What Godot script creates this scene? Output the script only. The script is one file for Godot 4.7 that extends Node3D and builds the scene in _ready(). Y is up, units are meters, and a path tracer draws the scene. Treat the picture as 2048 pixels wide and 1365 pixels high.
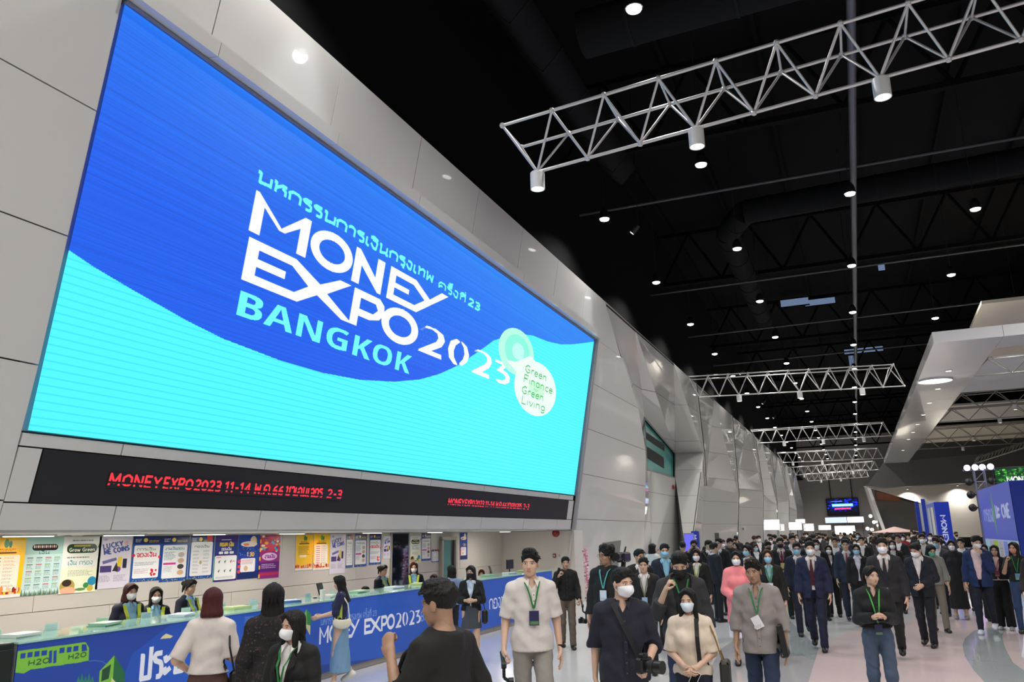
extends Node3D
# A hall with a huge leaning video screen, a service counter under it and a crowd on a polished floor.

const W := 2048.0
const HH := 1365.0
const F := 1593.0            # focal length in pixels of a 28 mm lens
const CAM := Vector3(0, 1.94, 0)
const EXPO := 1.0

var c_right: Vector3
var c_up: Vector3
var c_fwd: Vector3
var taken := {}
var mats := {}
var meshes := {}
var rng := RandomNumberGenerator.new()

# ------------------------------------------------------------------ pixels to places
func ray(x: float, y: float) -> Vector3:
	return c_right * (x - W / 2) + c_up * (HH / 2 - y) + c_fwd * F
func on_x(x: float, y: float, at: float) -> Vector3:
	var d := ray(x, y)
	return CAM + d * ((at - CAM.x) / d.x)
func on_y(x: float, y: float, at: float) -> Vector3:
	var d := ray(x, y)
	return CAM + d * ((at - CAM.y) / d.y)
func on_z(x: float, y: float, at: float) -> Vector3:
	var d := ray(x, y)
	return CAM + d * ((at - CAM.z) / d.z)
func at_depth(x: float, y: float, depth: float) -> Vector3:
	return CAM + ray(x, y) * (depth / F)

# ------------------------------------------------------------------ mesh builder
class MB:
	var v := PackedVector3Array()
	var n := PackedVector3Array()
	var uv := PackedVector2Array()
	var c := PackedColorArray()
	var i := PackedInt32Array()
	var tint := Color.WHITE
	func vert(p: Vector3, nn: Vector3, t := Vector2.ZERO) -> int:
		v.append(p); n.append(nn); uv.append(t); c.append(tint)
		return v.size() - 1
	func tri(a: Vector3, b: Vector3, d: Vector3) -> void:
		var nn := (d - a).cross(b - a).normalized()
		var k := vert(a, nn); vert(b, nn); vert(d, nn)
		i.append_array([k, k + 1, k + 2])
	# a b c d clockwise seen from the front; uv: a (0,0) top left, b (1,0), c (1,1), d (0,1)
	func quad(a: Vector3, b: Vector3, cc: Vector3, d: Vector3, u0 := Vector2(0, 0), u1 := Vector2(1, 1)) -> void:
		var nn := (cc - a).cross(b - a)
		if nn.length_squared() < 1e-14: nn = (d - a).cross(cc - a)
		nn = nn.normalized()
		var k := vert(a, nn, u0); vert(b, nn, Vector2(u1.x, u0.y)); vert(cc, nn, u1); vert(d, nn, Vector2(u0.x, u1.y))
		i.append_array([k, k + 1, k + 2, k, k + 2, k + 3])
	func box(at: Vector3, size: Vector3, b := Basis()) -> void:
		var x := b.x * size.x / 2; var y := b.y * size.y / 2; var z := b.z * size.z / 2
		quad(at - x + y + z, at + x + y + z, at + x - y + z, at - x - y + z)
		quad(at + x + y - z, at - x + y - z, at - x - y - z, at + x - y - z)
		quad(at + x + y + z, at + x + y - z, at + x - y - z, at + x - y + z)
		quad(at - x + y - z, at - x + y + z, at - x - y + z, at - x - y - z)
		quad(at - x + y - z, at + x + y - z, at + x + y + z, at - x + y + z)
		quad(at - x - y + z, at + x - y + z, at + x - y - z, at - x - y - z)
	# a box with chamfered vertical and horizontal edges
	func cbox(at: Vector3, size: Vector3, ch: float, b := Basis()) -> void:
		var h := size / 2
		var g := h - Vector3(ch, ch, ch)
		for ax in 3:
			var a1 := (ax + 1) % 3; var a2 := (ax + 2) % 3
			for s in [-1.0, 1.0]:
				var q := []
				for e in [[-1.0, -1.0], [1.0, -1.0], [1.0, 1.0], [-1.0, 1.0]]:
					var p := Vector3.ZERO
					p[ax] = s * h[ax]; p[a1] = e[0] * g[a1]; p[a2] = e[1] * g[a2]
					q.append(at + b * p)
				if s > 0: q.reverse()
				quad(q[0], q[1], q[2], q[3])
			for s1 in [-1.0, 1.0]:
				for s2 in [-1.0, 1.0]:
					var q := []
					for e in [[-1.0, 0], [1.0, 0], [1.0, 1], [-1.0, 1]]:
						var p := Vector3.ZERO
						p[ax] = e[0] * g[ax]
						p[a1] = s1 * (h[a1] if e[1] == 0 else g[a1])
						p[a2] = s2 * (g[a2] if e[1] == 0 else h[a2])
						q.append(at + b * p)
					if s1 * s2 > 0: q.reverse()
					var nn: Vector3 = (q[2] - q[0]).cross(q[1] - q[0])
					var out := Vector3.ZERO
					out[a1] = s1; out[a2] = s2
					if nn.dot(b * out) < 0: q.reverse()
					quad(q[0], q[1], q[2], q[3])
	# a prism over a flat outline; pts run round the outline, thick is how far it goes
	func slab(pts: Array, thick: Vector3) -> void:
		var nn := Vector3.ZERO
		for k in range(1, pts.size() - 1):
			nn += (pts[k + 1] - pts[0]).cross(pts[k] - pts[0])
		var p: Array = pts.duplicate()
		if nn.dot(thick) > 0: p.reverse()
		var flat := PackedVector2Array()
		var fx: Vector3 = (p[1] - p[0]).normalized()
		var fn := nn.normalized()
		var fy := fn.cross(fx)
		for q in p: flat.append(Vector2((q - p[0]).dot(fx), (q - p[0]).dot(fy)))
		var t := Geometry2D.triangulate_polygon(flat)
		for k in range(0, t.size(), 3):
			var a: Vector3 = p[t[k]]; var b: Vector3 = p[t[k + 1]]; var cc: Vector3 = p[t[k + 2]]
			if (cc - a).cross(b - a).dot(thick) > 0: 
				var sw := b; b = cc; cc = sw
			tri(a, b, cc)
			tri(a + thick, cc + thick, b + thick)
		for k in p.size():
			var a: Vector3 = p[k]; var b: Vector3 = p[(k + 1) % p.size()]
			quad(b, a, a + thick, b + thick)
	func tube(a: Vector3, b: Vector3, ra: float, rb := -1.0, sides := 8, caps := true) -> void:
		if rb < 0: rb = ra
		var d := (b - a).normalized()
		var x := d.cross(Vector3.UP if absf(d.y) < 0.9 else Vector3.RIGHT).normalized()
		var y := d.cross(x)
		var k0 := v.size()
		for s in sides + 1:
			var an := TAU * s / sides
			var o := x * cos(an) + y * sin(an)
			vert(a + o * ra, o, Vector2(float(s) / sides, 0)); vert(b + o * rb, o, Vector2(float(s) / sides, 1))
		for s in sides:
			var k := k0 + s * 2
			i.append_array([k, k + 1, k + 3, k, k + 3, k + 2])
		if caps:
			for e in 2:
				var at := a if e == 0 else b
				var nn := -d if e == 0 else d
				var r := ra if e == 0 else rb
				if r < 0.0005: continue
				var kc := vert(at, nn)
				for s in sides + 1:
					var an := TAU * s / sides
					vert(at + (x * cos(an) + y * sin(an)) * r, nn)
				for s in sides:
					if e == 0: i.append_array([kc, kc + 1 + s, kc + 2 + s])
					else: i.append_array([kc, kc + 2 + s, kc + 1 + s])
	func path(pts: Array, r: float, sides := 6) -> void:
		for k in pts.size() - 1: tube(pts[k], pts[k + 1], r, r, sides)
	# a turned shape: profile of (radius, height) from the top down
	func lathe(prof: Array, xf: Transform3D, sides := 16) -> void:
		for k in prof.size() - 1:
			var p: Vector2 = prof[k]; var q: Vector2 = prof[k + 1]
			var k0 := v.size()
			var sl := Vector2(p.y - q.y, q.x - p.x).normalized()
			for s in sides + 1:
				var an := TAU * s / sides
				var o := Vector3(cos(an), 0, sin(an))
				var nn := (xf.basis * (o * sl.x + Vector3.UP * sl.y)).normalized()
				vert(xf * (o * p.x + Vector3.UP * p.y), nn); vert(xf * (o * q.x + Vector3.UP * q.y), nn)
			for s in sides:
				var m := k0 + s * 2
				i.append_array([m, m + 3, m + 2, m, m + 1, m + 3])
	func ribbon(pts: Array, side: Array, w: float, th: Vector3) -> void:
		for k in pts.size() - 1:
			var a: Vector3 = pts[k] - side[k] * w / 2; var b: Vector3 = pts[k] + side[k] * w / 2
			var cc: Vector3 = pts[k + 1] + side[k + 1] * w / 2; var d: Vector3 = pts[k + 1] - side[k + 1] * w / 2
			slab([a, b, cc, d], th)
	func add(o: MB, xf: Transform3D) -> void:
		var k := v.size()
		var flip := xf.basis.determinant() < 0
		var nb := xf.basis.inverse().transposed()
		for q in o.v.size():
			v.append(xf * o.v[q]); n.append((nb * o.n[q]).normalized())
		uv.append_array(o.uv)
		for q in o.c: c.append(q * tint)
		for q in range(0, o.i.size(), 3):
			if flip: i.append_array([o.i[q] + k, o.i[q + 2] + k, o.i[q + 1] + k])
			else: i.append_array([o.i[q] + k, o.i[q + 1] + k, o.i[q + 2] + k])
	func mesh(colored := false) -> ArrayMesh:
		var m := ArrayMesh.new()
		if v.is_empty(): return m
		var a := []
		a.resize(Mesh.ARRAY_MAX)
		a[Mesh.ARRAY_VERTEX] = v; a[Mesh.ARRAY_NORMAL] = n; a[Mesh.ARRAY_TEX_UV] = uv
		if colored: a[Mesh.ARRAY_COLOR] = c
		a[Mesh.ARRAY_INDEX] = i
		m.add_surface_from_arrays(Mesh.PRIMITIVE_TRIANGLES, a)
		return m

# ------------------------------------------------------------------ nodes
func numbered(called: String) -> String:
	var k: int = taken.get(called, 0)
	taken[called] = k + 1
	return called if k == 0 else "%s_%03d" % [called, k]
func tag(o: Node, label: String, category: String, group := "") -> void:
	o.set_meta("label", label); o.set_meta("category", category)
	if group != "": o.set_meta("group", group)
func thing(called: String, label: String, category: String, at := Vector3.ZERO, turn := 0.0, group := "") -> Node3D:
	var o := Node3D.new()
	o.name = numbered(called)
	add_child(o)
	o.position = at; o.rotation.y = turn
	tag(o, label, category, group)
	return o
func put(called: String, shape, m: Material, parent: Node = null, label := "") -> MeshInstance3D:
	var o := MeshInstance3D.new()
	o.mesh = shape.mesh(m.vertex_color_use_as_albedo) if shape is MB else shape
	o.material_override = m
	if parent == null:
		o.name = numbered(called); add_child(o)
	else:
		o.name = called; parent.add_child(o, true)
	if label != "": o.set_meta("label", label)
	return o
func one(called: String, shape, m: Material, label: String, category: String, group := "") -> MeshInstance3D:
	var o := put(called, shape, m)
	tag(o, label, category, group)
	return o
func struct(called: String, shape, m: Material, label := "") -> MeshInstance3D:
	var o := put(called, shape, m)
	o.set_meta("kind", "structure")
	if label != "": o.set_meta("label", label)
	return o
func frame_node(called: String, label := "") -> Node3D:
	var o := Node3D.new()
	o.name = numbered(called); add_child(o)
	o.set_meta("kind", "structure")
	if label != "": o.set_meta("label", label)
	return o

# ------------------------------------------------------------------ materials
func mat(c: Color, rough := 0.6, metal := 0.0) -> StandardMaterial3D:
	var key := "%s %.2f %.2f" % [c.to_html(), rough, metal]
	if mats.has(key): return mats[key]
	var m := StandardMaterial3D.new()
	m.albedo_color = c; m.roughness = rough; m.metallic = metal
	mats[key] = m
	return m
func glow(c: Color, e: float) -> StandardMaterial3D:
	var key := "glow %s %.2f" % [c.to_html(), e]
	if mats.has(key): return mats[key]
	var m := StandardMaterial3D.new()
	m.albedo_color = Color(0.1, 0.1, 0.1); m.emission_enabled = true; m.emission = c; m.emission_energy_multiplier = e
	m.emission_operator = BaseMaterial3D.EMISSION_OP_MULTIPLY
	mats[key] = m
	return m
func black(v: float, b: float) -> StandardMaterial3D:    # matt black paint
	var m := mat(Color(v, v, b), 0.95)
	m.metallic_specular = 0.2
	return m
func hair_mat(c: Color) -> StandardMaterial3D:
	var key := "hair %s" % c.to_html()
	if mats.has(key): return mats[key]
	var m := StandardMaterial3D.new()
	m.albedo_color = c; m.roughness = 0.62; m.metallic_specular = 0.4
	m.heightmap_enabled = true; m.heightmap_texture = noise_tex(0.05, 128, 3, 8) if not mats.has("hair bump") else mats["hair bump"].heightmap_texture; m.heightmap_scale = 0.5
	m.uv1_triplanar = true; m.uv1_scale = Vector3(16, 1.6, 16)
	if not mats.has("hair bump"): mats["hair bump"] = m
	mats[key] = m
	return m
var cloth_bump: NoiseTexture2D
func noise_tex(freq: float, size := 256, octaves := 3, sd := 1) -> NoiseTexture2D:
	var nz := FastNoiseLite.new()
	nz.seed = sd; nz.frequency = freq; nz.fractal_octaves = octaves
	var t := NoiseTexture2D.new()
	t.width = size; t.height = size; t.seamless = true; t.noise = nz
	return t
func cloth(c: Color, rough := 0.85) -> StandardMaterial3D:
	var key := "cloth %s %.2f" % [c.to_html(), rough]
	if mats.has(key): return mats[key]
	if cloth_bump == null: cloth_bump = noise_tex(0.012, 256, 3, 5)
	var m := StandardMaterial3D.new()
	m.albedo_color = c; m.roughness = rough
	m.heightmap_enabled = true; m.heightmap_texture = cloth_bump; m.heightmap_scale = 0.7
	m.uv1_triplanar = true; m.uv1_scale = Vector3(3.0, 1.4, 3.0)
	mats[key] = m
	return m
func pic(img: Image, e := 0.0, rough := 0.5) -> StandardMaterial3D:
	var m := StandardMaterial3D.new()
	var t := ImageTexture.create_from_image(img)
	m.roughness = rough
	m.texture_repeat = false
	if e > 0:
		m.albedo_color = Color(0.02, 0.02, 0.02)
		m.emission_enabled = true; m.emission = Color.WHITE; m.emission_texture = t
		m.emission_operator = BaseMaterial3D.EMISSION_OP_MULTIPLY; m.emission_energy_multiplier = e
	else:
		m.albedo_texture = t
	return m

const SCREEN_E := 6.0
const DOWN_E := 19.0
const CAN_E := 5.0
const WASH_E := 4.5
const STAGE_E := 9.0
func _ready() -> void:
	# camera
	var yaw := deg_to_rad(-22.62); var pit := deg_to_rad(13.75); var rol := deg_to_rad(-1.2)
	c_fwd = Vector3(sin(yaw) * cos(pit), sin(pit), -cos(yaw) * cos(pit))
	var r0 := c_fwd.cross(Vector3.UP).normalized()
	var u0 := r0.cross(c_fwd)
	c_right = r0 * cos(rol) + u0 * sin(rol)
	c_up = u0 * cos(rol) - r0 * sin(rol)
	var cam := Camera3D.new()
	cam.name = "camera"
	cam.fov = rad_to_deg(2.0 * atan(HH / 2 / F))
	cam.near = 0.05; cam.far = 400.0
	add_child(cam)
	cam.transform = Transform3D(Basis(c_right, c_up, -c_fwd), CAM)
	cam.current = true
	# the hall is closed: only a black outside
	var we := WorldEnvironment.new()
	we.name = "environment"
	var e := Environment.new()
	e.background_mode = Environment.BG_COLOR; e.background_color = Color(0, 0, 0)
	e.tonemap_mode = Environment.TONE_MAPPER_LINEAR; e.tonemap_exposure = EXPO
	e.sdfgi_enabled = true; e.ssao_enabled = true; e.ssil_enabled = true
	we.environment = e
	add_child(we)
	rng.seed = 12
	var t0 := Time.get_ticks_msec()
	build_floor()
	build_left_wall()
	build_folds()
	build_roof()
	build_niche()
	build_far_end()
	build_bulkhead()
	build_screen()
	build_ticker()
	build_counter()
	build_trusses()
	build_downlights()
	build_washers()
	build_booths()
	build_posters()
	print("hall ", Time.get_ticks_msec() - t0)
	build_people()
	print("people ", Time.get_ticks_msec() - t0)

# ------------------------------------------------------------------ flat print: polygons and lettering drawn into pictures
func hex(s: String) -> Color: return Color.html(s)
var sharp := false
func fill_poly(img: Image, rings: Array, c: Color) -> void:
	var lo := 1e9; var hi := -1e9
	for r in rings:
		for p in r:
			lo = minf(lo, p.y); hi = maxf(hi, p.y)
	var w := img.get_width()
	for y in range(maxi(0, int(lo)), mini(img.get_height() - 1, int(hi) + 1) + 1):
		var sy := y + 0.5
		var xs := PackedFloat32Array()
		for r in rings:
			var k: int = r.size()
			for q in k:
				var a: Vector2 = r[q]; var b: Vector2 = r[(q + 1) % k]
				if (a.y <= sy) != (b.y <= sy):
					xs.append(a.x + (sy - a.y) / (b.y - a.y) * (b.x - a.x))
		xs.sort()
		for q in range(0, xs.size() - 1, 2):
			var x0 := maxf(0.0, xs[q]); var x1 := minf(w, xs[q + 1])
			if x1 <= x0: continue
			if sharp:
				var s0 := int(round(x0 - 0.15)); var s1 := int(round(x1 + 0.15))
				if s1 > s0: img.fill_rect(Rect2i(s0, y, s1 - s0, 1), c)
				continue
			var i0 := int(ceil(x0)); var i1 := int(floor(x1))
			if i1 > i0: img.fill_rect(Rect2i(i0, y, i1 - i0, 1), c)
			if i0 - x0 > 0.05 and i0 >= 1 and i0 - 1 < w: img.set_pixel(i0 - 1, y, img.get_pixel(i0 - 1, y).lerp(c, minf(1.0, i0 - x0)))
			if x1 - i1 > 0.05 and i1 < w and i1 >= i0: img.set_pixel(i1, y, img.get_pixel(i1, y).lerp(c, x1 - i1))
func rect(img: Image, x: float, y: float, w: float, h: float, c: Color) -> void:
	img.fill_rect(Rect2i(roundi(x), roundi(y), maxi(1, roundi(w)), maxi(1, roundi(h))), c)
func oval(cx: float, cy: float, rx: float, ry: float, n := 40) -> Array:
	var o := []
	for k in n: o.append(Vector2(cx + cos(TAU * k / n) * rx, cy + sin(TAU * k / n) * ry))
	return o
func rrect(x: float, y: float, w: float, h: float, r: float) -> Array:
	var o := []
	for q in [[x + w - r, y + r, -90], [x + w - r, y + h - r, 0], [x + r, y + h - r, 90], [x + r, y + r, 180]]:
		for k in 5:
			var a := deg_to_rad(q[2] + 22.5 * k)
			o.append(Vector2(q[0] + cos(a) * r, q[1] + sin(a) * r))
	return o
func stroke(img: Image, pts: Array, wd: float, c: Color) -> void:
	for k in pts.size():
		if k + 1 < pts.size():
			var d: Vector2 = (pts[k + 1] - pts[k])
			if d.length() > 0.01:
				var s := Vector2(-d.y, d.x).normalized() * wd / 2
				fill_poly(img, [[pts[k] + s, pts[k + 1] + s, pts[k + 1] - s, pts[k] - s]], c)
		if k > 0 and k + 1 < pts.size() and wd > 2.5: fill_poly(img, [oval(pts[k].x, pts[k].y, wd / 2, wd / 2, 10)], c)

# Thai letters as strokes: width, then lines in a box one letter high
const THAI := {
	"ม": [0.85, [[0, 1, 0.15, 1, 0.15, 0.05, 0.7, 0.2], [0.7, 1, 0.7, 0]]],
	"ห": [0.85, [[0, 1, 0.12, 1, 0.12, 0], [0.12, 0.45, 0.45, 0.95, 0.7, 0.95], [0.45, 0.7, 0.66, 0.5, 0.66, 0]]],
	"ก": [0.8, [[0.05, 0, 0.05, 0.55, 0.0, 0.72, 0.2, 0.98, 0.5, 0.98, 0.65, 0.75, 0.65, 0]]],
	"ร": [0.66, [[0.5, 1, 0.12, 1, 0.03, 0.85, 0.12, 0.7, 0.42, 0.6, 0.5, 0.45, 0.5, 0.1, 0.4, 0.0, 0.2, 0.0]]],
	"า": [0.62, [[0, 0.8, 0.12, 1, 0.32, 1, 0.45, 0.8, 0.45, 0]]],
	"เ": [0.4, [[0.06, 1, 0.06, 0.12, 0.15, 0, 0.28, 0]]],
	"ง": [0.66, [[0.1, 0.98, 0.35, 0.98, 0.47, 0.8, 0.42, 0.02, 0.22, 0.02, 0, 0.5]]],
	"น": [0.85, [[0, 1, 0.12, 1, 0.12, 0.02, 0.6, 0.3], [0.6, 1, 0.6, 0.05, 0.74, 0.02]]],
	"ท": [0.8, [[0, 1, 0.12, 1, 0.12, 0], [0.12, 0.65, 0.45, 1, 0.62, 0.85, 0.62, 0]]],
	"พ": [0.85, [[0, 1, 0.1, 1, 0.12, 0.02, 0.37, 0.7, 0.62, 0.02, 0.66, 1]]],
	"ค": [0.8, [[0.05, 0, 0.0, 0.7, 0.15, 0.98, 0.5, 0.98, 0.65, 0.75, 0.65, 0], [0.04, 0.15, 0.22, 0.5, 0.36, 0.4]]],
	"ป": [0.82, [[0, 1, 0.14, 1, 0.14, 0.04, 0.62, 0.04, 0.62, 1.35]]],
	"ช": [0.85, [[0, 0.85, 0.12, 1, 0.22, 0.85, 0.14, 0.04, 0.6, 0.04, 0.6, 0.7, 0.5, 0.85, 0.75, 1.05]]],
	"อ": [0.8, [[0.25, 0.55, 0.05, 0.6, 0.1, 0.92, 0.35, 1, 0.62, 0.85, 0.62, 0.1, 0.5, 0.02, 0.05, 0.02, 0.05, 0.4]]],
	"ล": [0.8, [[0.02, 0, 0.0, 0.4, 0.2, 0.5, 0.3, 0.2], [0.0, 0.75, 0.3, 1, 0.62, 0.8, 0.62, 0]]],
	"จ": [0.72, [[0.15, 0.5, 0.3, 0.45, 0.3, 0.02, 0.52, 0.05, 0.58, 0.75, 0.4, 1, 0.02, 0.85]]],
	"ะ": [0.6, [[0.02, 0.85, 0.1, 0.62, 0.42, 0.8], [0.02, 0.35, 0.1, 0.1, 0.42, 0.28]]],
	"ุ": [0.0, [[-0.32, -0.15, -0.2, -0.15, -0.2, -0.42]]],
	"ิ": [0.0, [[-0.72, 1.18, -0.5, 1.38, -0.2, 1.18, -0.72, 1.18]]],
	"ี": [0.0, [[-0.72, 1.18, -0.5, 1.38, -0.2, 1.18, -0.72, 1.18], [-0.2, 1.18, -0.2, 1.48]]],
	"ั": [0.0, [[-0.6, 1.4, -0.5, 1.18, -0.15, 1.38]]],
	"้": [0.0, [[-0.5, 1.72, -0.42, 1.55, -0.15, 1.75]]],
	"่": [0.0, [[-0.25, 1.55, -0.25, 1.8]]],
	"์": [0.0, [[-0.5, 1.2, -0.35, 1.4, -0.2, 1.25]]],
	".": [0.3, [[0.08, 0.0, 0.08, 0.1]]],
	"-": [0.5, [[0.05, 0.45, 0.38, 0.45]]],
	" ": [0.45, []],
	"0": [0.75, [[0.3, 1, 0.05, 0.75, 0.05, 0.25, 0.3, 0, 0.55, 0.25, 0.55, 0.75, 0.3, 1]]],
	"1": [0.5, [[0.02, 0.8, 0.25, 1, 0.25, 0]]],
	"2": [0.72, [[0.03, 0.85, 0.2, 1, 0.45, 0.95, 0.52, 0.7, 0.03, 0.02, 0.58, 0.02]]],
	"3": [0.72, [[0.03, 0.95, 0.4, 1, 0.52, 0.78, 0.4, 0.55, 0.2, 0.53, 0.42, 0.5, 0.55, 0.25, 0.4, 0.02, 0.03, 0.05]]],
	"4": [0.75, [[0.45, 0, 0.45, 1, 0.03, 0.3, 0.62, 0.3]]],
	"6": [0.72, [[0.5, 0.98, 0.2, 0.8, 0.05, 0.35, 0.15, 0.03, 0.45, 0.03, 0.55, 0.3, 0.4, 0.52, 0.08, 0.42]]],
	"M": [1.0, [[0.05, 0, 0.1, 1, 0.42, 0.25, 0.75, 1, 0.8, 0]]], "O": [0.95, [[0.4, 1, 0.08, 0.75, 0.08, 0.25, 0.4, 0, 0.72, 0.25, 0.72, 0.75, 0.4, 1]]],
	"N": [0.85, [[0.05, 0, 0.05, 1, 0.62, 0, 0.62, 1]]], "E": [0.72, [[0.55, 1, 0.05, 1, 0.05, 0, 0.55, 0], [0.05, 0.5, 0.48, 0.5]]], "Y": [0.75, [[0.0, 1, 0.3, 0.45, 0.62, 1], [0.3, 0.45, 0.3, 0]]],
	"X": [0.8, [[0.02, 1, 0.62, 0], [0.62, 1, 0.02, 0]]], "P": [0.75, [[0.05, 0, 0.05, 1, 0.45, 1, 0.58, 0.8, 0.45, 0.5, 0.05, 0.48]]],
	"U": [0.85, [[0.05, 1, 0.05, 0.2, 0.3, 0, 0.55, 0.2, 0.55, 1]]], "C": [0.8, [[0.6, 0.85, 0.35, 1, 0.06, 0.7, 0.06, 0.3, 0.35, 0, 0.6, 0.15]]],
	"K": [0.8, [[0.05, 0, 0.05, 1], [0.58, 1, 0.08, 0.45, 0.6, 0]]], "L": [0.65, [[0.05, 1, 0.05, 0, 0.5, 0]]], "I": [0.35, [[0.1, 1, 0.1, 0]]], "S": [0.75, [[0.55, 0.88, 0.3, 1, 0.06, 0.8, 0.15, 0.58, 0.5, 0.42, 0.58, 0.2, 0.3, 0, 0.03, 0.12]]],
	"B": [0.8, [[0.05, 0, 0.05, 1, 0.45, 1, 0.55, 0.78, 0.42, 0.54, 0.05, 0.53, 0.45, 0.5, 0.6, 0.25, 0.45, 0, 0.05, 0]]], "A": [0.85, [[0.02, 0, 0.35, 1, 0.68, 0], [0.14, 0.35, 0.56, 0.35]]],
	"G": [0.85, [[0.62, 0.85, 0.35, 1, 0.06, 0.7, 0.06, 0.3, 0.35, 0, 0.62, 0.12, 0.62, 0.45, 0.38, 0.45]]], "H": [0.85, [[0.05, 0, 0.05, 1], [0.62, 0, 0.62, 1], [0.05, 0.5, 0.62, 0.5]]],
	"F": [0.7, [[0.05, 0, 0.05, 1, 0.55, 1], [0.05, 0.52, 0.45, 0.52]]], "W": [1.0, [[0.02, 1, 0.22, 0, 0.42, 0.8, 0.62, 0, 0.82, 1]]],
	"r": [0.45, [[0.05, 0, 0.05, 0.66], [0.05, 0.45, 0.15, 0.62, 0.35, 0.64]]], "e": [0.65, [[0.05, 0.36, 0.48, 0.36, 0.45, 0.55, 0.27, 0.66, 0.08, 0.5, 0.06, 0.2, 0.2, 0.02, 0.46, 0.08]]],
	"n": [0.66, [[0.05, 0, 0.05, 0.66], [0.05, 0.5, 0.2, 0.65, 0.4, 0.6, 0.46, 0.4, 0.46, 0]]], "i": [0.25, [[0.06, 0, 0.06, 0.62], [0.06, 0.85, 0.06, 0.93]]], "a": [0.66, [[0.48, 0.66, 0.48, 0], [0.48, 0.5, 0.25, 0.66, 0.06, 0.48, 0.06, 0.18, 0.25, 0, 0.48, 0.16]]],
	"c": [0.58, [[0.46, 0.58, 0.26, 0.66, 0.06, 0.45, 0.06, 0.2, 0.26, 0, 0.46, 0.08]]], "g": [0.66, [[0.48, 0.66, 0.48, -0.15, 0.3, -0.3, 0.08, -0.22], [0.48, 0.5, 0.25, 0.66, 0.06, 0.48, 0.06, 0.2, 0.25, 0.03, 0.48, 0.18]]],
	"v": [0.6, [[0.0, 0.66, 0.24, 0, 0.48, 0.66]]], "f": [0.4, [[0.35, 1, 0.2, 1, 0.12, 0.85, 0.12, 0], [0, 0.64, 0.3, 0.64]]], "o": [0.66, [[0.26, 0.66, 0.06, 0.5, 0.06, 0.16, 0.26, 0, 0.46, 0.16, 0.46, 0.5, 0.26, 0.66]]], "w": [0.85, [[0, 0.66, 0.18, 0, 0.35, 0.55, 0.52, 0, 0.7, 0.66]]],
}
# writes s with its baseline's left end at p; u = step along the line per letter height, dn = step down per letter height
func write(img: Image, s: String, p: Vector2, size: Vector2, wd: float, c: Color, turn := 0.0, fit := 0.0) -> void:
	var total := 0.0
	for ch in s: total += THAI[ch][0] if THAI.has(ch) else 0.5
	var k := size.x
	if fit > 0: k = fit / maxf(0.1, total - 0.15)
	var at := 0.0
	for ch in s:
		if not THAI.has(ch):
			at += 0.5
			continue
		for line in THAI[ch][1]:
			var pts := []
			for q in range(0, line.size(), 2):
				pts.append(p + Vector2((at + line[q]) * k, -line[q + 1] * size.y).rotated(turn))
			stroke(img, pts, wd, c)
		at += THAI[ch][0]

# the fair's wordmark: outlines in units of one letter height, as lines «MONEY» and «EXPO 2023»
const LOGO_MONEY := [
	[[0, 0, 0.0, 1, 0.12, 1, 0.97, 0.42, 1.68, 1, 1.92, 1, 1.92, 0, 1.58, 0, 1.58, 0.66, 1.1, 0.34, 0.9, 0.34, 0.34, 0.7, 0.34, 0]],
	[[-1, 2.86, 0.5, 0.86, 0.52], [-1, 2.86, 0.5, 0.52, 0.3]],
	[[3.78, 0, 3.78, 1, 3.98, 1, 4.8, 0.42, 4.8, 1, 5.16, 1, 5.16, 0, 4.98, 0, 4.12, 0.56, 4.12, 0]],
	[[5.45, 0, 5.45, 1, 6.85, 1, 7.75, 0.62, 8.4, 1.05, 8.85, 1.05, 7.1, 0, 5.45, 0], [5.78, 0.2, 5.78, 0.42, 6.55, 0.42, 6.55, 0.58, 5.78, 0.58, 5.78, 0.8, 6.75, 0.8, 7.45, 0.5, 6.95, 0.2]],
]
const LOGO_EXPO := [
	[[0, 0, 0, 1, 1.5, 1, 2.45, 0.66, 3.15, 1, 3.62, 1, 2.75, 0.5, 3.9, 0, 3.45, 0, 2.4, 0.36, 1.75, 0], [0.35, 0.2, 1.6, 0.2, 2.05, 0.48, 1.4, 0.8, 0.35, 0.8, 0.35, 0.59, 1.25, 0.59, 1.25, 0.41, 0.35, 0.41]],
	[[3.75, 0, 3.75, 1, 4.9, 1, 5.15, 0.85, 5.2, 0.6, 5.0, 0.4, 4.6, 0.3, 4.08, 0.3, 4.08, 0], [4.08, 0.5, 4.08, 0.8, 4.75, 0.8, 4.88, 0.65, 4.7, 0.5]],
	[[-1, 6.05, 0.5, 0.95, 0.52], [-1, 6.05, 0.5, 0.58, 0.3]],
]
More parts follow.
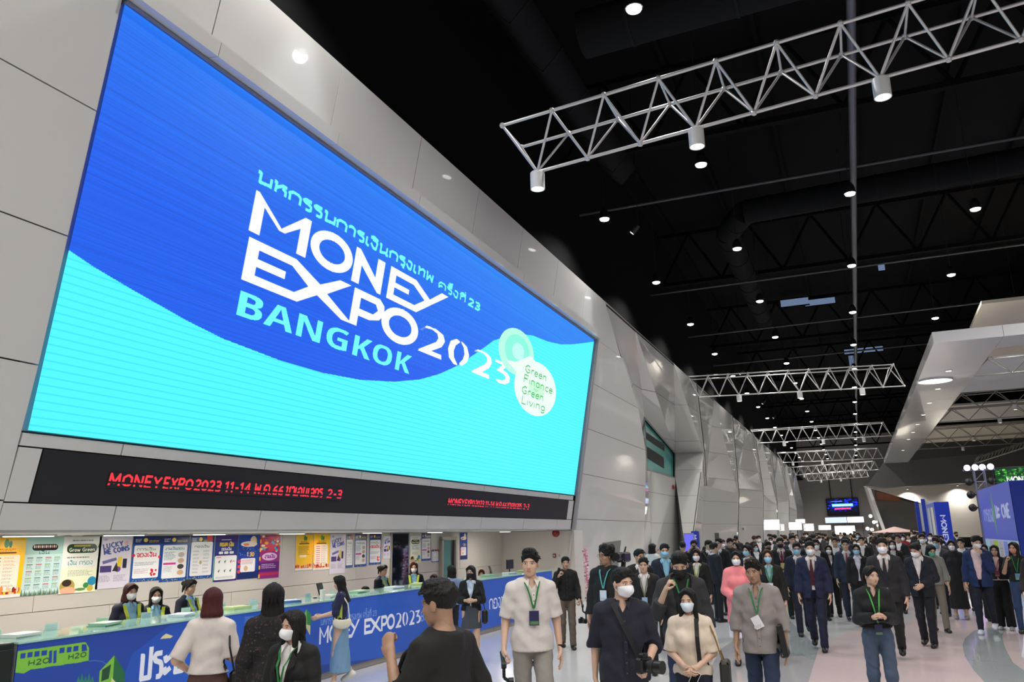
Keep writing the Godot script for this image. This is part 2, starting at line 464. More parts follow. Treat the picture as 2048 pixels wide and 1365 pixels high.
const LOGO_YEAR := [
	[[7.15, 0.72, 7.4, 0.88, 7.8, 0.93, 8.15, 0.86, 8.25, 0.7, 8.15, 0.52, 7.2, 0.0, 8.55, 0.0, 8.5, 0.14, 7.85, 0.14, 8.45, 0.45, 8.6, 0.68, 8.45, 0.88, 8.0, 0.97, 7.5, 0.95]],
	[[9.35, 0.97, 9.0, 0.8, 8.92, 0.5, 9.05, 0.2, 9.4, 0.02, 9.6, 0.02, 9.3, 0.25, 9.22, 0.5, 9.3, 0.75, 9.55, 0.93], [9.65, 0.97, 10.05, 0.85, 10.28, 0.55, 10.2, 0.3, 9.9, 0.08, 9.75, 0.1, 9.95, 0.3, 10.02, 0.55, 9.9, 0.8]],
	[[10.6, 0.82, 10.9, 0.93, 11.3, 0.93, 11.6, 0.84, 11.68, 0.68, 11.55, 0.5, 10.65, 0.0, 11.95, 0.0, 11.9, 0.14, 11.3, 0.14, 11.85, 0.45, 11.98, 0.68, 11.85, 0.88, 11.4, 0.98, 10.9, 0.96]],
	[[12.3, 0.9, 13.4, 0.93, 12.9, 0.6, 13.3, 0.55, 13.6, 0.4, 13.62, 0.2, 13.3, 0.05, 12.8, 0.0, 12.5, 0.1, 13.0, 0.12, 13.3, 0.22, 13.3, 0.38, 13.0, 0.47, 12.5, 0.48, 12.95, 0.82, 12.3, 0.82]],
]
func logo(img: Image, set_: Array, o: Vector2, ux: Vector2, uy: Vector2, c: Color) -> void:
	for g in set_:
		var rings := []
		for r in g:
			var pts := []
			if r[0] is int and r[0] == -1:
				for k in 36: pts.append(o + ux * (r[1] + cos(TAU * k / 36) * r[3]) + uy * (r[2] + sin(TAU * k / 36) * r[4]))
			else:
				for q in range(0, r.size(), 2): pts.append(o + ux * r[q] + uy * r[q + 1])
			rings.append(pts)
		fill_poly(img, rings, c)

# writes Latin text in a bold sans, fitted to the box with its foot at p
func type_text(img: Image, text: String, p: Vector2, w: float, h: float, c: Color, weight := 700) -> void:
	var tm := TextMesh.new()
	var f := SystemFont.new()
	f.font_names = PackedStringArray(["Droid Sans"]); f.font_weight = weight
	tm.text = text; tm.font = f; tm.font_size = 96; tm.depth = 0.0; tm.pixel_size = 0.01
	var a := tm.get_mesh_arrays()
	var v: PackedVector3Array = a[Mesh.ARRAY_VERTEX]
	var ix: PackedInt32Array = a[Mesh.ARRAY_INDEX]
	var lo := Vector3(1e9, 1e9, 0); var hi := Vector3(-1e9, -1e9, 0)
	for q in v:
		lo = lo.min(q); hi = hi.max(q)
	sharp = true
	for k in range(0, ix.size(), 3):
		var t := []
		for q in 3: t.append(p + Vector2((v[ix[k + q]].x - lo.x) / (hi.x - lo.x) * w, -(v[ix[k + q]].y - lo.y) / (hi.y - lo.y) * h))
		fill_poly(img, [t], c)
	sharp = false

# ------------------------------------------------------------------ soft shapes: distances on a grid, meshed as surface nets
class Field:
	var o: Vector3
	var h: float
	var nx: int; var ny: int; var nz: int
	var d: PackedFloat32Array
	var k: float
	func _init(lo: Vector3, hi: Vector3, cell: float, blend: float) -> void:
		o = lo; h = cell; k = blend
		nx = int(ceil((hi.x - lo.x) / cell)) + 1; ny = int(ceil((hi.y - lo.y) / cell)) + 1; nz = int(ceil((hi.z - lo.z) / cell)) + 1
		d = PackedFloat32Array()
		d.resize(nx * ny * nz)
		d.fill(9.0)
	func span(lo: Vector3, hi: Vector3) -> Array:
		return [clampi(int((lo.x - o.x) / h), 0, nx - 1), clampi(int((hi.x - o.x) / h) + 1, 0, nx - 1), clampi(int((lo.y - o.y) / h), 0, ny - 1), clampi(int((hi.y - o.y) / h) + 1, 0, ny - 1), clampi(int((lo.z - o.z) / h), 0, nz - 1), clampi(int((hi.z - o.z) / h) + 1, 0, nz - 1)]
	# a tapered rounded rod from a to b, flattened by sc
	func cone(a0: Vector3, ra: float, b0: Vector3, rb: float, sc := Vector3.ONE, blend := -1.0) -> void:
		var kk := k if blend < 0 else blend
		var r := maxf(ra, rb)
		var m := kk * 0.5 + h * 2.2
		var e := Vector3(r, r, r) * sc + Vector3(m, m, m)
		var s := span(a0.min(b0) - e, a0.max(b0) + e)
		var inv := Vector3.ONE / sc
		var smin := minf(sc.x, minf(sc.y, sc.z))
		var a := a0 * inv
		var ab := b0 * inv - a
		var l2 := maxf(1e-9, ab.length_squared())
		var ik := 0.25 / maxf(kk, 1e-6)
		var dr := rb - ra
		for z in range(s[4], s[5] + 1):
			var pz := (o.z + z * h) * inv.z - a.z
			for y in range(s[2], s[3] + 1):
				var py := (o.y + y * h) * inv.y - a.y
				var row := (z * ny + y) * nx
				for x in range(s[0], s[1] + 1):
					var p := Vector3((o.x + x * h) * inv.x - a.x, py, pz)
					var t := clampf(p.dot(ab) / l2, 0.0, 1.0)
					var q := ((p - ab * t).length() - ra - dr * t) * smin
					var w := d[row + x]
					var hh := kk - absf(q - w)
					if hh > 0.0: d[row + x] = minf(q, w) - hh * hh * ik
					elif q < w: d[row + x] = q
	func ell(c: Vector3, r: Vector3, blend := -1.0, b := Basis()) -> void:
		var kk := k if blend < 0 else blend
		var mr := maxf(r.x, maxf(r.y, r.z))
		var m := kk * 0.5 + h * 2.2
		var ex := Vector3(mr, mr, mr) if b != Basis() else r
		var s := span(c - ex - Vector3(m, m, m), c + ex + Vector3(m, m, m))
		var i1 := Vector3.ONE / r
		var i2 := i1 * i1
		var ik := 0.25 / maxf(kk, 1e-6)
		var bt := b.transposed()
		var turned := b != Basis()
		for z in range(s[4], s[5] + 1):
			for y in range(s[2], s[3] + 1):
				var row := (z * ny + y) * nx
				for x in range(s[0], s[1] + 1):
					var p := Vector3(o.x + x * h, o.y + y * h, o.z + z * h) - c
					if turned: p = bt * p
					var k0 := (p * i1).length()
					var q := k0 * (k0 - 1.0) / maxf(1e-6, (p * i2).length())
					var w := d[row + x]
					var hh := kk - absf(q - w)
					if hh > 0.0: d[row + x] = minf(q, w) - hh * hh * ik
					elif q < w: d[row + x] = q
	func sub_ell(c: Vector3, r: Vector3, b := Basis()) -> void:
		var mr := maxf(r.x, maxf(r.y, r.z)) + h * 2.5
		var s := span(c - Vector3(mr, mr, mr), c + Vector3(mr, mr, mr))
		var i1 := Vector3.ONE / r
		var i2 := i1 * i1
		var bt := b.transposed()
		for z in range(s[4], s[5] + 1):
			for y in range(s[2], s[3] + 1):
				var row := (z * ny + y) * nx
				for x in range(s[0], s[1] + 1):
					var p := bt * (Vector3(o.x + x * h, o.y + y * h, o.z + z * h) - c)
					var k0 := (p * i1).length()
					var q := -k0 * (k0 - 1.0) / maxf(1e-6, (p * i2).length())
					if q > d[row + x]: d[row + x] = q
	# keeps what lies behind the plane n.p = off
	func clip(n: Vector3, off: float) -> void:
		for z in nz:
			for y in ny:
				var row := (z * ny + y) * nx
				var base := n.z * (o.z + z * h) + n.y * (o.y + y * h) - off
				for x in nx:
					var q := base + n.x * (o.x + x * h)
					if q > d[row + x]: d[row + x] = q
	# cuts the front opening of a jacket: a V above y1, open below it too
	func lapel(y1: float, top: float, wide: float, below: float) -> void:
		for z in nz:
			if o.z + z * h < 0.02: continue
			for y in ny:
				var py := o.y + y * h
				var half := (py - y1) / (top - y1) * wide if py > y1 else (y1 - py) * below
				var row := (z * ny + y) * nx
				for x in nx:
					var q := (half - absf(o.x + x * h)) * 0.9
					if q > d[row + x]: d[row + x] = q
	func ripple(amp: float, f: Vector3, ph: float) -> void:
		var lim := 3.0 * h
		for z in nz:
			for y in ny:
				var row := (z * ny + y) * nx
				var py := o.y + y * h
				for x in nx:
					if absf(d[row + x]) < lim:
						d[row + x] += amp * sin((o.x + x * h) * f.x + py * f.y + ph + 1.7 * sin((o.z + z * h) * f.z + py * 9.0))
	func net(mb: MB) -> void:
		var at := PackedInt32Array()
		at.resize(d.size())
		at.fill(-1)
		var sy := nx
		var sz := nx * ny
		var lim := h * 1.8
		for z in nz - 1:
			for y in ny - 1:
				var row := (z * ny + y) * nx
				for x in nx - 1:
					var g := row + x
					var d0 := d[g]
					if d0 > lim or d0 < -lim: continue
					var d1 := d[g + 1]; var d2 := d[g + sy]; var d3 := d[g + sy + 1]
					var d4 := d[g + sz]; var d5 := d[g + sz + 1]; var d6 := d[g + sz + sy]; var d7 := d[g + sz + sy + 1]
					var cnt := int(d0 < 0) + int(d1 < 0) + int(d2 < 0) + int(d3 < 0) + int(d4 < 0) + int(d5 < 0) + int(d6 < 0) + int(d7 < 0)
					if cnt == 0 or cnt == 8: continue
					var p := Vector3.ZERO
					var m := 0
					if (d0 < 0) != (d1 < 0): p += Vector3(d0 / (d0 - d1), 0, 0); m += 1
					if (d2 < 0) != (d3 < 0): p += Vector3(d2 / (d2 - d3), 1, 0); m += 1
					if (d4 < 0) != (d5 < 0): p += Vector3(d4 / (d4 - d5), 0, 1); m += 1
					if (d6 < 0) != (d7 < 0): p += Vector3(d6 / (d6 - d7), 1, 1); m += 1
					if (d0 < 0) != (d2 < 0): p += Vector3(0, d0 / (d0 - d2), 0); m += 1
					if (d1 < 0) != (d3 < 0): p += Vector3(1, d1 / (d1 - d3), 0); m += 1
					if (d4 < 0) != (d6 < 0): p += Vector3(0, d4 / (d4 - d6), 1); m += 1
					if (d5 < 0) != (d7 < 0): p += Vector3(1, d5 / (d5 - d7), 1); m += 1
					if (d0 < 0) != (d4 < 0): p += Vector3(0, 0, d0 / (d0 - d4)); m += 1
					if (d1 < 0) != (d5 < 0): p += Vector3(1, 0, d1 / (d1 - d5)); m += 1
					if (d2 < 0) != (d6 < 0): p += Vector3(0, 1, d2 / (d2 - d6)); m += 1
					if (d3 < 0) != (d7 < 0): p += Vector3(1, 1, d3 / (d3 - d7)); m += 1
					p /= m
					var gr := Vector3(d1 + d3 + d5 + d7 - d0 - d2 - d4 - d6, d2 + d3 + d6 + d7 - d0 - d1 - d4 - d5, d4 + d5 + d6 + d7 - d0 - d1 - d2 - d3)
					at[g] = mb.vert(o + Vector3(x + p.x, y + p.y, z + p.z) * h, gr.normalized())
					if y > 0 and z > 0 and (d0 < 0) != (d1 < 0): quad(mb, at, g, g - sy, g - sy - sz, g - sz, d0 < 0)
					if x > 0 and z > 0 and (d0 < 0) != (d2 < 0): quad(mb, at, g, g - sz, g - sz - 1, g - 1, d0 < 0)
					if x > 0 and y > 0 and (d0 < 0) != (d4 < 0): quad(mb, at, g, g - 1, g - 1 - sy, g - sy, d0 < 0)
	func quad(mb: MB, at: PackedInt32Array, a: int, b: int, c: int, e: int, inside: bool) -> void:
		var p := at[a]; var q := at[b]; var r := at[c]; var s := at[e]
		if p < 0 or q < 0 or r < 0 or s < 0: return
		if inside: mb.i.append_array(PackedInt32Array([p, r, q, p, s, r]))
		else: mb.i.append_array(PackedInt32Array([p, q, r, p, r, s]))

# ------------------------------------------------------------------ heads, hair, masks, hands, shoes: made once, used by everybody
var part_mb := {}
func face_shape(f: Field, grow := 0.0, woman := false) -> void:
	var g := Vector3(grow, grow, grow)
	var j := 0.9 if woman else 1.0
	f.ell(Vector3(0, 0.035, -0.012), Vector3(0.074, 0.08, 0.094) + g)
	f.ell(Vector3(0, -0.025, 0.02), Vector3(0.062, 0.085, 0.068) + g, 0.03)
	f.ell(Vector3(0, -0.072, 0.028), Vector3(0.05 * j, 0.042, 0.05) + g, 0.03)
	f.ell(Vector3(0, -0.098, 0.052), Vector3(0.022 * j, 0.017, 0.018) + g, 0.02)
	for s in [-1.0, 1.0]:
		f.ell(Vector3(0.04 * s, -0.03, 0.054), Vector3(0.024, 0.024, 0.024) + g, 0.02)
func head_mb(woman: bool, fine: bool) -> MB:
	var key := "head %s %s" % [woman, fine]
	if part_mb.has(key): return part_mb[key]
	var f := Field.new(Vector3(-0.1, -0.2, -0.125), Vector3(0.1, 0.13, 0.13), 0.0046 if fine else 0.0105, 0.02)
	face_shape(f, 0.0, woman)
	f.cone(Vector3(0, -0.002, 0.084), 0.0075, Vector3(0, -0.035, 0.101), 0.011, Vector3.ONE, 0.012)
	f.ell(Vector3(0, -0.038, 0.093), Vector3(0.018, 0.009, 0.012), 0.008)
	f.ell(Vector3(0, -0.0615, 0.083), Vector3(0.023, 0.0055, 0.012), 0.006)
	f.ell(Vector3(0, -0.0715, 0.081), Vector3(0.02, 0.0065, 0.012), 0.006)
	for s in [-1.0, 1.0]:
		f.ell(Vector3(0.031 * s, 0.02, 0.076), Vector3(0.026, 0.007, 0.01), 0.012)
		f.ell(Vector3(0.078 * s, -0.008, -0.006), Vector3(0.009, 0.031, 0.019), 0.006, Basis(Vector3.UP, 0.35 * s))
	f.cone(Vector3(0, -0.06, -0.022), 0.05, Vector3(0, -0.2, -0.03), 0.052 if not woman else 0.045, Vector3.ONE, 0.03)
	if fine:
		for s in [-1.0, 1.0]:
			f.sub_ell(Vector3(0.031 * s, 0.002, 0.095), Vector3(0.02, 0.0095, 0.012))
			f.ell(Vector3(0.031 * s, 0.001, 0.0735), Vector3(0.0135, 0.0125, 0.0125), 0.0)
	var mb := MB.new()
	f.net(mb)
	for q in mb.v.size():
		var p := mb.v[q]
		var c := Color(1, 1, 1)
		if p.z > 0.04:
			var ax := absf(p.x)
			var e := Vector2((ax - 0.031) / 0.0155, (p.y - 0.001) / 0.0068).length()
			var ir := Vector2(ax - 0.031, p.y - 0.001).length()
			if fine:
				if e < 1.0: c = Color(0.06, 0.04, 0.03) if ir < 0.0068 else Color(1.15, 1.25, 1.4)
				elif e < 1.35 and p.y > 0.001: c = Color(0.35, 0.28, 0.26)
				if Vector2((ax - 0.031) / 0.022, (p.y - 0.0215 + 6.0 * (ax - 0.031) * (ax - 0.031)) / 0.0042).length() < 1.0: c = Color(0.16, 0.12, 0.11)
				if Vector2(p.x / 0.023, (p.y + 0.0665) / 0.011).length() < 1.0 and p.z > 0.072: c = Color(0.9, 0.52, 0.5)
			else:
				if e < 1.3: c = Color(0.3, 0.25, 0.23)
				elif absf(p.y - 0.02) < 0.006 and absf(ax - 0.031) < 0.022: c = Color(0.4, 0.33, 0.3)
				if Vector2(p.x / 0.023, (p.y + 0.0665) / 0.011).length() < 1.0: c = Color(0.9, 0.6, 0.58)
		mb.c[q] = c
	part_mb[key] = mb
	return mb
func hair_mesh(style: String) -> ArrayMesh:
	var key := "hair " + style
	if meshes.has(key): return meshes[key]
	var low := -0.5 if style in ["long", "lay"] else -0.28 if style == "pony" else -0.2
	var f := Field.new(Vector3(-0.17, low, -0.2), Vector3(0.17, 0.2, 0.15), 0.0072, 0.02)
	var front := Vector3(0, -0.075, 0.1)
	match style:
		"short":
			f.ell(Vector3(0, 0.042, -0.014), Vector3(0.083, 0.09, 0.103))
			f.ell(Vector3(0.01, 0.105, 0.03), Vector3(0.062, 0.03, 0.058), 0.03)
			f.sub_ell(Vector3(0, -0.055, 0.1), Vector3(0.11, 0.115, 0.085))
			f.sub_ell(Vector3(0, -0.115, 0.01), Vector3(0.12, 0.095, 0.13))
		"quiff":
			f.ell(Vector3(0, 0.044, -0.014), Vector3(0.082, 0.092, 0.103))
			f.ell(Vector3(0, 0.115, 0.035), Vector3(0.068, 0.036, 0.06), 0.025)
			f.ell(Vector3(0.04, 0.085, 0.062), Vector3(0.04, 0.03, 0.028), 0.02)
			f.sub_ell(Vector3(0, -0.062, 0.104), Vector3(0.11, 0.118, 0.082))
			f.sub_ell(Vector3(0, -0.115, 0.01), Vector3(0.12, 0.09, 0.13))
		"afro":
			for k in 26:
				var a := k * 2.4
				var yy := 0.0 + 0.12 * float(k) / 26
				f.ell(Vector3(cos(a) * 0.07, yy + 0.01, -0.02 + sin(a) * 0.075), Vector3(0.036, 0.036, 0.036), 0.012)
			f.ell(Vector3(0, 0.065, -0.015), Vector3(0.092, 0.085, 0.1), 0.01)
			f.sub_ell(Vector3(0, -0.06, 0.105), Vector3(0.075, 0.125, 0.07))
		"bob":
			f.ell(Vector3(0, 0.04, -0.012), Vector3(0.088, 0.092, 0.108))
			f.cone(Vector3(0, 0.02, -0.03), 0.088, Vector3(0, -0.115, -0.032), 0.106, Vector3(1, 1, 0.95), 0.03)
			f.sub_ell(Vector3(0, -0.06, 0.092), Vector3(0.066, 0.12, 0.085))
			f.clip(Vector3(0, -1, 0), 0.15)
		"bun":
			f.ell(Vector3(0, 0.042, -0.014), Vector3(0.081, 0.085, 0.103))
			f.ell(Vector3(0, 0.045, -0.125), Vector3(0.038, 0.038, 0.032), 0.012)
			f.sub_ell(Vector3(0, -0.06, 0.098), Vector3(0.1, 0.118, 0.084))
			f.sub_ell(Vector3(0, -0.13, 0.0), Vector3(0.12, 0.1, 0.13))
		"cap":
			f.ell(Vector3(0, 0.045, -0.012), Vector3(0.085, 0.09, 0.105))
			f.ell(Vector3(0, 0.04, 0.1), Vector3(0.06, 0.012, 0.05), 0.01)
			f.clip(Vector3(0, -1, 0), -0.02)
		"pony", "tied":
			f.ell(Vector3(0, 0.042, -0.014), Vector3(0.083, 0.088, 0.104))
			f.cone(Vector3(0, 0.02, -0.11), 0.03, Vector3(0.0, -0.2 if style == "pony" else -0.1, -0.125), 0.022, Vector3.ONE, 0.02)
			f.cone(Vector3(0.066, 0.05, 0.05), 0.012, Vector3(0.075, -0.05, 0.035), 0.008, Vector3.ONE, 0.02)
			f.sub_ell(Vector3(0, -0.06, 0.098), Vector3(0.07, 0.125, 0.082))
			f.sub_ell(Vector3(0, -0.14, 0.02), Vector3(0.12, 0.1, 0.1))
		_:
			f.ell(Vector3(0, 0.04, -0.012), Vector3(0.086, 0.09, 0.107))
			f.cone(Vector3(0, 0.02, -0.035), 0.083, Vector3(0, -0.38, -0.075), 0.09, Vector3(1.0, 1, 0.62), 0.03)
			for s in [-1.0, 1.0]:
				f.cone(Vector3(0.06 * s, 0.05, 0.015), 0.032, Vector3(0.09 * s, -0.28, 0.02 if style == "long" else 0.05), 0.022, Vector3.ONE, 0.03)
			f.sub_ell(Vector3(0, -0.06, 0.098), Vector3(0.066, 0.14, 0.086))
			f.clip(Vector3(0, -1, 0), 0.36)
	# locks: thin tapering strands laid over the cap so that the outline and the hairline are uneven
	var r := RandomNumberGenerator.new()
	r.seed = hash(style)
	if style in ["short", "quiff"]:
		for q in 90:
			var an := r.randf_range(0, TAU); var el := r.randf_range(0.15, 1.45)
			var d := Vector3(cos(an) * cos(el), sin(el), sin(an) * cos(el))
			var p := Vector3(0, 0.042, -0.014) + d * Vector3(0.08, 0.086, 0.1)
			if p.z > 0.045 and p.y < 0.075: continue
			if p.y < 0.03 and p.z > 0.0: continue
			var tip := p + d * 0.008 + Vector3(0.02 + r.randf_range(-0.015, 0.015), -0.006 if p.y > 0.1 else -0.018, 0.02 if style == "short" else 0.028)
			f.cone(p, 0.0105, tip, 0.004, Vector3.ONE, 0.006)
		for q in 11:
			var x := -0.058 + q * 0.0116
			var p := Vector3(x, 0.112 - x * x * 6.0, 0.058)
			f.cone(p, 0.013, p + Vector3(0.014, -0.028 - r.randf() * 0.016, 0.024), 0.005, Vector3.ONE, 0.008)
	elif style == "cap": pass
	else:
		for q in 46:
			var an := r.randf_range(-0.3, PI + 0.3)
			var p := Vector3(cos(an) * 0.084, r.randf_range(-0.02, 0.1), -0.02 - sin(an) * 0.085)
			p = p * Vector3(1.0 - maxf(0.0, p.y - 0.04) * 6.0, 1, 1.0 - maxf(0.0, p.y - 0.04) * 5.0) if p.y > 0.04 else p
			f.cone(p, 0.009, p + Vector3(p.x * 0.06, -0.07, p.z * 0.05), 0.005, Vector3.ONE, 0.006)
		if style != "afro":
			for sd in [-1.0, 1.0]:
				for q in 5:
					var a := Vector3(0.008 * sd, 0.124 - q * 0.004, 0.03 + q * 0.012)
					f.cone(a, 0.012, Vector3((0.05 + q * 0.006) * sd, 0.085 - q * 0.006, 0.072 - q * 0.004), 0.01, Vector3.ONE, 0.008)
					f.cone(Vector3((0.05 + q * 0.006) * sd, 0.085 - q * 0.006, 0.072 - q * 0.004), 0.01, Vector3((0.074 + q * 0.002) * sd, 0.02 - r.randf() * 0.04, 0.05 - q * 0.01), 0.005, Vector3.ONE, 0.006)
	f.ripple(0.0022, Vector3(360, 30, 140), 0.4)
	var mb := MB.new()
	f.net(mb)
	meshes[key] = mb.mesh()
	return meshes[key]
func mask_mesh(kind: String) -> ArrayMesh:
	var key := "mask " + kind
	if meshes.has(key): return meshes[key]
	var f := Field.new(Vector3(-0.11, -0.15, -0.04), Vector3(0.11, 0.04, 0.15), 0.006, 0.02)
	face_shape(f, 0.006)
	f.cone(Vector3(0, -0.012, 0.08), 0.016, Vector3(0, -0.04, 0.102), 0.018, Vector3.ONE, 0.03)
	if kind == "beak":
		f.ell(Vector3(0, -0.05, 0.083), Vector3(0.045, 0.045, 0.05), 0.02)
	else:
		f.ell(Vector3(0, -0.055, 0.078), Vector3(0.05, 0.05, 0.04), 0.02)
	f.clip(Vector3(0, 0.97, -0.2), -0.03)
	f.clip(Vector3(0, -0.95, -0.25), 0.085)
	f.clip(Vector3(0, 0, -1), -0.018)
	var mb := MB.new()
	f.net(mb)
	for s in [-1.0, 1.0]:
		mb.path([Vector3(0.07 * s, -0.025, 0.03), Vector3(0.082 * s, 0.012, 0.0), Vector3(0.084 * s, 0.0, -0.02), Vector3(0.08 * s, -0.035, -0.012), Vector3(0.066 * s, -0.07, 0.03)], 0.0016, 4)
	meshes[key] = mb.mesh()
	return meshes[key]
# a right hand hanging down from the wrist at the origin, back of the hand to -x... palm towards +x, thumb to +z
func hand_mb(pose: String, fine: bool) -> MB:
	var key := "hand %s %s" % [pose, fine]
	if part_mb.has(key): return part_mb[key]
	var f := Field.new(Vector3(-0.05, -0.21, -0.07), Vector3(0.09, 0.04, 0.09), 0.0042 if fine else 0.008, 0.01)
	f.cone(Vector3(0, 0.03, 0), 0.027, Vector3(0, -0.02, 0), 0.026, Vector3(0.8, 1, 1))
	f.cone(Vector3(0, -0.03, 0.008), 0.034, Vector3(0.004, -0.08, 0.0), 0.039, Vector3(0.42, 1, 1), 0.015)
	var curl: float = {"relaxed": 0.28, "grip": 1.15, "flat": 0.08, "hold": 0.7}[pose]
	var lens := [0.066, 0.076, 0.071, 0.055]
	for q in 4:
		var z := 0.027 - 0.0185 * q
		var p := Vector3(0.003, -0.098 + absf(q - 1.2) * 0.004, z)
		var a := curl * (0.8 + 0.12 * q)
		var r := 0.0088 - 0.0006 * q
		var dir := 0.0
		for seg in 3:
			dir += a * [0.75, 1.1, 0.7][seg]
			var l: float = lens[q] * [0.46, 0.31, 0.27][seg]
			var e := p + Vector3(sin(dir), -cos(dir), 0.02 * (1.5 - q)) * l
			f.cone(p, r, e, r * 0.93, Vector3.ONE, 0.004)
			p = e; r *= 0.93
	var tb := Vector3(0.006, -0.035, 0.028)
	var t1 := tb + Vector3(0.014, -0.028, 0.02)
	var t2 := t1 + Vector3(0.012 + 0.012 * curl, -0.026, 0.006 - 0.012 * curl)
	f.cone(tb, 0.013, t1, 0.0105, Vector3.ONE, 0.012)
	f.cone(t1, 0.0105, t2, 0.0088, Vector3.ONE, 0.004)
	var mb := MB.new()
	f.net(mb)
	part_mb[key] = mb
	return mb
func shoe_mesh(kind: String) -> ArrayMesh:
	var key := "shoe " + kind
	if meshes.has(key): return meshes[key]
	var f := Field.new(Vector3(-0.07, -0.01, -0.1), Vector3(0.07, 0.15, 0.22), 0.01, 0.03)
	f.cone(Vector3(0, 0.035, -0.04), 0.042, Vector3(0.004, 0.03, 0.13), 0.043, Vector3(1, 0.8, 1))
	f.cone(Vector3(0, 0.04, -0.03), 0.042, Vector3(0, 0.1 if kind != "flat" else 0.05, -0.02), 0.044)
	f.cone(Vector3(0, 0.06, 0.0), 0.036, Vector3(0, 0.04, 0.09), 0.036)
	f.clip(Vector3(0, -1, 0), 0.0)
	f.clip(Vector3(0, 1, 0), 0.1)
	var mb := MB.new()
	f.net(mb)
	meshes[key] = mb.mesh()
	return meshes[key]

# ------------------------------------------------------------------ people: 1.70 m tall, front towards +z, their left towards +x; the node is scaled to the person
# arms: elbow and wrist of the right arm (x mirrored for the left); legs: foot x, foot z, lift of the heel
const ARM := {
	"down": [Vector3(0.235, 1.1, -0.03), Vector3(0.25, 0.865, 0.04), "relaxed"],
	"swing": [Vector3(0.235, 1.1, -0.09), Vector3(0.24, 0.88, 0.03), "relaxed"],
	"back": [Vector3(0.235, 1.1, -0.12), Vector3(0.245, 0.87, -0.12), "relaxed"],
	"fold": [Vector3(0.235, 1.1, 0.0), Vector3(0.06, 1.1, 0.2), "hold"],
	"belly": [Vector3(0.235, 1.1, 0.0), Vector3(0.05, 0.99, 0.2), "hold"],
	"phone": [Vector3(0.225, 1.09, 0.01), Vector3(0.055, 1.13, 0.27), "hold"],
	"carry": [Vector3(0.235, 1.1, -0.02), Vector3(0.24, 0.9, 0.13), "grip"],
	"hang": [Vector3(0.24, 1.1, -0.04), Vector3(0.27, 0.88, 0.06), "grip"],
	"hip": [Vector3(0.3, 1.1, -0.06), Vector3(0.2, 0.98, 0.09), "relaxed"],
	"desk": [Vector3(0.22, 1.12, 0.06), Vector3(0.14, 1.06, 0.32), "relaxed"],
	"chin": [Vector3(0.22, 1.12, 0.1), Vector3(0.09, 1.4, 0.18), "hold"],
	"shoulder": [Vector3(0.26, 1.12, 0.06), Vector3(0.17, 1.34, 0.2), "grip"],
	"camera": [Vector3(0.25, 1.1, 0.0), Vector3(0.17, 0.98, 0.2), "grip"],
	"lift": [Vector3(0.26, 1.2, 0.16), Vector3(0.14, 1.45, 0.32), "hold"],
}
const LEGS := {
	"stand": [0.1, 0.02, 0.0, -0.1, -0.02, 0.0], "walk": [0.085, 0.22, 0.0, -0.085, -0.24, 0.07], "walk2": [0.085, -0.24, 0.07, -0.085, 0.22, 0.0],
	"step": [0.09, 0.1, 0.0, -0.09, -0.12, 0.03], "lean": [0.08, 0.06, 0.0, -0.06, -0.2, 0.1], "sit": [0.1, 0.3, 0.0, -0.1, 0.3, 0.0],
}
func skeleton(s: Dictionary) -> Dictionary:
	var w: bool = s.get("woman", false)
	var j := {}
	var sh := 0.14 if w else 0.162
	for side in [1, -1]:
		var key: String = s.get("left" if side > 0 else "right", "down")
		var a: Array = ARM[key]
		var n := "l" if side > 0 else "r"
		j["sh" + n] = Vector3(sh * side, 1.36, -0.015)
		j["el" + n] = Vector3((a[0].x - (0.035 if w else 0.012)) * side, a[0].y, a[0].z)
		j["wr" + n] = Vector3((a[1].x - ((0.03 if w else 0.012) if a[1].x > 0.12 else 0.0)) * side, a[1].y, a[1].z)
		j["hd" + n] = a[2]
		var l: Array = LEGS[s.get("legs", "stand")]
		var o := 0 if side > 0 else 3
		var hip := Vector3(0.088 * side, 0.9, 0)
		var foot := Vector3(l[o], 0.085 + l[o + 2], l[o + 1])
		var knee := (hip + foot) * 0.5 + Vector3(0, 0.0, 0.02 + absf(l[o + 2]) * 0.9)
		knee.y = 0.48
		if s.get("legs", "stand") == "sit":
			knee = Vector3(0.1 * side, 0.86, 0.4); foot = Vector3(0.1 * side, 0.45, 0.38)
		j["hip" + n] = hip; j["kn" + n] = knee; j["an" + n] = foot; j["heel" + n] = l[o + 2]
	return j
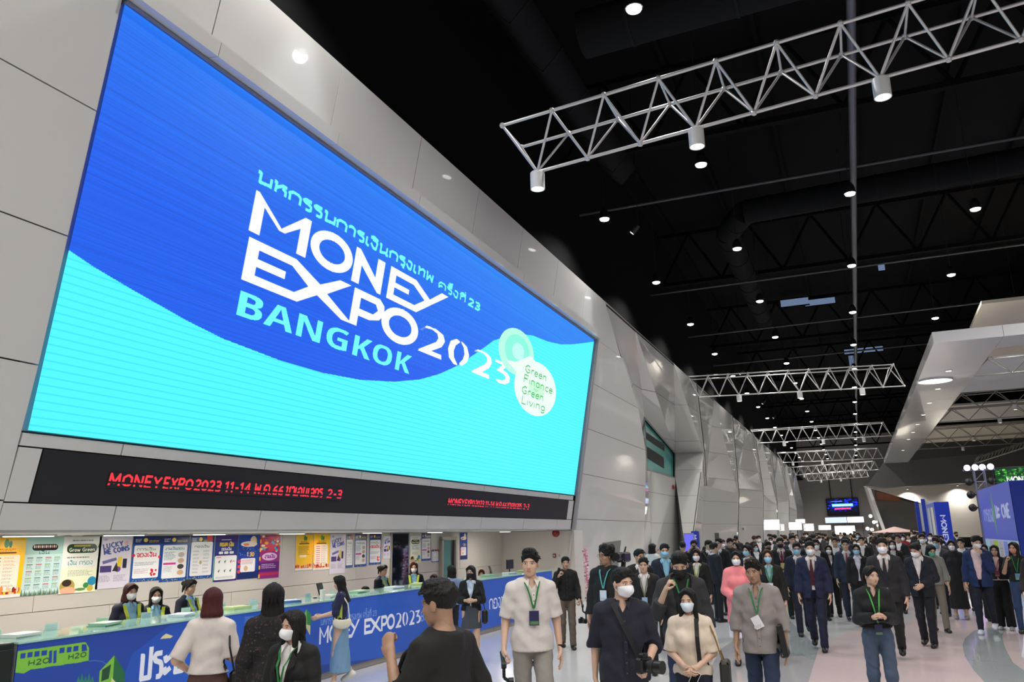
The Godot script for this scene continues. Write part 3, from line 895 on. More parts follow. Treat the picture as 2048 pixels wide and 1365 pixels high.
func torso(f: Field, woman: bool, g: float, fat: float, loose: float) -> void:
	if woman:
		f.cone(Vector3(-0.06, 0.93, -0.01), 0.105 * fat + g, Vector3(0.06, 0.93, -0.01), 0.105 * fat + g, Vector3(1, 1, 0.88))
		f.cone(Vector3(0, 1.02, 0), 0.115 * fat + g + loose, Vector3(0, 1.16, 0), 0.116 * fat + g + loose * 0.5, Vector3(1, 1, 0.76))
		f.cone(Vector3(0, 1.2, 0.0), 0.122 * fat + g, Vector3(0, 1.31, -0.01), 0.125 + g, Vector3(1, 1, 0.7))
		for s in [-1.0, 1.0]: f.ell(Vector3(0.062 * s, 1.225, 0.075), Vector3(0.055, 0.055, 0.045) + Vector3(g, g, g) * 0.8, 0.05)
		for q in [-1.0, 1.0]: f.cone(Vector3(0.02 * q, 1.405, -0.025), 0.045 + g, Vector3(0.125 * q, 1.36, -0.018), 0.044 + g, Vector3.ONE, 0.05)
	else:
		f.cone(Vector3(-0.05, 0.94, -0.005), 0.11 * fat + g, Vector3(0.05, 0.94, -0.005), 0.11 * fat + g, Vector3(1, 1, 0.85))
		f.cone(Vector3(0, 0.99, 0.0), 0.13 * fat + g + loose, Vector3(0, 1.16, 0), 0.132 * fat + g + loose * 0.6, Vector3(1, 1, 0.76))
		f.cone(Vector3(0, 1.2, 0), 0.143 * fat + g, Vector3(0, 1.3, -0.012), 0.146 + g, Vector3(1, 1, 0.68))
		for q in [-1.0, 1.0]: f.cone(Vector3(0.03 * q, 1.41, -0.028), 0.052 + g, Vector3(0.148 * q, 1.362, -0.018), 0.05 + g, Vector3.ONE, 0.05)
func pose_key(s: Dictionary) -> String:
	return "%s %s %s %s %s %s" % [s.get("woman", false), s.get("left", "down"), s.get("right", "down"), s.get("legs", "stand"), s.get("fat", 1.0), s.get("cell", 0.02)]
func head_xf(s: Dictionary) -> Transform3D:
	var hd: Array = s.get("head", [0, 0, 0])
	var b := Basis(Vector3.UP, deg_to_rad(hd[0])) * Basis(Vector3.RIGHT, deg_to_rad(hd[1])) * Basis(Vector3.BACK, deg_to_rad(hd[2]))
	var k := 0.91 if s.get("woman", false) else 0.935
	var neck := Vector3(0, 1.465, -0.012)
	return Transform3D(b.scaled(Vector3(k, k, k)), neck + b * Vector3(0, 0.112, 0.014))
# the body is one surface: trunk, arms, hands, neck and head, and the legs where they show
func body_mesh(s: Dictionary, j: Dictionary) -> ArrayMesh:
	var key := "body %s %s %s %s" % [pose_key(s), s.get("head", [0, 0, 0]), s.get("legs_show", false), s.skin]
	if meshes.has(key): return meshes[key]
	var woman: bool = s.get("woman", false)
	var cell: float = s.get("cell", 0.02)
	var fine := cell < 0.018
	var show: bool = s.get("legs_show", false)
	var f := Field.new(Vector3(-0.4, 0.0 if show else 0.8, -0.36), Vector3(0.4, 1.56, 0.4), maxf(cell, 0.015), 0.035)
	torso(f, woman, -0.012, 0.96, 0.0)
	f.cone(Vector3(0, 1.37, -0.025), 0.056, Vector3(0, 1.5, -0.012), 0.05 if not woman else 0.043)
	for n in ["l", "r"]:
		f.cone(j["sh" + n], 0.045, j["el" + n], 0.037, Vector3.ONE, 0.02)
		f.cone(j["el" + n], 0.038, j["wr" + n], 0.025, Vector3.ONE, 0.02)
		if show:
			f.cone(j["hip" + n], 0.085, j["kn" + n], 0.055)
			f.cone(j["kn" + n], 0.053, j["kn" + n].lerp(j["an" + n], 0.35) + Vector3(0, 0, -0.015), 0.052)
			f.cone(j["kn" + n].lerp(j["an" + n], 0.35) + Vector3(0, 0, -0.015), 0.05, j["an" + n], 0.034)
			f.cone(j["an" + n], 0.034, j["an" + n] + Vector3(0, -0.045, 0.08), 0.03)
	var mb := MB.new()
	mb.tint = s.skin
	f.net(mb)
	mb.add(head_mb(woman, fine), head_xf(s))
	for n in ["l", "r"]:
		var side := 1.0 if n == "l" else -1.0
		var down: Vector3 = (j["wr" + n] - j["el" + n]).normalized()
		var y := -down
		# the palm faces inwards, the thumb forwards or up
		var thumb := Vector3(0, 0, 1) if absf(down.z) < 0.6 else Vector3(0, 1, 0)
		if j["hd" + n] == "hold": thumb = Vector3(-side * 0.4, 0.8, 0.4)
		var z := (thumb - y * thumb.dot(y)).normalized()
		var x := y.cross(z)
		var hb := Basis(x, y, z)
		if x.x * side > 0: hb = Basis(-x, y, z)
		mb.add(hand_mb(j["hd" + n], fine), Transform3D(hb.scaled_local(Vector3.ONE * (0.93 if woman else 1.02)), j["wr" + n]))
	meshes[key] = mb.mesh(true)
	return meshes[key]
# kind: tee, shirt, blouse, jacket, hoodie, vest, dress; sleeve: share of the arm that is covered (1 = elbow, 2 = wrist)
func top_mesh(s: Dictionary, j: Dictionary, kind: String, sleeve: float, hem: float, g: float) -> ArrayMesh:
	var key := "top %s %s %.2f %.2f %.3f %s" % [pose_key(s), kind, sleeve, hem, g, s.get("vee", 0)]
	if meshes.has(key): return meshes[key]
	var woman: bool = s.get("woman", false)
	var cell: float = s.get("cell", 0.02)
	var f := Field.new(Vector3(-0.42, hem - 0.03, -0.34), Vector3(0.42, 1.54, 0.42), cell, 0.04)
	var fat: float = s.get("fat", 1.0)
	torso(f, woman, g, fat, s.get("loose", 0.012))
	if hem < 0.88 and kind != "inner":
		f.cone(Vector3(0, 0.95, -0.005), 0.15 * fat + g, Vector3(0, hem, 0), 0.16 * fat + g + s.get("flare", 0.0), Vector3(1, 1, 0.8))
	var sg := g * 0.8 + (0.008 if kind in ["jacket", "hoodie", "blouse"] else 0.004)
	for n in ["l", "r"]:
		if sleeve <= 0.0: continue
		var a: Vector3 = j["sh" + n]; var e: Vector3 = j["el" + n]; var w: Vector3 = j["wr" + n]
		if sleeve <= 1.0:
			var t := a.lerp(e, sleeve)
			f.cone(a, 0.05 + sg, t, 0.05 + sg, Vector3.ONE, 0.02)
			# an open end: cut square across the arm
			cut_end(f, t, (e - a).normalized(), 0.1)
		else:
			var t := e.lerp(w, sleeve - 1.0)
			f.cone(a, 0.05 + sg, e, 0.043 + sg, Vector3.ONE, 0.02)
			f.cone(e, 0.043 + sg, t, (0.034 if sleeve > 1.8 else 0.04) + sg, Vector3.ONE, 0.02)
			cut_end(f, t, (w - e).normalized(), 0.08)
	# collar: stands up round the neck
	if kind in ["shirt", "jacket", "polo", "hoodie", "inner"]:
		f.cone(Vector3(0, 1.4, -0.03), 0.07 + g * 0.5, Vector3(0, 1.455, -0.02), 0.06 + g * 0.4, Vector3.ONE, 0.03)
		f.clip(Vector3(0, 1, -0.25), 1.463)
	f.sub_ell(Vector3(0, 1.5, 0.005), Vector3(0.052, 0.075, 0.06))
	var vee: float = s.get("vee", 0.0)
	if kind in ["jacket"]: f.lapel(1.1, 1.42, 0.085, 0.16)
	elif kind == "open": f.lapel(0.7, 1.42, 0.09, 0.0)
	elif kind == "vest": f.lapel(0.95, 1.42, 0.1, 0.1)
	elif vee > 0: f.lapel(1.42 - vee, 1.42, 0.034, -9.0)
	if cell < 0.018:
		f.ripple(0.003, Vector3(26, 34, 30), 1.0 + hem * 7.0)
		f.ripple(0.0012, Vector3(-21, 61, 17), 2.0 + hem * 3.0)
	f.clip(Vector3(0, -1, 0), -hem)
	var mb := MB.new()
	f.net(mb)
	meshes[key] = mb.mesh()
	return meshes[key]
func cut_end(f: Field, at: Vector3, dir: Vector3, r: float) -> void:
	var s := f.span(at - Vector3(r, r, r), at + Vector3(r, r, r))
	var rr := r * r
	for z in range(s[4], s[5] + 1):
		for y in range(s[2], s[3] + 1):
			var row := (z * f.ny + y) * f.nx
			for x in range(s[0], s[1] + 1):
				var p := Vector3(f.o.x + x * f.h, f.o.y + y * f.h, f.o.z + z * f.h) - at
				var q := p.dot(dir)
				if q > f.d[row + x] and (p - dir * q).length_squared() < rr * 0.8 and q > -f.h * 2.0: f.d[row + x] = q
func trousers_mesh(s: Dictionary, j: Dictionary, kind: String) -> ArrayMesh:
	var key := "legs %s %s" % [pose_key(s), kind]
	if meshes.has(key): return meshes[key]
	var woman: bool = s.get("woman", false)
	var cell: float = s.get("cell", 0.02)
	var f := Field.new(Vector3(-0.3, 0.0, -0.42), Vector3(0.3, 1.1, 0.42), cell, 0.03)
	var fat: float = s.get("fat", 1.0)
	var hw := 0.11 if woman else 0.104
	f.cone(Vector3(-0.055, 0.93, -0.006), hw * fat, Vector3(0.055, 0.93, -0.006), hw * fat, Vector3(1, 1, 0.88))
	f.cone(Vector3(0, 0.98, 0), 0.128 * fat, Vector3(0, 1.06, 0), 0.122 * fat, Vector3(1, 1, 0.76))
	if kind.begins_with("skirt") or kind == "dress":
		var hem := 0.62 if kind == "skirt_short" else 0.22 if kind == "skirt_long" else 0.4
		f.cone(Vector3(0, 0.94, -0.005), 0.15 * fat, Vector3(0, hem, -0.02), 0.2 if kind != "skirt_short" else 0.19, Vector3(1, 1, 0.82))
		f.ripple(0.006, Vector3(38, 2, 30), 0.0)
		f.clip(Vector3(0, -1, 0), -hem)
	else:
		var wide := 0.03 if kind == "wide" else 0.0
		for n in ["l", "r"]:
			f.cone(j["hip" + n] + Vector3(0, -0.01, 0), 0.088 * fat, j["kn" + n], 0.07 + wide * 0.7)
			f.cone(j["kn" + n], 0.068 + wide * 0.7, j["an" + n] + Vector3(0, -0.02, 0), 0.06 + wide if kind != "slim" else 0.048)
		if cell < 0.018:
			f.ripple(0.0026, Vector3(20, 30, 24), 0.6)
			f.ripple(0.002, Vector3(40, 66, 30), 0.2)
		for n in ["l", "r"]: cut_end(f, j["an" + n] + Vector3(0, -0.025, 0), (j["an" + n] - j["kn" + n]).normalized(), 0.12)
	f.clip(Vector3(0, 1, 0), 1.055)
	var mb := MB.new()
	f.net(mb)
	meshes[key] = mb.mesh()
	return meshes[key]
# how far the chest stands out at height y
func chest_z(s: Dictionary, y: float, x: float, g: float) -> float:
	var w: bool = s.get("woman", false)
	var zr: float = (0.095 if w else 0.102) * s.get("fat", 1.0) + g + 0.012
	if w and y > 1.15 and y < 1.3: zr += 0.03
	if y > 1.3: zr -= (y - 1.3) * 0.35
	if y < 1.15: zr += 0.004
	return zr * sqrt(maxf(0.0, 1.0 - pow(x / 0.2, 2.0)))
func lanyard(o: Node3D, s: Dictionary, c: Color, low: float, g: float, badge: Color, bw := 0.085, bh := 0.12, tilt := 0.0) -> void:
	var mb := MB.new()
	for side in [-1.0, 1.0]:
		var pts := []; var sd := []
		for k in 7:
			var t := k / 6.0
			var y := lerpf(1.43, low + bh / 2 + 0.02, t)
			var x: float = side * lerpf(0.068, 0.004, pow(t, 0.8))
			pts.append(Vector3(x, y, chest_z(s, y, x, g) + 0.004 if t > 0.05 else 0.05))
			sd.append(Vector3(1, 0.25 * side, 0).normalized())
		mb.ribbon(pts, sd, 0.017, Vector3(0, 0, 0.003))
	put("lanyard", mb, cloth(c), o)
	var bm := MB.new()
	var bz := chest_z(s, low, 0, g) + 0.012
	bm.cbox(Vector3(0, low, bz), Vector3(bw, bh, 0.006), 0.001, Basis(Vector3.BACK, tilt))
	var b := put("badge", bm, mat(badge, 0.35), o)
	var pm := MB.new()
	pm.box(Vector3(0, low - bh * 0.32, bz + 0.0035), Vector3(bw * 0.85, bh * 0.22, 0.001), Basis(Vector3.BACK, tilt))
	put("badge_strip", pm, mat(badge.lerp(Color(0.45, 0.7, 0.3), 0.6) if badge.get_luminance() < 0.5 else badge.darkened(0.1), 0.4), b)
func person(at: Vector3, turn: float, tall: float, s: Dictionary) -> Node3D:
	var o := thing("person", s.label, "person", at, deg_to_rad(turn), s.get("group", ""))
	var k := tall / 1.7
	o.scale = Vector3(k, k, k)
	var j := skeleton(s)
	var woman: bool = s.get("woman", false)
	var skin_m: StandardMaterial3D
	if not mats.has("skin"):
		skin_m = StandardMaterial3D.new()
		skin_m.vertex_color_use_as_albedo = true; skin_m.roughness = 0.5
		skin_m.subsurf_scatter_enabled = true; skin_m.subsurf_scatter_strength = 0.12
		mats["skin"] = skin_m
	put("body", body_mesh(s, j), mats["skin"], o)
	var hx := head_xf(s)
	if s.get("hair", "") != "":
		var hm := hair_mat(s.get("hair_color", Color(0.06, 0.05, 0.05)))
		var h := put("hair" if s.hair != "cap" else "cap", hair_mesh(s.hair), hm, o)
		h.transform = hx
	if s.has("mask"):
		var m := put("face_mask", mask_mesh(s.get("mask_kind", "beak")), mat(s.mask, 0.8), o)
		m.transform = hx
	if s.get("glasses", false):
		var mb := MB.new()
		for side in [-1.0, 1.0]:
			var ring := []
			for q in 13: ring.append(Vector3(0.032 * side + cos(TAU * q / 12) * 0.024, 0.002 + sin(TAU * q / 12) * 0.018, 0.102))
			mb.path(ring, 0.0018, 5)
			mb.tube(Vector3(0.056 * side, 0.006, 0.102), Vector3(0.082 * side, 0.004, 0.0), 0.0018)
		mb.tube(Vector3(-0.008, 0.006, 0.103), Vector3(0.008, 0.006, 0.103), 0.0018)
		var g := put("glasses", mb, mat(Color(0.03, 0.03, 0.03), 0.3), o)
		g.transform = hx
	var g := 0.012
	for t in s.tops:
		# [kind, colour, sleeve, hem, thickness]
		g = t[4] if t.size() > 4 else 0.014
		var m: StandardMaterial3D = t[1] if t[1] is StandardMaterial3D else cloth(t[1])
		var gm := put({"inner": "shirt", "open": "cardigan", "tee": "t_shirt", "polo": "polo_shirt"}.get(t[0], t[0]), top_mesh(s, j, t[0], t[2], t[3], g), m, o)
		var near: bool = s.get("cell", 0.02) < 0.016
		if near and t[0] in ["shirt", "polo"]:
			# placket and buttons
			var low: float = 1.24 if t[0] == "polo" else t[3] + 0.03
			var top: float = 1.4 - s.get("vee", 0.02)
			var pm := MB.new()
			var pts := []; var sd := []
			var n := 3 if t[0] == "polo" else 8
			for q in n + 1:
				var yy := lerpf(top, low, float(q) / n)
				pts.append(Vector3(0.004, yy, chest_z(s, yy, 0, g) + 0.001)); sd.append(Vector3.RIGHT)
			pm.ribbon(pts, sd, 0.03, Vector3(0, 0, 0.005))
			put("placket", pm, m, gm)
			for q in (2 if t[0] == "polo" else 6):
				var yy := lerpf(top, low, (q + 0.4) / (2.0 if t[0] == "polo" else 6.0))
				var bt := MB.new()
				var bz := chest_z(s, yy, 0, g) + 0.006
				bt.tube(Vector3(0.004, yy, bz), Vector3(0.004, yy, bz + 0.003), 0.0055, 0.005, 8)
				put("button", bt, mat(Color(0.3, 0.28, 0.27), 0.4), gm)
		if t[0] == "jacket" and s.get("cell", 0.02) < 0.026:
			# lapels turned back along the opening, and one button
			for q in [-1.0, 1.0]:
				var lm := MB.new()
				var zz := func(x: float, y: float) -> Vector3: return Vector3(x * q, y, chest_z(s, y, x, g) + 0.006)
				var a0: Vector3 = zz.call(0.062, 1.4); var a1: Vector3 = zz.call(0.104, 1.345); var a2: Vector3 = zz.call(0.098, 1.3); var a3: Vector3 = zz.call(0.012, 1.12); var a4: Vector3 = zz.call(0.05, 1.26)
				for tri in [[a0, a1, a2], [a0, a2, a4], [a4, a2, a3]]: lm.slab(tri, Vector3(0, 0, 0.006))
				put("lapel", lm, m, gm)
			if near:
				var bm := MB.new()
				bm.tube(Vector3(0.01, 1.08, chest_z(s, 1.08, 0, g) + 0.004), Vector3(0.01, 1.08, chest_z(s, 1.08, 0, g) + 0.01), 0.009, 0.008, 10)
				put("button", bm, mat(Color(0.03, 0.03, 0.03), 0.4), gm)
	if s.has("collar"): collar(o, s.collar, 0.02)
	elif s.tops.size() > 1 and s.tops[1][0] in ["jacket", "vest"] and s.get("cell", 0.02) < 0.026: collar(o, s.tops[0][1], 0.008)
	if s.has("tie"):
		var mb := MB.new()
		var pts := [Vector3(0, 1.41, 0.075)]
		for y in [1.38, 1.3, 1.2, 1.1, 1.04]: pts.append(Vector3(0.0, y, chest_z(s, y, 0, 0.008) + 0.002))
		var wds := [0.03, 0.026, 0.045, 0.06, 0.075, 0.07]
		for q in 5:
			var a: Vector3 = pts[q]; var b: Vector3 = pts[q + 1]
			mb.slab([a - Vector3(wds[q] / 2, 0, 0), a + Vector3(wds[q] / 2, 0, 0), b + Vector3(wds[q + 1] / 2, 0, 0), b - Vector3(wds[q + 1] / 2, 0, 0)], Vector3(0, 0, 0.008))
		var e: Vector3 = pts[5]
		mb.slab([e - Vector3(0.035, 0, 0), e + Vector3(0.035, 0, 0), e + Vector3(0, -0.045, 0)], Vector3(0, 0, 0.008))
		put("tie", mb, cloth(s.tie), o)
	if s.has("bottom"):
		var m2: StandardMaterial3D = s.bottom[1] if s.bottom[1] is StandardMaterial3D else cloth(s.bottom[1])
		put("skirt" if s.bottom[0].begins_with("skirt") else "trousers", trousers_mesh(s, j, s.bottom[0]), m2, o)
	if s.get("shoes", Color(0.03, 0.03, 0.03)) != Color(0, 0, 0, 0):
		for n in ["l", "r"]:
			var sh := put("shoe", shoe_mesh(s.get("shoe_kind", "plain")), mat(s.get("shoes", Color(0.05, 0.05, 0.05)), 0.45), o)
			var foot: Vector3 = j["an" + n]
			var lift: float = j["heel" + n]
			sh.transform = Transform3D(Basis(Vector3.RIGHT, lift * 4.0), Vector3(foot.x, foot.y - 0.085 + lift * 0.25, foot.z))
	if s.has("lanyard"): lanyard(o, s, s.lanyard[0], s.lanyard[1], g, s.lanyard[2], 0.085, 0.12, s.lanyard[3] if s.lanyard.size() > 3 else 0.0)
	return o
func hand_point(s: Dictionary, o: Node3D, side: String, drop := 0.09) -> Vector3:
	var j := skeleton(s)
	var w: Vector3 = j["wr" + side]
	return o.transform * (w + (w - j["el" + side]).normalized() * drop)

# a turned-down shirt collar: a band round the neck and two points in front
func collar(o: Node3D, c: Color, g: float) -> void:
	var mb := MB.new()
	var n := 14
	for k in n:
		var a0 := deg_to_rad(lerpf(22, 338, float(k) / n)); var a1 := deg_to_rad(lerpf(22, 338, float(k + 1) / n))
		var f0 := 0.5 + 0.5 * cos(a0); var f1 := 0.5 + 0.5 * cos(a1)
		var hi0 := Vector3(sin(a0) * 0.06, 1.478 - 0.03 * f0, -0.014 + cos(a0) * 0.062); var hi1 := Vector3(sin(a1) * 0.06, 1.478 - 0.03 * f1, -0.014 + cos(a1) * 0.062)
		var lo0 := Vector3(sin(a0) * (0.085 + g * 0.4), 1.43 - 0.03 * f0, -0.018 + cos(a0) * (0.083 + g)); var lo1 := Vector3(sin(a1) * (0.085 + g * 0.4), 1.43 - 0.03 * f1, -0.018 + cos(a1) * (0.083 + g))
		mb.slab([hi0, hi1, lo1], (hi0 - Vector3(0, 1.45, -0.014)).normalized() * 0.004)
		mb.slab([hi0, lo1, lo0], (hi0 - Vector3(0, 1.45, -0.014)).normalized() * 0.004)
	for q in [-1.0, 1.0]:
		mb.slab([Vector3(0.02 * q, 1.448, 0.052), Vector3(0.066 * q, 1.43, 0.055 + g * 0.6), Vector3(0.042 * q, 1.382, 0.086 + g)], Vector3(0, 0.002, 0.006))
	put("collar", mb, cloth(c), o)

# ------------------------------------------------------------------ the leaning wall with the screen
const LEAN := 0.15838        # tan 9 degrees
func wp(u: float, y: float, off := 0.0) -> Vector3:     # u runs into the hall, off stands out from the wall
	var yy := 1.0796 * y + 0.035
	return Vector3(-7.7 + (yy - 2.14) * LEAN + off * 0.98769, yy - off * 0.15643, -(1.2211 * u + 0.0483 * y + 0.805))
func wall_n() -> Vector3: return Vector3(0.98769, -0.15643, 0)
var white_panel: StandardMaterial3D
var seam_m: StandardMaterial3D
var fold_panel: StandardMaterial3D
func panel(parent: Node, pts: Array, m: Material, off := 0.0, thick := 0.04, called := "panel") -> void:
	# pts: (u, y) corners
	var q := []
	for p in pts: q.append(wp(p[0], p[1], off))
	var mb := MB.new()
	mb.slab(q, -wall_n() * thick)
	put(called, mb, m, parent)
func rectp(u0: float, u1: float, y0: float, y1: float, gap := 0.007) -> Array:
	return [[u0 + gap, y1 - gap], [u1 - gap, y1 - gap], [u1 - gap, y0 + gap], [u0 + gap, y0 + gap]]

func build_left_wall() -> void:
	white_panel = StandardMaterial3D.new()
	white_panel.albedo_color = Color(0.745, 0.74, 0.73); white_panel.roughness = 0.55
	white_panel.clearcoat_enabled = true; white_panel.clearcoat = 0.55; white_panel.clearcoat_roughness = 0.03
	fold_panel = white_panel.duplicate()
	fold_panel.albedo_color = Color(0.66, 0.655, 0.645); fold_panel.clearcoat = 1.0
	seam_m = mat(Color(0.16, 0.155, 0.15), 0.8)
	var w := frame_node("wall_left", "leaning wall of glossy white panels with dark joints")
	# dark carcass behind the panels, so that the joints are grooves
	var mb := MB.new()
	mb.slab([wp(-8, 1.9, -0.045), wp(-8, 8.42, -0.045), wp(18.3, 8.42, -0.045), wp(22.85, 5.94, -0.045), wp(24.2, 4.7, -0.045), wp(25.1, 1.9, -0.045)], -wall_n() * 0.12)
	put("carcass", mb, seam_m, w)
	var ys := [1.9, 2.17, 3.41, 4.66, 5.945, 7.2, 8.42]
	# left of the screen
	for r in ys.size() - 1:
		for e in [[-8.0, -5.6], [-5.6, -1.6], [-1.6, 2.42], [2.42, 3.49]]:
			if e[1] < 3.0 or r > 5: panel(w, rectp(e[0], e[1], ys[r], ys[r + 1]), white_panel)
			else:
				# the outer edge follows the edge of the screen
				var y0: float = ys[r] + 0.007; var y1: float = ys[r + 1] - 0.007
				panel(w, [[e[0] + 0.007, y1], [3.665 - (y1 - 2.79) * 0.0435 if y1 > 2.79 else 3.66, y1], [3.665 - (y0 - 2.79) * 0.0435 if y0 > 2.79 else 3.66, y0], [e[0] + 0.007, y0]], white_panel)
	# above the screen
	var cols := [3.44, 4.5, 6.55, 8.6, 10.64, 12.67, 14.72, 16.72]
	for c in cols.size() - 1:
		panel(w, rectp(cols[c], cols[c + 1], 7.36, 8.42), white_panel)
	panel(w, [[16.727, 8.413], [18.28, 8.413], [20.3, 7.2], [20.2, 7.2], [17.9, 7.2], [17.9, 7.36], [16.727, 7.36]], white_panel)
	# the raised reveal along the top of the screen, in lengths
	for c in cols.size() - 1:
		panel(w, rectp(cols[c], cols[c + 1], 7.17, 7.36, 0.005), white_panel, 0.2, 0.24, "reveal")
	panel(w, rectp(16.72, 17.9, 7.17, 7.36, 0.005), white_panel, 0.2, 0.24, "reveal")
	# between screen and ticker, and under the ticker
	var c2 := [3.66, 4.66, 6.65, 8.63, 10.62, 12.64, 14.68, 16.7, 17.72]
	for c in c2.size() - 1:
		panel(w, rectp(c2[c], c2[c + 1], 2.66, 2.79), white_panel)
		panel(w, rectp(c2[c] + (0.09 if c > 0 else 0.0), c2[c + 1] + 0.09, 1.9, 2.155), white_panel)
	panel(w, rectp(3.66, 3.88, 2.155, 2.66), white_panel)
	panel(w, rectp(17.42, 17.8, 2.155, 2.66), white_panel)
	# right of the screen to the first fold
	var edge := [[8.42, 18.3], [7.2, 20.5], [5.945, 22.8], [4.66, 24.22], [3.41, 24.72], [2.17, 25.12], [0.0, 25.6]]
	for r in range(1, edge.size() - 1):
		panel(w, [[17.98, edge[r][0] - 0.006], [edge[r][1] - 0.005, edge[r][0] - 0.006], [edge[r + 1][1] - 0.005, edge[r + 1][0] + 0.006], [17.98, edge[r + 1][0] + 0.006]], white_panel)
	var pm := MB.new()
	pm.slab([wp(17.98, 7.2, 0.02), wp(17.83, 7.2, 0.02), wp(17.83, 1.9, 0.02), wp(17.98, 1.9, 0.02)], wall_n() * 0.07)
	var post := struct("trim_1", pm, mat(Color(0.62, 0.62, 0.64), 0.3, 0.2), "slim metal post down the edge of the screen")
	post.set_meta("label", "slim metal post down the edge of the screen")
	# panel for a service hatch low on the wall
	var hm := MB.new()
	hm.slab([wp(20.6, 1.5, 0.004), wp(22.4, 1.55, 0.004), wp(22.4, 0.5, 0.004), wp(20.6, 0.5, 0.004)], wall_n() * 0.02)
	put("service_hatch", hm, mat(Color(0.42, 0.42, 0.41), 0.5), w)

func screen_picture() -> Image:
	var iw := 2048; var ih := 624
	var img := Image.create_empty(iw, ih, false, Image.FORMAT_RGB8)
	var r := RandomNumberGenerator.new()
	r.seed = 7
	# rows of the display differ a little, the blue drifts lighter to the upper right
	for y in ih:
		var v := float(y) / ih
		var jit := r.randf_range(-0.035, 0.02)
		for b in 32:
			var u := b / 31.0
			var k := clampf(0.25 + 0.75 * u - v * 1.3 + 0.25, 0, 1)
			var c := Color(0.095 + 0.09 * k, 0.385 + 0.16 * k, 0.94 + 0.04 * k)
			c = Color(c.r + jit * 0.3, c.g + jit, c.b + jit)
			if y % 13 == 0: c = c.darkened(0.06)
			img.fill_rect(Rect2i(b * 64, y, 64, 1), c)
	var S := func(u: float, yy: float) -> Vector2: return Vector2((u - 3.6) / 14.15 * iw, (7.12 - yy) / 4.31 * ih)
	# sky-blue streaks at the left
	for k in 60:
		var u := r.randf_range(3.6, 8.5); var yy := r.randf_range(4.5, 7.1)
		var p: Vector2 = S.call(u, yy)
		var l := r.randf_range(40, 260)
		for q in int(l):
			var px := int(p.x) + q; var py := int(p.y) + int(q * 0.12)
			if px < iw and py < ih: img.set_pixel(px, py, img.get_pixel(px, py).lerp(Color(0.25, 0.6, 1.0), 0.22))
	# the aqua wave
	var top := [[3.5, 4.56], [3.85, 4.46], [4.3, 4.36], [5.0, 4.22], [5.54, 4.14], [6.5, 4.08], [7.3, 4.08], [8.16, 4.14], [9.0, 4.27], [9.7, 4.44], [10.3, 4.66], [10.9, 4.95], [11.5, 5.33], [12.1, 5.72], [12.67, 5.95], [13.3, 6.16], [13.9, 6.27], [14.7, 6.33], [15.5, 6.45], [16.2, 6.62], [17.0, 6.85], [17.9, 7.12]]
	var ring := []
	for p in top: ring.append(S.call(p[0], p[1]))
	ring.append(Vector2(iw + 5, ih + 5)); ring.append(Vector2(-5, ih + 5))
	# fill the wave row by row so that the display's lines stay visible
	var aq := Image.create_empty(iw, ih, false, Image.FORMAT_RGB8)
	fill_poly(aq, [ring], Color.WHITE)
	for y in ih:
		var c := Color(0.32, 0.985, 1.0)
		if y % 11 < 2: c = Color(0.24, 0.92, 0.99)
		var x := 0
		while x < iw:
			if aq.get_pixel(x, y).r > 0.5:
				var e := x
				while e < iw and aq.get_pixel(e, y).r > 0.5: e += 1
				img.fill_rect(Rect2i(x, y, e - x, 1), c)
				x = e
			else: x += 3
	# halftone dots
	for a in 60:
		for b in 26:
			var u := 8.4 + a * 0.055; var yy := 4.45 + b * 0.075
			var dd := Vector2((u - 9.9) / 1.7, (yy - 5.3) / 0.95).length()
			if dd < 1.0 and (a + b) % 2 == 0 and yy > 4.3 + (u - 9.0) * 0.45:
				var p: Vector2 = S.call(u, yy)
				var sz := 2.5 * (1.0 - dd) + 0.8
				rect(img, p.x, p.y, sz, sz, Color(0.2, 0.55, 1.0))
	var ux := Vector2(0.52 / 14.15 * iw, 0)
	var uy := Vector2(0, -0.52 / 4.31 * ih)
	logo(img, LOGO_MONEY, S.call(5.6, 5.52), ux, uy, Color.WHITE)
	ux = Vector2(0.545 / 14.15 * iw, 0); uy = Vector2(0, -0.55 / 4.31 * ih)
	logo(img, LOGO_EXPO, S.call(5.63, 4.9), ux, uy, Color.WHITE)
	for q in [Vector2(-2.6, -1.2), Vector2(2.6, -1.2), Vector2(-2.6, 1.2), Vector2(2.6, 1.2), Vector2.ZERO]: logo(img, LOGO_YEAR, S.call(5.6, 4.92) + q, ux, uy * 0.88, Color.WHITE)
	var pxm := iw / 14.15
	var pym := ih / 4.31
	var light := Color(0.45, 1.0, 0.98)
	write(img, "มหกรรมการเงินกรุงเทพ", S.call(5.58, 6.155), Vector2(20, 0.125 * pym), 6.4, light, 0.0, 4.05 * pxm)
	write(img, "ครั้งที่", S.call(9.83, 6.13), Vector2(20, 0.11 * pym), 5.4, light, 0.0, 0.95 * pxm)
	write(img, "23", S.call(10.9, 6.13), Vector2(20, 0.13 * pym), 6.4, light, 0.0, 0.45 * pxm)
	type_text(img, "BANGKOK", S.call(5.66, 4.465), 3.72 * pxm, 0.31 * pym, light)
	# the two joined discs
	var p1: Vector2 = S.call(13.2, 5.72)
	var p2: Vector2 = S.call(14.45, 5.12)
	fill_poly(img, [oval(p1.x, p1.y, 0.88 * pxm, 0.5 * pym, 48)], Color(0.72, 1.0, 0.9))
	fill_poly(img, [oval(p1.x + 4, p1.y - 3, 0.62 * pxm, 0.36 * pym, 48)], Color(0.55, 0.98, 0.88))
	fill_poly(img, [oval(p1.x + 8, p1.y - 4, 0.3 * pxm, 0.18 * pym, 48)], Color(0.75, 1.0, 0.95))
	fill_poly(img, [oval(p2.x, p2.y, 1.18 * pxm, 0.62 * pym, 56)], Color(0.93, 1.0, 0.96))
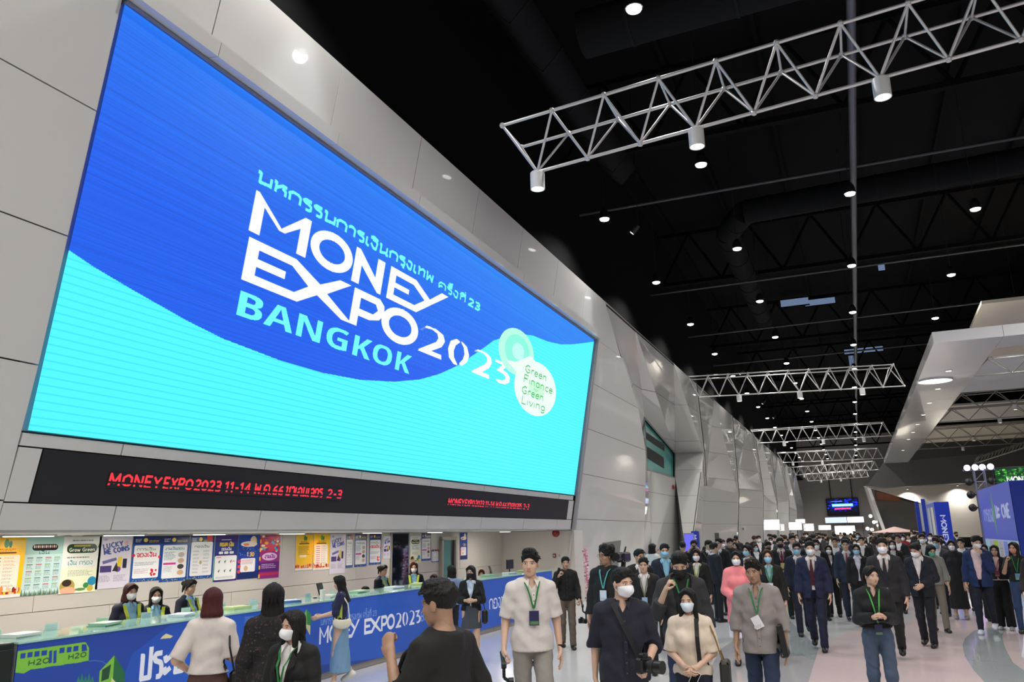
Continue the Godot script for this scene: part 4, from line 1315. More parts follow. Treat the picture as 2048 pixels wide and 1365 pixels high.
	fill_poly(img, [[S.call(12.75, 5.45), S.call(13.3, 5.3), S.call(13.42, 4.95), S.call(14.2, 5.72), S.call(13.9, 5.8), S.call(13.2, 5.5)]], Color(0.93, 1.0, 0.96))
	fill_poly(img, [oval(p2.x + 2, p2.y + 4, 0.45 * pxm, 0.2 * pym, 30)], Color(0.8, 1.0, 0.85))
	var gr := Color(0.12, 0.72, 0.3)
	write(img, "Green", S.call(13.72, 5.39), Vector2(20, 0.17 * pym), 3.2, gr, 0.0, 1.2 * pxm)
	write(img, "Finance", S.call(13.72, 5.16), Vector2(20, 0.17 * pym), 3.2, gr, 0.0, 1.65 * pxm)
	write(img, "for", S.call(14.3, 5.06), Vector2(20, 0.06 * pym), 1.2, gr, 0.0, 0.25 * pxm)
	write(img, "Green", S.call(13.7, 4.9), Vector2(20, 0.17 * pym), 3.2, gr, 0.0, 1.2 * pxm)
	write(img, "Living", S.call(13.76, 4.68), Vector2(20, 0.17 * pym), 3.2, gr, 0.0, 1.3 * pxm)
	return img

func build_screen() -> void:
	var o := thing("video_screen", "huge leaning video screen showing a blue and aqua fair title", "screen", wp(10.65, 2.8))
	var inv := o.transform.affine_inverse()
	# casing: four bars round a back plate
	var cm := MB.new()
	cm.slab([inv * wp(3.5, 2.8, -0.1), inv * wp(3.5, 7.15, -0.1), inv * wp(17.8, 7.15, -0.1), inv * wp(17.8, 2.8, -0.1)], wall_n() * 0.06)
	for e in [[17.78, 17.82, 2.79, 7.14], [3.5, 17.76, 7.13, 7.16]]:
		cm.slab([inv * wp(e[0], e[2], -0.04), inv * wp(e[0], e[3], -0.04), inv * wp(e[1], e[3], -0.04), inv * wp(e[1], e[2], -0.04)], wall_n() * 0.09)
	put("casing", cm, mat(Color(0.45, 0.48, 0.58), 0.4), o)
	var mb := MB.new()
	var a := inv * wp(3.49, 7.12, 0.02); var b := inv * wp(17.77, 7.12, 0.02); var c := inv * wp(17.71, 2.81, 0.02); var d := inv * wp(3.69, 2.81, 0.02)
	a = inv * wp(3.5, 7.12, 0.02)
	# in strips, so that the picture is laid straight on the slightly tapering face
	for k in 24:
		var t0 := k / 24.0; var t1 := (k + 1) / 24.0
		mb.quad(a.lerp(b, t0), a.lerp(b, t1), d.lerp(c, t1), d.lerp(c, t0), Vector2(t0, 0), Vector2(t1, 1))
	var face := put("screen_face", mb, pic(screen_picture(), 1.0), o)
	face.set_meta("label", "lit screen face with white fair title on blue over an aqua wave")
	var l := AreaLight3D.new()
	l.name = "screen_glow"
	l.area_size = Vector2(17.0, 4.5)
	l.light_color = Color(0.35, 0.75, 1.0); l.light_energy = SCREEN_E; l.shadow_enabled = true
	l.area_range = 60.0
	o.add_child(l)
	l.transform = Transform3D(Basis(Vector3(0, 0, -1), Vector3(0.15643, 0.98769, 0), wall_n()).orthonormalized(), inv * wp(10.65, 4.95, 0.1))
	# turn it so that it shines away from the wall
	l.basis = Basis.looking_at(wall_n(), Vector3.UP)

func build_ticker() -> void:
	var o := thing("ticker_display", "long black moving-text display with red lettering under the big screen", "display", wp(10.65, 2.16))
	var inv := o.transform.affine_inverse()
	var cm := MB.new()
	cm.slab([inv * wp(3.885, 2.16, -0.05), inv * wp(3.885, 2.655, -0.05), inv * wp(17.41, 2.655, -0.05), inv * wp(17.41, 2.16, -0.05)], wall_n() * 0.055)
	put("casing", cm, mat(Color(0.03, 0.03, 0.06), 0.75), o)
	# the red text, cut by the scan: the upper part, then a row of dashes
	for spec in [[4.58, 8.3], [11.28, 14.95]]:
		var iw := 1400; var ih := 60
		var img := Image.create_empty(iw, ih, false, Image.FORMAT_RGB8)
		var pm: float = iw / (spec[1] - spec[0])
		var red := Color(1.0, 0.2, 0.24)
		var parts := [["MONEY", 0.0, 0.6], ["EXPO", 0.64, 0.38], ["2023", 1.05, 0.37], ["11-14", 1.48, 0.4], ["พ.ค.66", 1.95, 0.5], ["ชาเลนเจอร์", 2.5, 0.72], ["2-3", 3.33, 0.32]]
		for q in parts: write(img, q[0], Vector2(q[1] * pm + 4, 50), Vector2(20, 44), 9.5, red, 0.0, q[2] * pm)
		# scan gap
		img.fill_rect(Rect2i(0, 34, iw, 8), Color.BLACK)
		img.fill_rect(Rect2i(0, 50, iw, 10), Color.BLACK)
		var mb := MB.new()
		mb.quad(inv * wp(spec[0], 2.49, 0.012), inv * wp(spec[1], 2.49, 0.012), inv * wp(spec[1], 2.33, 0.012), inv * wp(spec[0], 2.33, 0.012))
		var t := put("text_display", mb, pic(img, 1.1), o)
		t.set_meta("label", "red lit lettering with a scan gap")

# ------------------------------------------------------------------ the niche with the counter
const BACK_X := -10.0
func bpos(x: float, y: float, off := 0.0) -> Vector3:
	var p := on_x(x, y, BACK_X)
	return p + Vector3(off, 0, 0)
func build_niche() -> void:
	var niche := mat(Color(0.76, 0.745, 0.72), 0.38)
	var w := frame_node("wall_niche", "white panelled wall behind the service counter")
	var mb := MB.new()
	mb.box(Vector3(BACK_X - 0.16, 1.04, -9.0), Vector3(0.2, 2.08, 34.0))
	put("carcass", mb, seam_m, w)
	for row in [[0.0, 1.1, 8.8], [1.1, 2.07, 7.6]]:
		var u: float = row[2] - 2.48 * 6
		while u < 23.5:
			if not (u > 14.2 and u < 15.0 and false):
				var p := MB.new()
				p.box(Vector3(BACK_X - 0.03, (row[0] + row[1]) / 2, -(u + 1.24)), Vector3(0.06, row[1] - row[0] - 0.008, 2.472))
				put("panel", p, niche, w)
			u += 2.48
	# soffit over the counter and the end wall
	var sm := MB.new()
	sm.box(Vector3(-8.93, 2.12, -8.5), Vector3(2.34, 0.1, 29.0))
	struct("ceiling_niche", sm, mat(Color(0.78, 0.77, 0.75), 0.4), "low white soffit over the service counter")
	var em := MB.new()
	em.box(Vector3(-9.0, 1.03, -23.3), Vector3(2.6, 2.06, 0.8))
	struct("wall_niche_end", em, niche, "short end wall of the counter niche")
	var lm := MB.new()
	lm.box(Vector3(-9.0, 1.03, 5.9), Vector3(2.5, 2.06, 0.2))
	struct("wall_niche_start", lm, niche, "short start wall of the counter niche")
	# mirror pane in the back wall
	var a := bpos(781, 1066); var b := bpos(816, 1066)
	var o := thing("wall_mirror", "tall mirror pane in the wall between the posters, showing the crowd", "mirror", Vector3(BACK_X, 0.0, (a.z + b.z) / 2))
	var wd := absf(a.z - b.z)
	var g := MB.new()
	g.box(Vector3(0.02, 1.03, 0), Vector3(0.03, 2.04, wd))
	put("mirror_glass", g, mat(Color(0.55, 0.6, 0.72), 0.03, 1.0), o)
	var fm := MB.new()
	for s in [-1.0, 1.0]: fm.box(Vector3(0.025, 1.03, s * wd / 2), Vector3(0.05, 2.06, 0.03))
	put("edge_strip", fm, mat(Color(0.7, 0.7, 0.68), 0.3, 0.5), o)
	# teal glazed door with its frame
	var d0 := bpos(880, 1080); var d1 := bpos(907, 1080)
	var dr := thing("door_1", "narrow teal glass door in a grey frame behind the counter", "door", Vector3(BACK_X, 0, (d0.z + d1.z) / 2))
	dr.set_meta("kind", "structure")
	var dw := absf(d0.z - d1.z)
	var f2 := MB.new()
	for s in [-1.0, 1.0]: f2.box(Vector3(0.04, 0.94, s * dw / 2), Vector3(0.1, 1.88, 0.09))
	f2.box(Vector3(0.04, 1.91, 0), Vector3(0.1, 0.09, dw + 0.09))
	put("door_frame", f2, mat(Color(0.6, 0.59, 0.56), 0.4), dr)
	var leaf := MB.new()
	leaf.box(Vector3(0.03, 0.935, 0.1), Vector3(0.03, 1.86, dw - 0.3))
	put("door_leaf", leaf, mat(Color(0.33, 0.56, 0.56), 0.12), dr)
	var dk := MB.new()
	dk.box(Vector3(0.02, 0.935, -dw / 2 + 0.15), Vector3(0.02, 1.86, 0.2))
	put("dark_gap", dk, mat(Color(0.05, 0.06, 0.07), 0.4), dr)
	var hd := MB.new()
	hd.tube(Vector3(0.07, 0.8, 0.3), Vector3(0.07, 1.05, 0.3), 0.012)
	put("handle", hd, mat(Color(0.7, 0.7, 0.7), 0.25, 0.9), dr)
	# recessed lamps in the soffit: warm ones close to the wall, white strips in front
	for q in [[40, 1065, true], [650, 1063, true], [560, 1066, false], [118, 1070, false], [155, 1070, false]]:
		var p := on_x(q[0], q[1], BACK_X + 0.22)
		p.y = 2.068
		soffit_lamp(p, q[2])
	for q in [[1010, 1062], [870, 1062], [745, 1061], [585, 1059], [420, 1059], [250, 1058], [60, 1058]]:
		var p := on_x(q[0], q[1], -8.9)
		p.y = 2.068
		var s := thing("strip_light", "slim white strip light set into the counter soffit", "light", p, 0.0, "soffit strip lights")
		var m1 := MB.new()
		m1.box(Vector3(0, -0.008, 0), Vector3(0.09, 0.02, 0.66))
		put("tray", m1, mat(Color(0.8, 0.8, 0.8), 0.4), s)
		var m2 := MB.new()
		m2.box(Vector3(0, -0.02, 0), Vector3(0.06, 0.012, 0.6))
		put("tube_glow", m2, glow(Color(1, 0.97, 0.92), 3.0), s)
		var l := AreaLight3D.new()
		l.name = "strip_glow"; l.area_size = Vector2(0.06, 0.6); l.light_energy = 2.4; l.light_color = Color(1, 0.97, 0.92); l.shadow_enabled = true
		s.add_child(l)
		l.position = Vector3(0, -0.035, 0); l.rotation_degrees = Vector3(-90, 0, 0)
func soffit_lamp(p: Vector3, warm: bool) -> void:
	var s := thing("recessed_lamp", "small %s downlight in the counter soffit above the posters" % ["warm" if warm else "white"], "light", p, 0.0, "recessed soffit lamps, %s" % ["warm" if warm else "white"])
	var m1 := MB.new()
	m1.lathe([Vector2(0.07, 0.0), Vector2(0.075, -0.006), Vector2(0.055, -0.01), Vector2(0.05, 0.0)], Transform3D(), 14)
	put("rim", m1, mat(Color(0.8, 0.8, 0.8), 0.4), s)
	var m2 := MB.new()
	m2.tube(Vector3(0, -0.002, 0), Vector3(0, -0.008, 0), 0.05, 0.05, 14)
	put("bulb", m2, glow(Color(1, 0.72, 0.42) if warm else Color(1, 0.97, 0.9), 4.0), s)
	var l := SpotLight3D.new()
	l.name = "lamp_glow"; l.spot_angle = 75; l.spot_angle_attenuation = 0.8; l.light_energy = 0.15 if warm else 0.07; l.light_color = Color(1, 0.62, 0.3) if warm else Color(1, 0.97, 0.92)
	l.light_size = 0.05; l.spot_range = 20; l.shadow_enabled = true
	s.add_child(l)
	l.position = Vector3(0, -0.03, 0); l.rotation_degrees = Vector3(-90, 0, 0)

# ------------------------------------------------------------------ posters
func text_bars(img: Image, x: float, y: float, w: float, n: int, h: float, c: Color, r: RandomNumberGenerator, step := 2.2) -> void:
	for k in n:
		var xx := x
		var end := x + w * r.randf_range(0.7, 1.0)
		while xx < end:
			var l := r.randf_range(4, 16)
			rect(img, xx, y + k * h * step, minf(l, end - xx), h, c)
			xx += l + 3
func poster_picture(kind: String) -> Image:
	var iw := 220; var ih := 400
	var img := Image.create_empty(iw, ih, false, Image.FORMAT_RGB8)
	var r := RandomNumberGenerator.new()
	r.seed = hash(kind)
	match kind:
		"yellow_list", "yellow_plain":
			img.fill(hex("f3c81e"))
			if kind == "yellow_list": fill_poly(img, [rrect(14, 118, 180, 240, 10)], hex("f7efe2"))
			fill_poly(img, [oval(110, 40, 14, 30)], hex("3f8f3c")); fill_poly(img, [oval(132, 46, 9, 24)], hex("2d7a4a"))
			text_bars(img, 60, 76, 110, 2, 5, hex("6f5a10"), r)
			rect(img, 40, 98, 130, 10, hex("3b2d12"))
			if kind == "yellow_list":
				for k in 9:
					rect(img, 34, 134 + k * 23, 54, 6, hex("5b3c78") if k < 4 else hex("cf3350"))
					text_bars(img, 104, 132 + k * 23, 70, 2, 3, hex("a89c94"), r)
			else:
				text_bars(img, 30, 130, 150, 8, 6, hex("8a7418"), r)
				fill_poly(img, [rrect(50, 230, 90, 26, 10)], hex("f6edc0"))
			for k in 40: fill_poly(img, [oval(r.randf_range(0, 220), r.randf_range(340, 385), 9, r.randf_range(6, 26), 8)], [hex("c8402c"), hex("e0894a"), hex("8c2f2a"), hex("e8c49a")][k % 4])
			rect(img, 0, 378, 220, 22, hex("e9e4de"))
		"teal":
			img.fill(hex("a9cfc8"))
			rect(img, 0, 120, 220, 260, hex("c4dedc"))
			fill_poly(img, [rrect(38, 50, 150, 44, 20)], hex("2b2526"))
			for k in 12: fill_poly(img, [oval(50 + k * 11.5, 66, 4.5, 11, 10)], hex("c99a85") if k % 2 else hex("e3ddd8"))
			write(img, "เงิน", Vector2(80, 118), Vector2(20, 18), 3, hex("2b3f44"), 0, 60)
			for cx in 4:
				for cy in 5:
					var q := Vector2(16 + cx * 52, 140 + cy * 46)
					rect(img, q.x, q.y, 34, 7, [hex("5c8f8c"), hex("6f7d86"), hex("c46a78"), hex("8fae6c")][(cx + cy) % 4])
					text_bars(img, q.x, q.y + 11, 40, 4, 3, hex("7e9a9a"), r)
			for k in 26: fill_poly(img, [[Vector2(k * 9, 400), Vector2(k * 9 + 5, 360 + r.randf_range(-12, 20)), Vector2(k * 9 + 10, 400)]], [hex("3f6b4e"), hex("8fa06a"), hex("556b77")][k % 3])
		"grow":
			img.fill(hex("e9ebe6"))
			rect(img, 0, 220, 220, 180, hex("ecefd2"))
			text_bars(img, 50, 22, 120, 1, 10, hex("8f93b8"), r)
			fill_poly(img, [rrect(22, 52, 172, 66, 26)], hex("213a26"))
			rect(img, 60, 58, 96, 14, hex("a99a3c"))
			write(img, "Grow Green", Vector2(36, 106), Vector2(20, 26), 4, hex("e8f0dc"), 0, 146)
			fill_poly(img, [[Vector2(196, 90), Vector2(212, 22), Vector2(218, 60)]], hex("3f7a4a"))
			text_bars(img, 28, 144, 170, 1, 8, hex("6e7f78"), r)
			write(img, "เงิน กรอง", Vector2(36, 200), Vector2(20, 24), 4, hex("5a9a92"), 0, 140)
			text_bars(img, 40, 240, 150, 5, 4, hex("a9ad98"), r)
			fill_poly(img, [oval(44, 350, 42, 50)], hex("b59b50")); fill_poly(img, [oval(40, 326, 26, 24)], hex("3b3128")); fill_poly(img, [oval(50, 380, 46, 26)], hex("e6b090"))
			fill_poly(img, [oval(184, 322, 26, 32)], hex("2f8fb5")); fill_poly(img, [oval(150, 350, 16, 20)], hex("3b8a4c")); fill_poly(img, [oval(176, 372, 18, 22)], hex("cdb54a"))
			fill_poly(img, [oval(120, 376, 30, 10)], hex("5c8f4f"))
		"lucky":
			img.fill(hex("dcd6e4"))
			fill_poly(img, [oval(40, 24, 14, 10)], hex("a79ad0"))
			write(img, "LUCKY", Vector2(32, 98), Vector2(20, 38), 9, hex("3d4f9a"), -0.2, 130)
			write(img, "ME COINS", Vector2(40, 142), Vector2(20, 36), 9, hex("3d4f9a"), -0.2, 168)
			fill_poly(img, [oval(180, 54, 14, 16)], hex("e3b3b8"))
			fill_poly(img, [[Vector2(30, 190), Vector2(120, 164), Vector2(126, 186), Vector2(36, 214)]], hex("6b6a9c"))
			rect(img, 20, 226, 74, 50, hex("4d4278"))
			fill_poly(img, [[Vector2(132, 164), Vector2(160, 160), Vector2(160, 250), Vector2(128, 250)]], hex("e3c93f")); rect(img, 166, 176, 28, 74, hex("2c2c3c"))
			fill_poly(img, [oval(136, 256, 20, 22)], hex("77519c")); fill_poly(img, [[Vector2(100, 270), Vector2(126, 200), Vector2(140, 270)]], hex("3a3530"))
			text_bars(img, 16, 300, 80, 6, 4, hex("9b98ad"), r); text_bars(img, 112, 300, 90, 6, 4, hex("9b98ad"), r)
		"blue_red", "blue_list", "blue_table":
			img.fill(hex("1f4f9f"))
			rect(img, 0, 0, 220, 70, hex("162a60"))
			fill_poly(img, [oval(94, 36, 16, 18)], hex("e3cc58")); text_bars(img, 18, 26, 50, 3, 5, hex("c9d3ea"), r); text_bars(img, 120, 40, 86, 2, 5, hex("d8c24a"), r)
			for k in 30: rect(img, r.randf_range(0, 214), 382 + r.randf_range(-4, 12), 8, 6, [hex("d6c455"), hex("4a8fd0"), hex("22346b")][k % 3])
			fill_poly(img, [rrect(14, 82 if kind != "blue_table" else 60, 192, 290 if kind != "blue_table" else 312, 12)], hex("f0f1f2"))
			if kind == "blue_red":
				write(img, "การเงิน", Vector2(34, 128), Vector2(20, 18), 4, hex("7d8f6a"), 0, 140)
				write(img, "จองเงิน", Vector2(32, 184), Vector2(20, 30), 7, hex("d23a52"), 0, 150)
				text_bars(img, 26, 232, 160, 3, 5, hex("8d97a0"), r); text_bars(img, 26, 290, 110, 5, 4, hex("c3a5ab"), r)
				for k in 14: fill_poly(img, [oval(168 + r.randf_range(-22, 22), 326 + r.randf_range(-26, 26), 8, 10, 9)], hex("cf2f3a"))
				fill_poly(img, [oval(12, 170, 12, 14)], hex("d8304a")); fill_poly(img, [oval(206, 190, 10, 12)], hex("d8304a"))
			elif kind == "blue_list":
				write(img, "งานเงินออม", Vector2(30, 124), Vector2(20, 18), 4, hex("4a86a0"), 0, 150)
				text_bars(img, 26, 142, 90, 7, 5, hex("6d93ad"), r); rect(img, 22, 236, 98, 18, hex("c9468e")); text_bars(img, 26, 268, 80, 6, 4, hex("a9b2b9"), r)
				for k in 4: fill_poly(img, [oval(160, 170 + k * 52, 26, 22)], [hex("b9b2aa"), hex("caa892"), hex("4f4640"), hex("d6b38a")][k])
			else:
				fill_poly(img, [rrect(150, -10, 52, 66, 10)], hex("cf3a44"))
				write(img, "กองเงิน", Vector2(44, 112), Vector2(20, 16), 4, hex("6a7078"), 0, 130)
				for k in 7:
					text_bars(img, 34, 140 + k * 32, 60, 2, 4, hex("a9adb5"), r); text_bars(img, 124, 140 + k * 32, 60, 2, 4, hex("a9adb5"), r)
				fill_poly(img, [oval(104, 250, 12, 18)], hex("c3b878"))
		"violet":
			img.fill(hex("3c2a72"))
			rect(img, 0, 60, 220, 110, hex("2e3f86"))
			text_bars(img, 60, 36, 110, 1, 8, hex("d8cfe8"), r); write(img, "ทองคำเงิน", Vector2(46, 96), Vector2(20, 28), 8, hex("ecc843"), 0, 130); write(img, "ออมเงิน", Vector2(64, 132), Vector2(20, 20), 5, hex("e8e4f0"), 0, 92)
			for k in 3: fill_poly(img, [rrect(40 + k * 50, 142, 40, 22, 7)], hex("eceaf0"))
			fill_poly(img, [rrect(8, 178, 204, 208, 12)], hex("eef0ee"))
			for k in 6: fill_poly(img, [[Vector2(40 + (k % 3) * 54, 230 + (k / 3) * 80), Vector2(60 + (k % 3) * 54, 214 + (k / 3) * 80), Vector2(50 + (k % 3) * 54, 246 + (k / 3) * 80)]], hex("5a5a60"))
			text_bars(img, 20, 190, 50, 1, 8, hex("d5607a"), r); text_bars(img, 150, 226, 50, 1, 8, hex("d5607a"), r); text_bars(img, 24, 360, 170, 2, 4, hex("8f949a"), r)
			rect(img, 0, 180, 8, 220, hex("3fa08c"))
		"blue_orange", "blue_dark":
			img.fill(hex("21439a"))
			rect(img, 0, 330, 220, 70, hex("172a63"))
			fill_poly(img, [oval(152, 60, 34, 50)], hex("f1d7a8")); fill_poly(img, [oval(108, 84, 84, 26)], hex("f0e6d8")); fill_poly(img, [oval(80, 88, 30, 12)], hex("ee8a5a"))
			for k in 40: fill_poly(img, [oval(r.randf_range(0, 220), r.randf_range(110, 190), 5, 4, 8)], [hex("6f9be0"), hex("2f62c0"), hex("8b5fb8")][k % 3])
			write(img, "1.30", Vector2(90, 196), Vector2(20, 34), 9, hex("e9c466"), 0, 74)
			fill_poly(img, [rrect(30, 214, 150, 124, 12)], hex("f0eef0")); text_bars(img, 44, 228, 120, 4, 5, hex("c98a98"), r); fill_poly(img, [oval(86, 306, 20, 24)], hex("dcb88c"))
			for k in 3: fill_poly(img, [oval(18, 240 + k * 46, 16, 16)], hex("d8485a"))
		"party":
			img.fill(hex("8f2a7a"))
			rect(img, 0, 0, 220, 150, hex("b8344e"))
			for k in 34: fill_poly(img, [oval(r.randf_range(0, 220), r.randf_range(0, 150), r.randf_range(8, 24), r.randf_range(6, 18), 12)], [hex("e0a23c"), hex("c93a78"), hex("3f9ac0"), hex("e8d8c0"), hex("7a2a68")][k % 5])
			fill_poly(img, [oval(112, 200, 80, 36)], hex("d9b9d0")); write(img, "งานเงิน", Vector2(60, 214), Vector2(20, 26), 7, hex("8f2a9c"), 0, 110)
			rect(img, 0, 250, 220, 90, hex("5d2070")); text_bars(img, 30, 268, 160, 3, 7, hex("d0b0da"), r); rect(img, 0, 352, 220, 18, hex("c2304a"))
			for k in 5: rect(img, 0, 40 + k * 80, 18, 34, hex("e3b840"))
	return img
func build_posters() -> void:
	# kind, left, right, top, bottom edge in the photograph, label
	var list := [
		["yellow_list", -26, 38, 1073, 1197, "yellow edged poster with a programme list and a small green leaf, under a warm lamp"],
		["teal", 53, 115, 1072, 1190, "pale teal poster with a row of portraits in a dark oval and many columns"],
		["grow", 128, 192, 1071, 1186, "off-white poster reading Grow Green in a dark rounded box, globe at its foot"],
		["lucky", 199, 255, 1071, 1177, "lilac poster reading LUCKY ME COINS above a red-haired staff member"],
		["blue_red", 266, 317, 1071, 1163, "blue framed poster with pink headline and red ornament at its foot"],
		["blue_list", 324, 372, 1071, 1163, "blue framed poster with a magenta bar and pictures down one side"],
		["blue_table", 380, 423, 1071, 1158, "blue framed poster with a red corner seal and a pale table"],
		["violet", 430, 471, 1071, 1163, "violet and white poster with yellow headline and teal edge"],
		["blue_orange", 477, 515, 1070, 1158, "deep blue poster with a cream cloud, gold figures and red spots"],
		["party", 519, 556, 1071, 1157, "magenta poster with a colourful crowd picture and gold tabs"],
		["yellow_plain", 592, 623, 1070, 1141, "plain yellow poster with a red crowd along its foot"],
		["yellow_list", 627, 657, 1069, 1140, "yellow and white list poster next to the plain yellow one"],
		["lucky", 660, 688, 1069, 1148, "lilac LUCKY ME COINS poster next to a yellow list poster"],
		["blue_table", 692, 704, 1070, 1136, "very narrow blue framed poster with a list, half turned to the light"],
		["blue_list", 709, 732, 1068, 1134, "blue framed poster with a pink bar above the staff member with a bun"],
		["blue_red", 738, 761, 1068, 1130, "blue framed poster with red headline beside the mirror pane"],
		["lucky", 766, 780, 1073, 1118, "small lilac poster against the edge of the mirror pane"],
		["grow", 820, 840, 1073, 1126, "small Grow Green poster on the far side of the mirror pane"],
		["blue_list", 842, 861, 1066, 1122, "blue framed poster between the mirror pane and the teal door"],
		["blue_table", 862, 877, 1100, 1125, "small blue framed notice beside the teal door"],
		["blue_dark", 919, 934, 1063, 1120, "tall dark blue poster alone past the teal door"],
	]
	var made := {}
	for q in list:
		if not made.has(q[0]): made[q[0]] = pic(poster_picture(q[0]), 0.0, 0.22)
		var a := bpos(q[1], q[3], 0.012); var b := bpos(q[2], q[4], 0.012)
		var top := bpos((q[1] + q[2]) / 2.0, q[3]).y; var bot := bpos((q[1] + q[2]) / 2.0, q[4]).y
		top = minf(top, 2.05)
		var c := Vector3(BACK_X, (top + bot) / 2, (a.z + b.z) / 2)
		var o := thing("wall_poster", q[5], "poster", Vector3(c.x, bot, c.z))
		var h := top - bot; var w := absf(a.z - b.z)
		var sheet := MB.new()
		sheet.box(Vector3(0.006, h / 2, 0), Vector3(0.012, h, w))
		put("board", sheet, mat(Color(0.85, 0.85, 0.85), 0.4), o)
		var face := MB.new()
		face.quad(Vector3(0.0135, h, w / 2), Vector3(0.0135, h, -w / 2), Vector3(0.0135, 0, -w / 2), Vector3(0.0135, 0, w / 2))
		put("printed_face", face, made[q[0]], o)

# ------------------------------------------------------------------ the counter
const CX := -7.26
const CT := 1.08
func cpos(x: float, y: float) -> Vector2:
	var p := on_x(x, y, CX)
	return Vector2(-p.z, p.y)
func banner_picture(u0: float, u1: float) -> Image:
	var iw := 2048; var ih := 300
	var img := Image.create_empty(iw, ih, false, Image.FORMAT_RGB8)
	var base := hex("1d45a2")
	img.fill(base)
	var S := func(x: float, y: float) -> Vector2:
		var p := cpos(x, y)
		return Vector2((p.x - u0) / (u1 - u0) * iw, (1.065 - p.y) / 0.97 * ih)
	var P := func(pts: Array) -> Array:
		var o := []
		for q in pts: o.append(S.call(q[0], q[1]))
		return o
	# a lighter sweep behind the middle
	fill_poly(img, [P.call([[400, 1232], [340, 1250], [262, 1310], [240, 1375], [1110, 1270], [1110, 1140]])], hex("2052b8"))
	fill_poly(img, [P.call([[470, 1225], [400, 1252], [330, 1310], [310, 1375], [1110, 1270], [1110, 1140]])], hex("215ac4"))
	var gr := hex("7cc03e")
	# the bus
	fill_poly(img, [P.call([[34, 1303], [170, 1285], [177, 1297], [176, 1322], [152, 1327], [140, 1328], [128, 1330], [118, 1332], [104, 1333], [84, 1337], [60, 1340], [46, 1348], [27, 1346]])], gr)
	for w in [[40, 50], [54, 64], [68, 78], [82, 93], [118, 128], [133, 142], [146, 156]]:
		var dy: float = (w[0] - 40) * -0.135
		fill_poly(img, [P.call([[w[0], 1308 + dy], [w[1], 1306.5 + dy], [w[1] - 1, 1317 + dy], [w[0] - 1, 1318.5 + dy]])], base)
	fill_poly(img, [P.call([[162, 1290], [171, 1289], [173, 1302], [162, 1304]])], base)
	for w in [[97, 103], [106, 112]]: fill_poly(img, [P.call([[w[0], 1303], [w[1], 1301], [w[1] - 1, 1326], [w[0] - 1, 1328]])], base)
	write(img, "H2O", S.call(55, 1333), Vector2(20, 0.045 / 0.97 * ih), 3.2, hex("2c5a3a"), 0.0, 62)
	write(img, "H2O", S.call(135, 1320), Vector2(20, 0.045 / 0.97 * ih), 3.2, hex("2c5a3a"), 0.0, 58)
	# the little house with its leaf
	fill_poly(img, [P.call([[198, 1343], [228, 1311], [224, 1365], [196, 1372]])], gr)
	fill_poly(img, [P.call([[203, 1341], [221, 1329], [216, 1358], [201, 1364]])], hex("1d4a2c"))
	fill_poly(img, [P.call([[228, 1311], [248, 1345], [248, 1372], [224, 1366]])], hex("1f6a3c"))
	fill_poly(img, [P.call([[222, 1356], [233, 1368], [220, 1372]])], hex("d9d79a"))
	for k in 5: fill_poly(img, [P.call([[150 + k * 7, 1370], [156 + k * 7, 1352 - k % 2 * 6], [160 + k * 7, 1370]])], hex("2f7f6a"))
	stroke(img, P.call([[176, 1323], [190, 1322], [204, 1324], [212, 1330]]), 2.0, hex("4f83c8"))
	# the cloud
	fill_poly(img, [P.call([[319, 1279], [324, 1273], [331, 1268], [337, 1270], [345, 1273], [340, 1277]])], hex("e3d9a0"))
	# large Thai lettering
	var t0: Vector2 = S.call(276, 1362)
	var t1: Vector2 = S.call(402, 1352)
	write(img, "ประชาช", t0, Vector2(20, 0.24 / 0.97 * ih), 17.0, hex("e9edf6"), 0.0, (t1.x - t0.x) * 1.05)
	for k in 7: stroke(img, P.call([[488, 1236 + k * 3.6], [506 - k % 3 * 3, 1234 + k * 3.5]]), 2.0, hex("7f9ce0"))
	# the green gem
	fill_poly(img, [P.call([[604, 1236], [612, 1219], [614, 1262], [606, 1248]])], hex("7cc03e")); fill_poly(img, [P.call([[612, 1219], [622, 1230], [621, 1248], [614, 1262]])], hex("2d8a4c"))
	fill_poly(img, [P.call([[606, 1248], [614, 1262], [619, 1272], [620, 1252]])], hex("d8d6a0"))
	# the wordmark in one line
	var a: Vector2 = S.call(637, 1290); var b: Vector2 = S.call(718, 1270)
	var hgt := (0.235 / 0.97) * ih
	var ux := Vector2((b.x - a.x) / 8.85, 0)
	logo(img, LOGO_MONEY, a, ux, Vector2(0, -hgt), hex("eceff8"))
	var c: Vector2 = S.call(727, 1278); var d: Vector2 = S.call(839, 1255)
	ux = Vector2((d.x - c.x) / 13.5, 0)
	c.y = a.y; 
	logo(img, LOGO_EXPO, c, ux, Vector2(0, -hgt), hex("eceff8")); for q2 in [Vector2(-2, -1), Vector2(2, 1), Vector2.ZERO]: logo(img, LOGO_YEAR, c + q2, ux, Vector2(0, -hgt), hex("eceff8"))
	var e: Vector2 = S.call(841, 1253)
	write(img, "BANGKOK", Vector2(e.x, a.y - 8), Vector2(20, hgt * 0.62), 6.0, hex("8fb4ea"), 0.0, 250)
	var th: Vector2 = S.call(640, 1252); var th2: Vector2 = S.call(752, 1228)
	write(img, "มหกรรมการเงินกรุงเทพ ครั้งที่ 23", th, Vector2(20, hgt * 0.33), 3.0, hex("8fb4ea"), 0.0, th2.x - th.x)
	var g0: Vector2 = S.call(978, 1220)
	write(img, "กองทุน", g0, Vector2(20, 0.2 / 0.97 * ih), 9.0, hex("eceff8"), 0.0, 300)
	return img
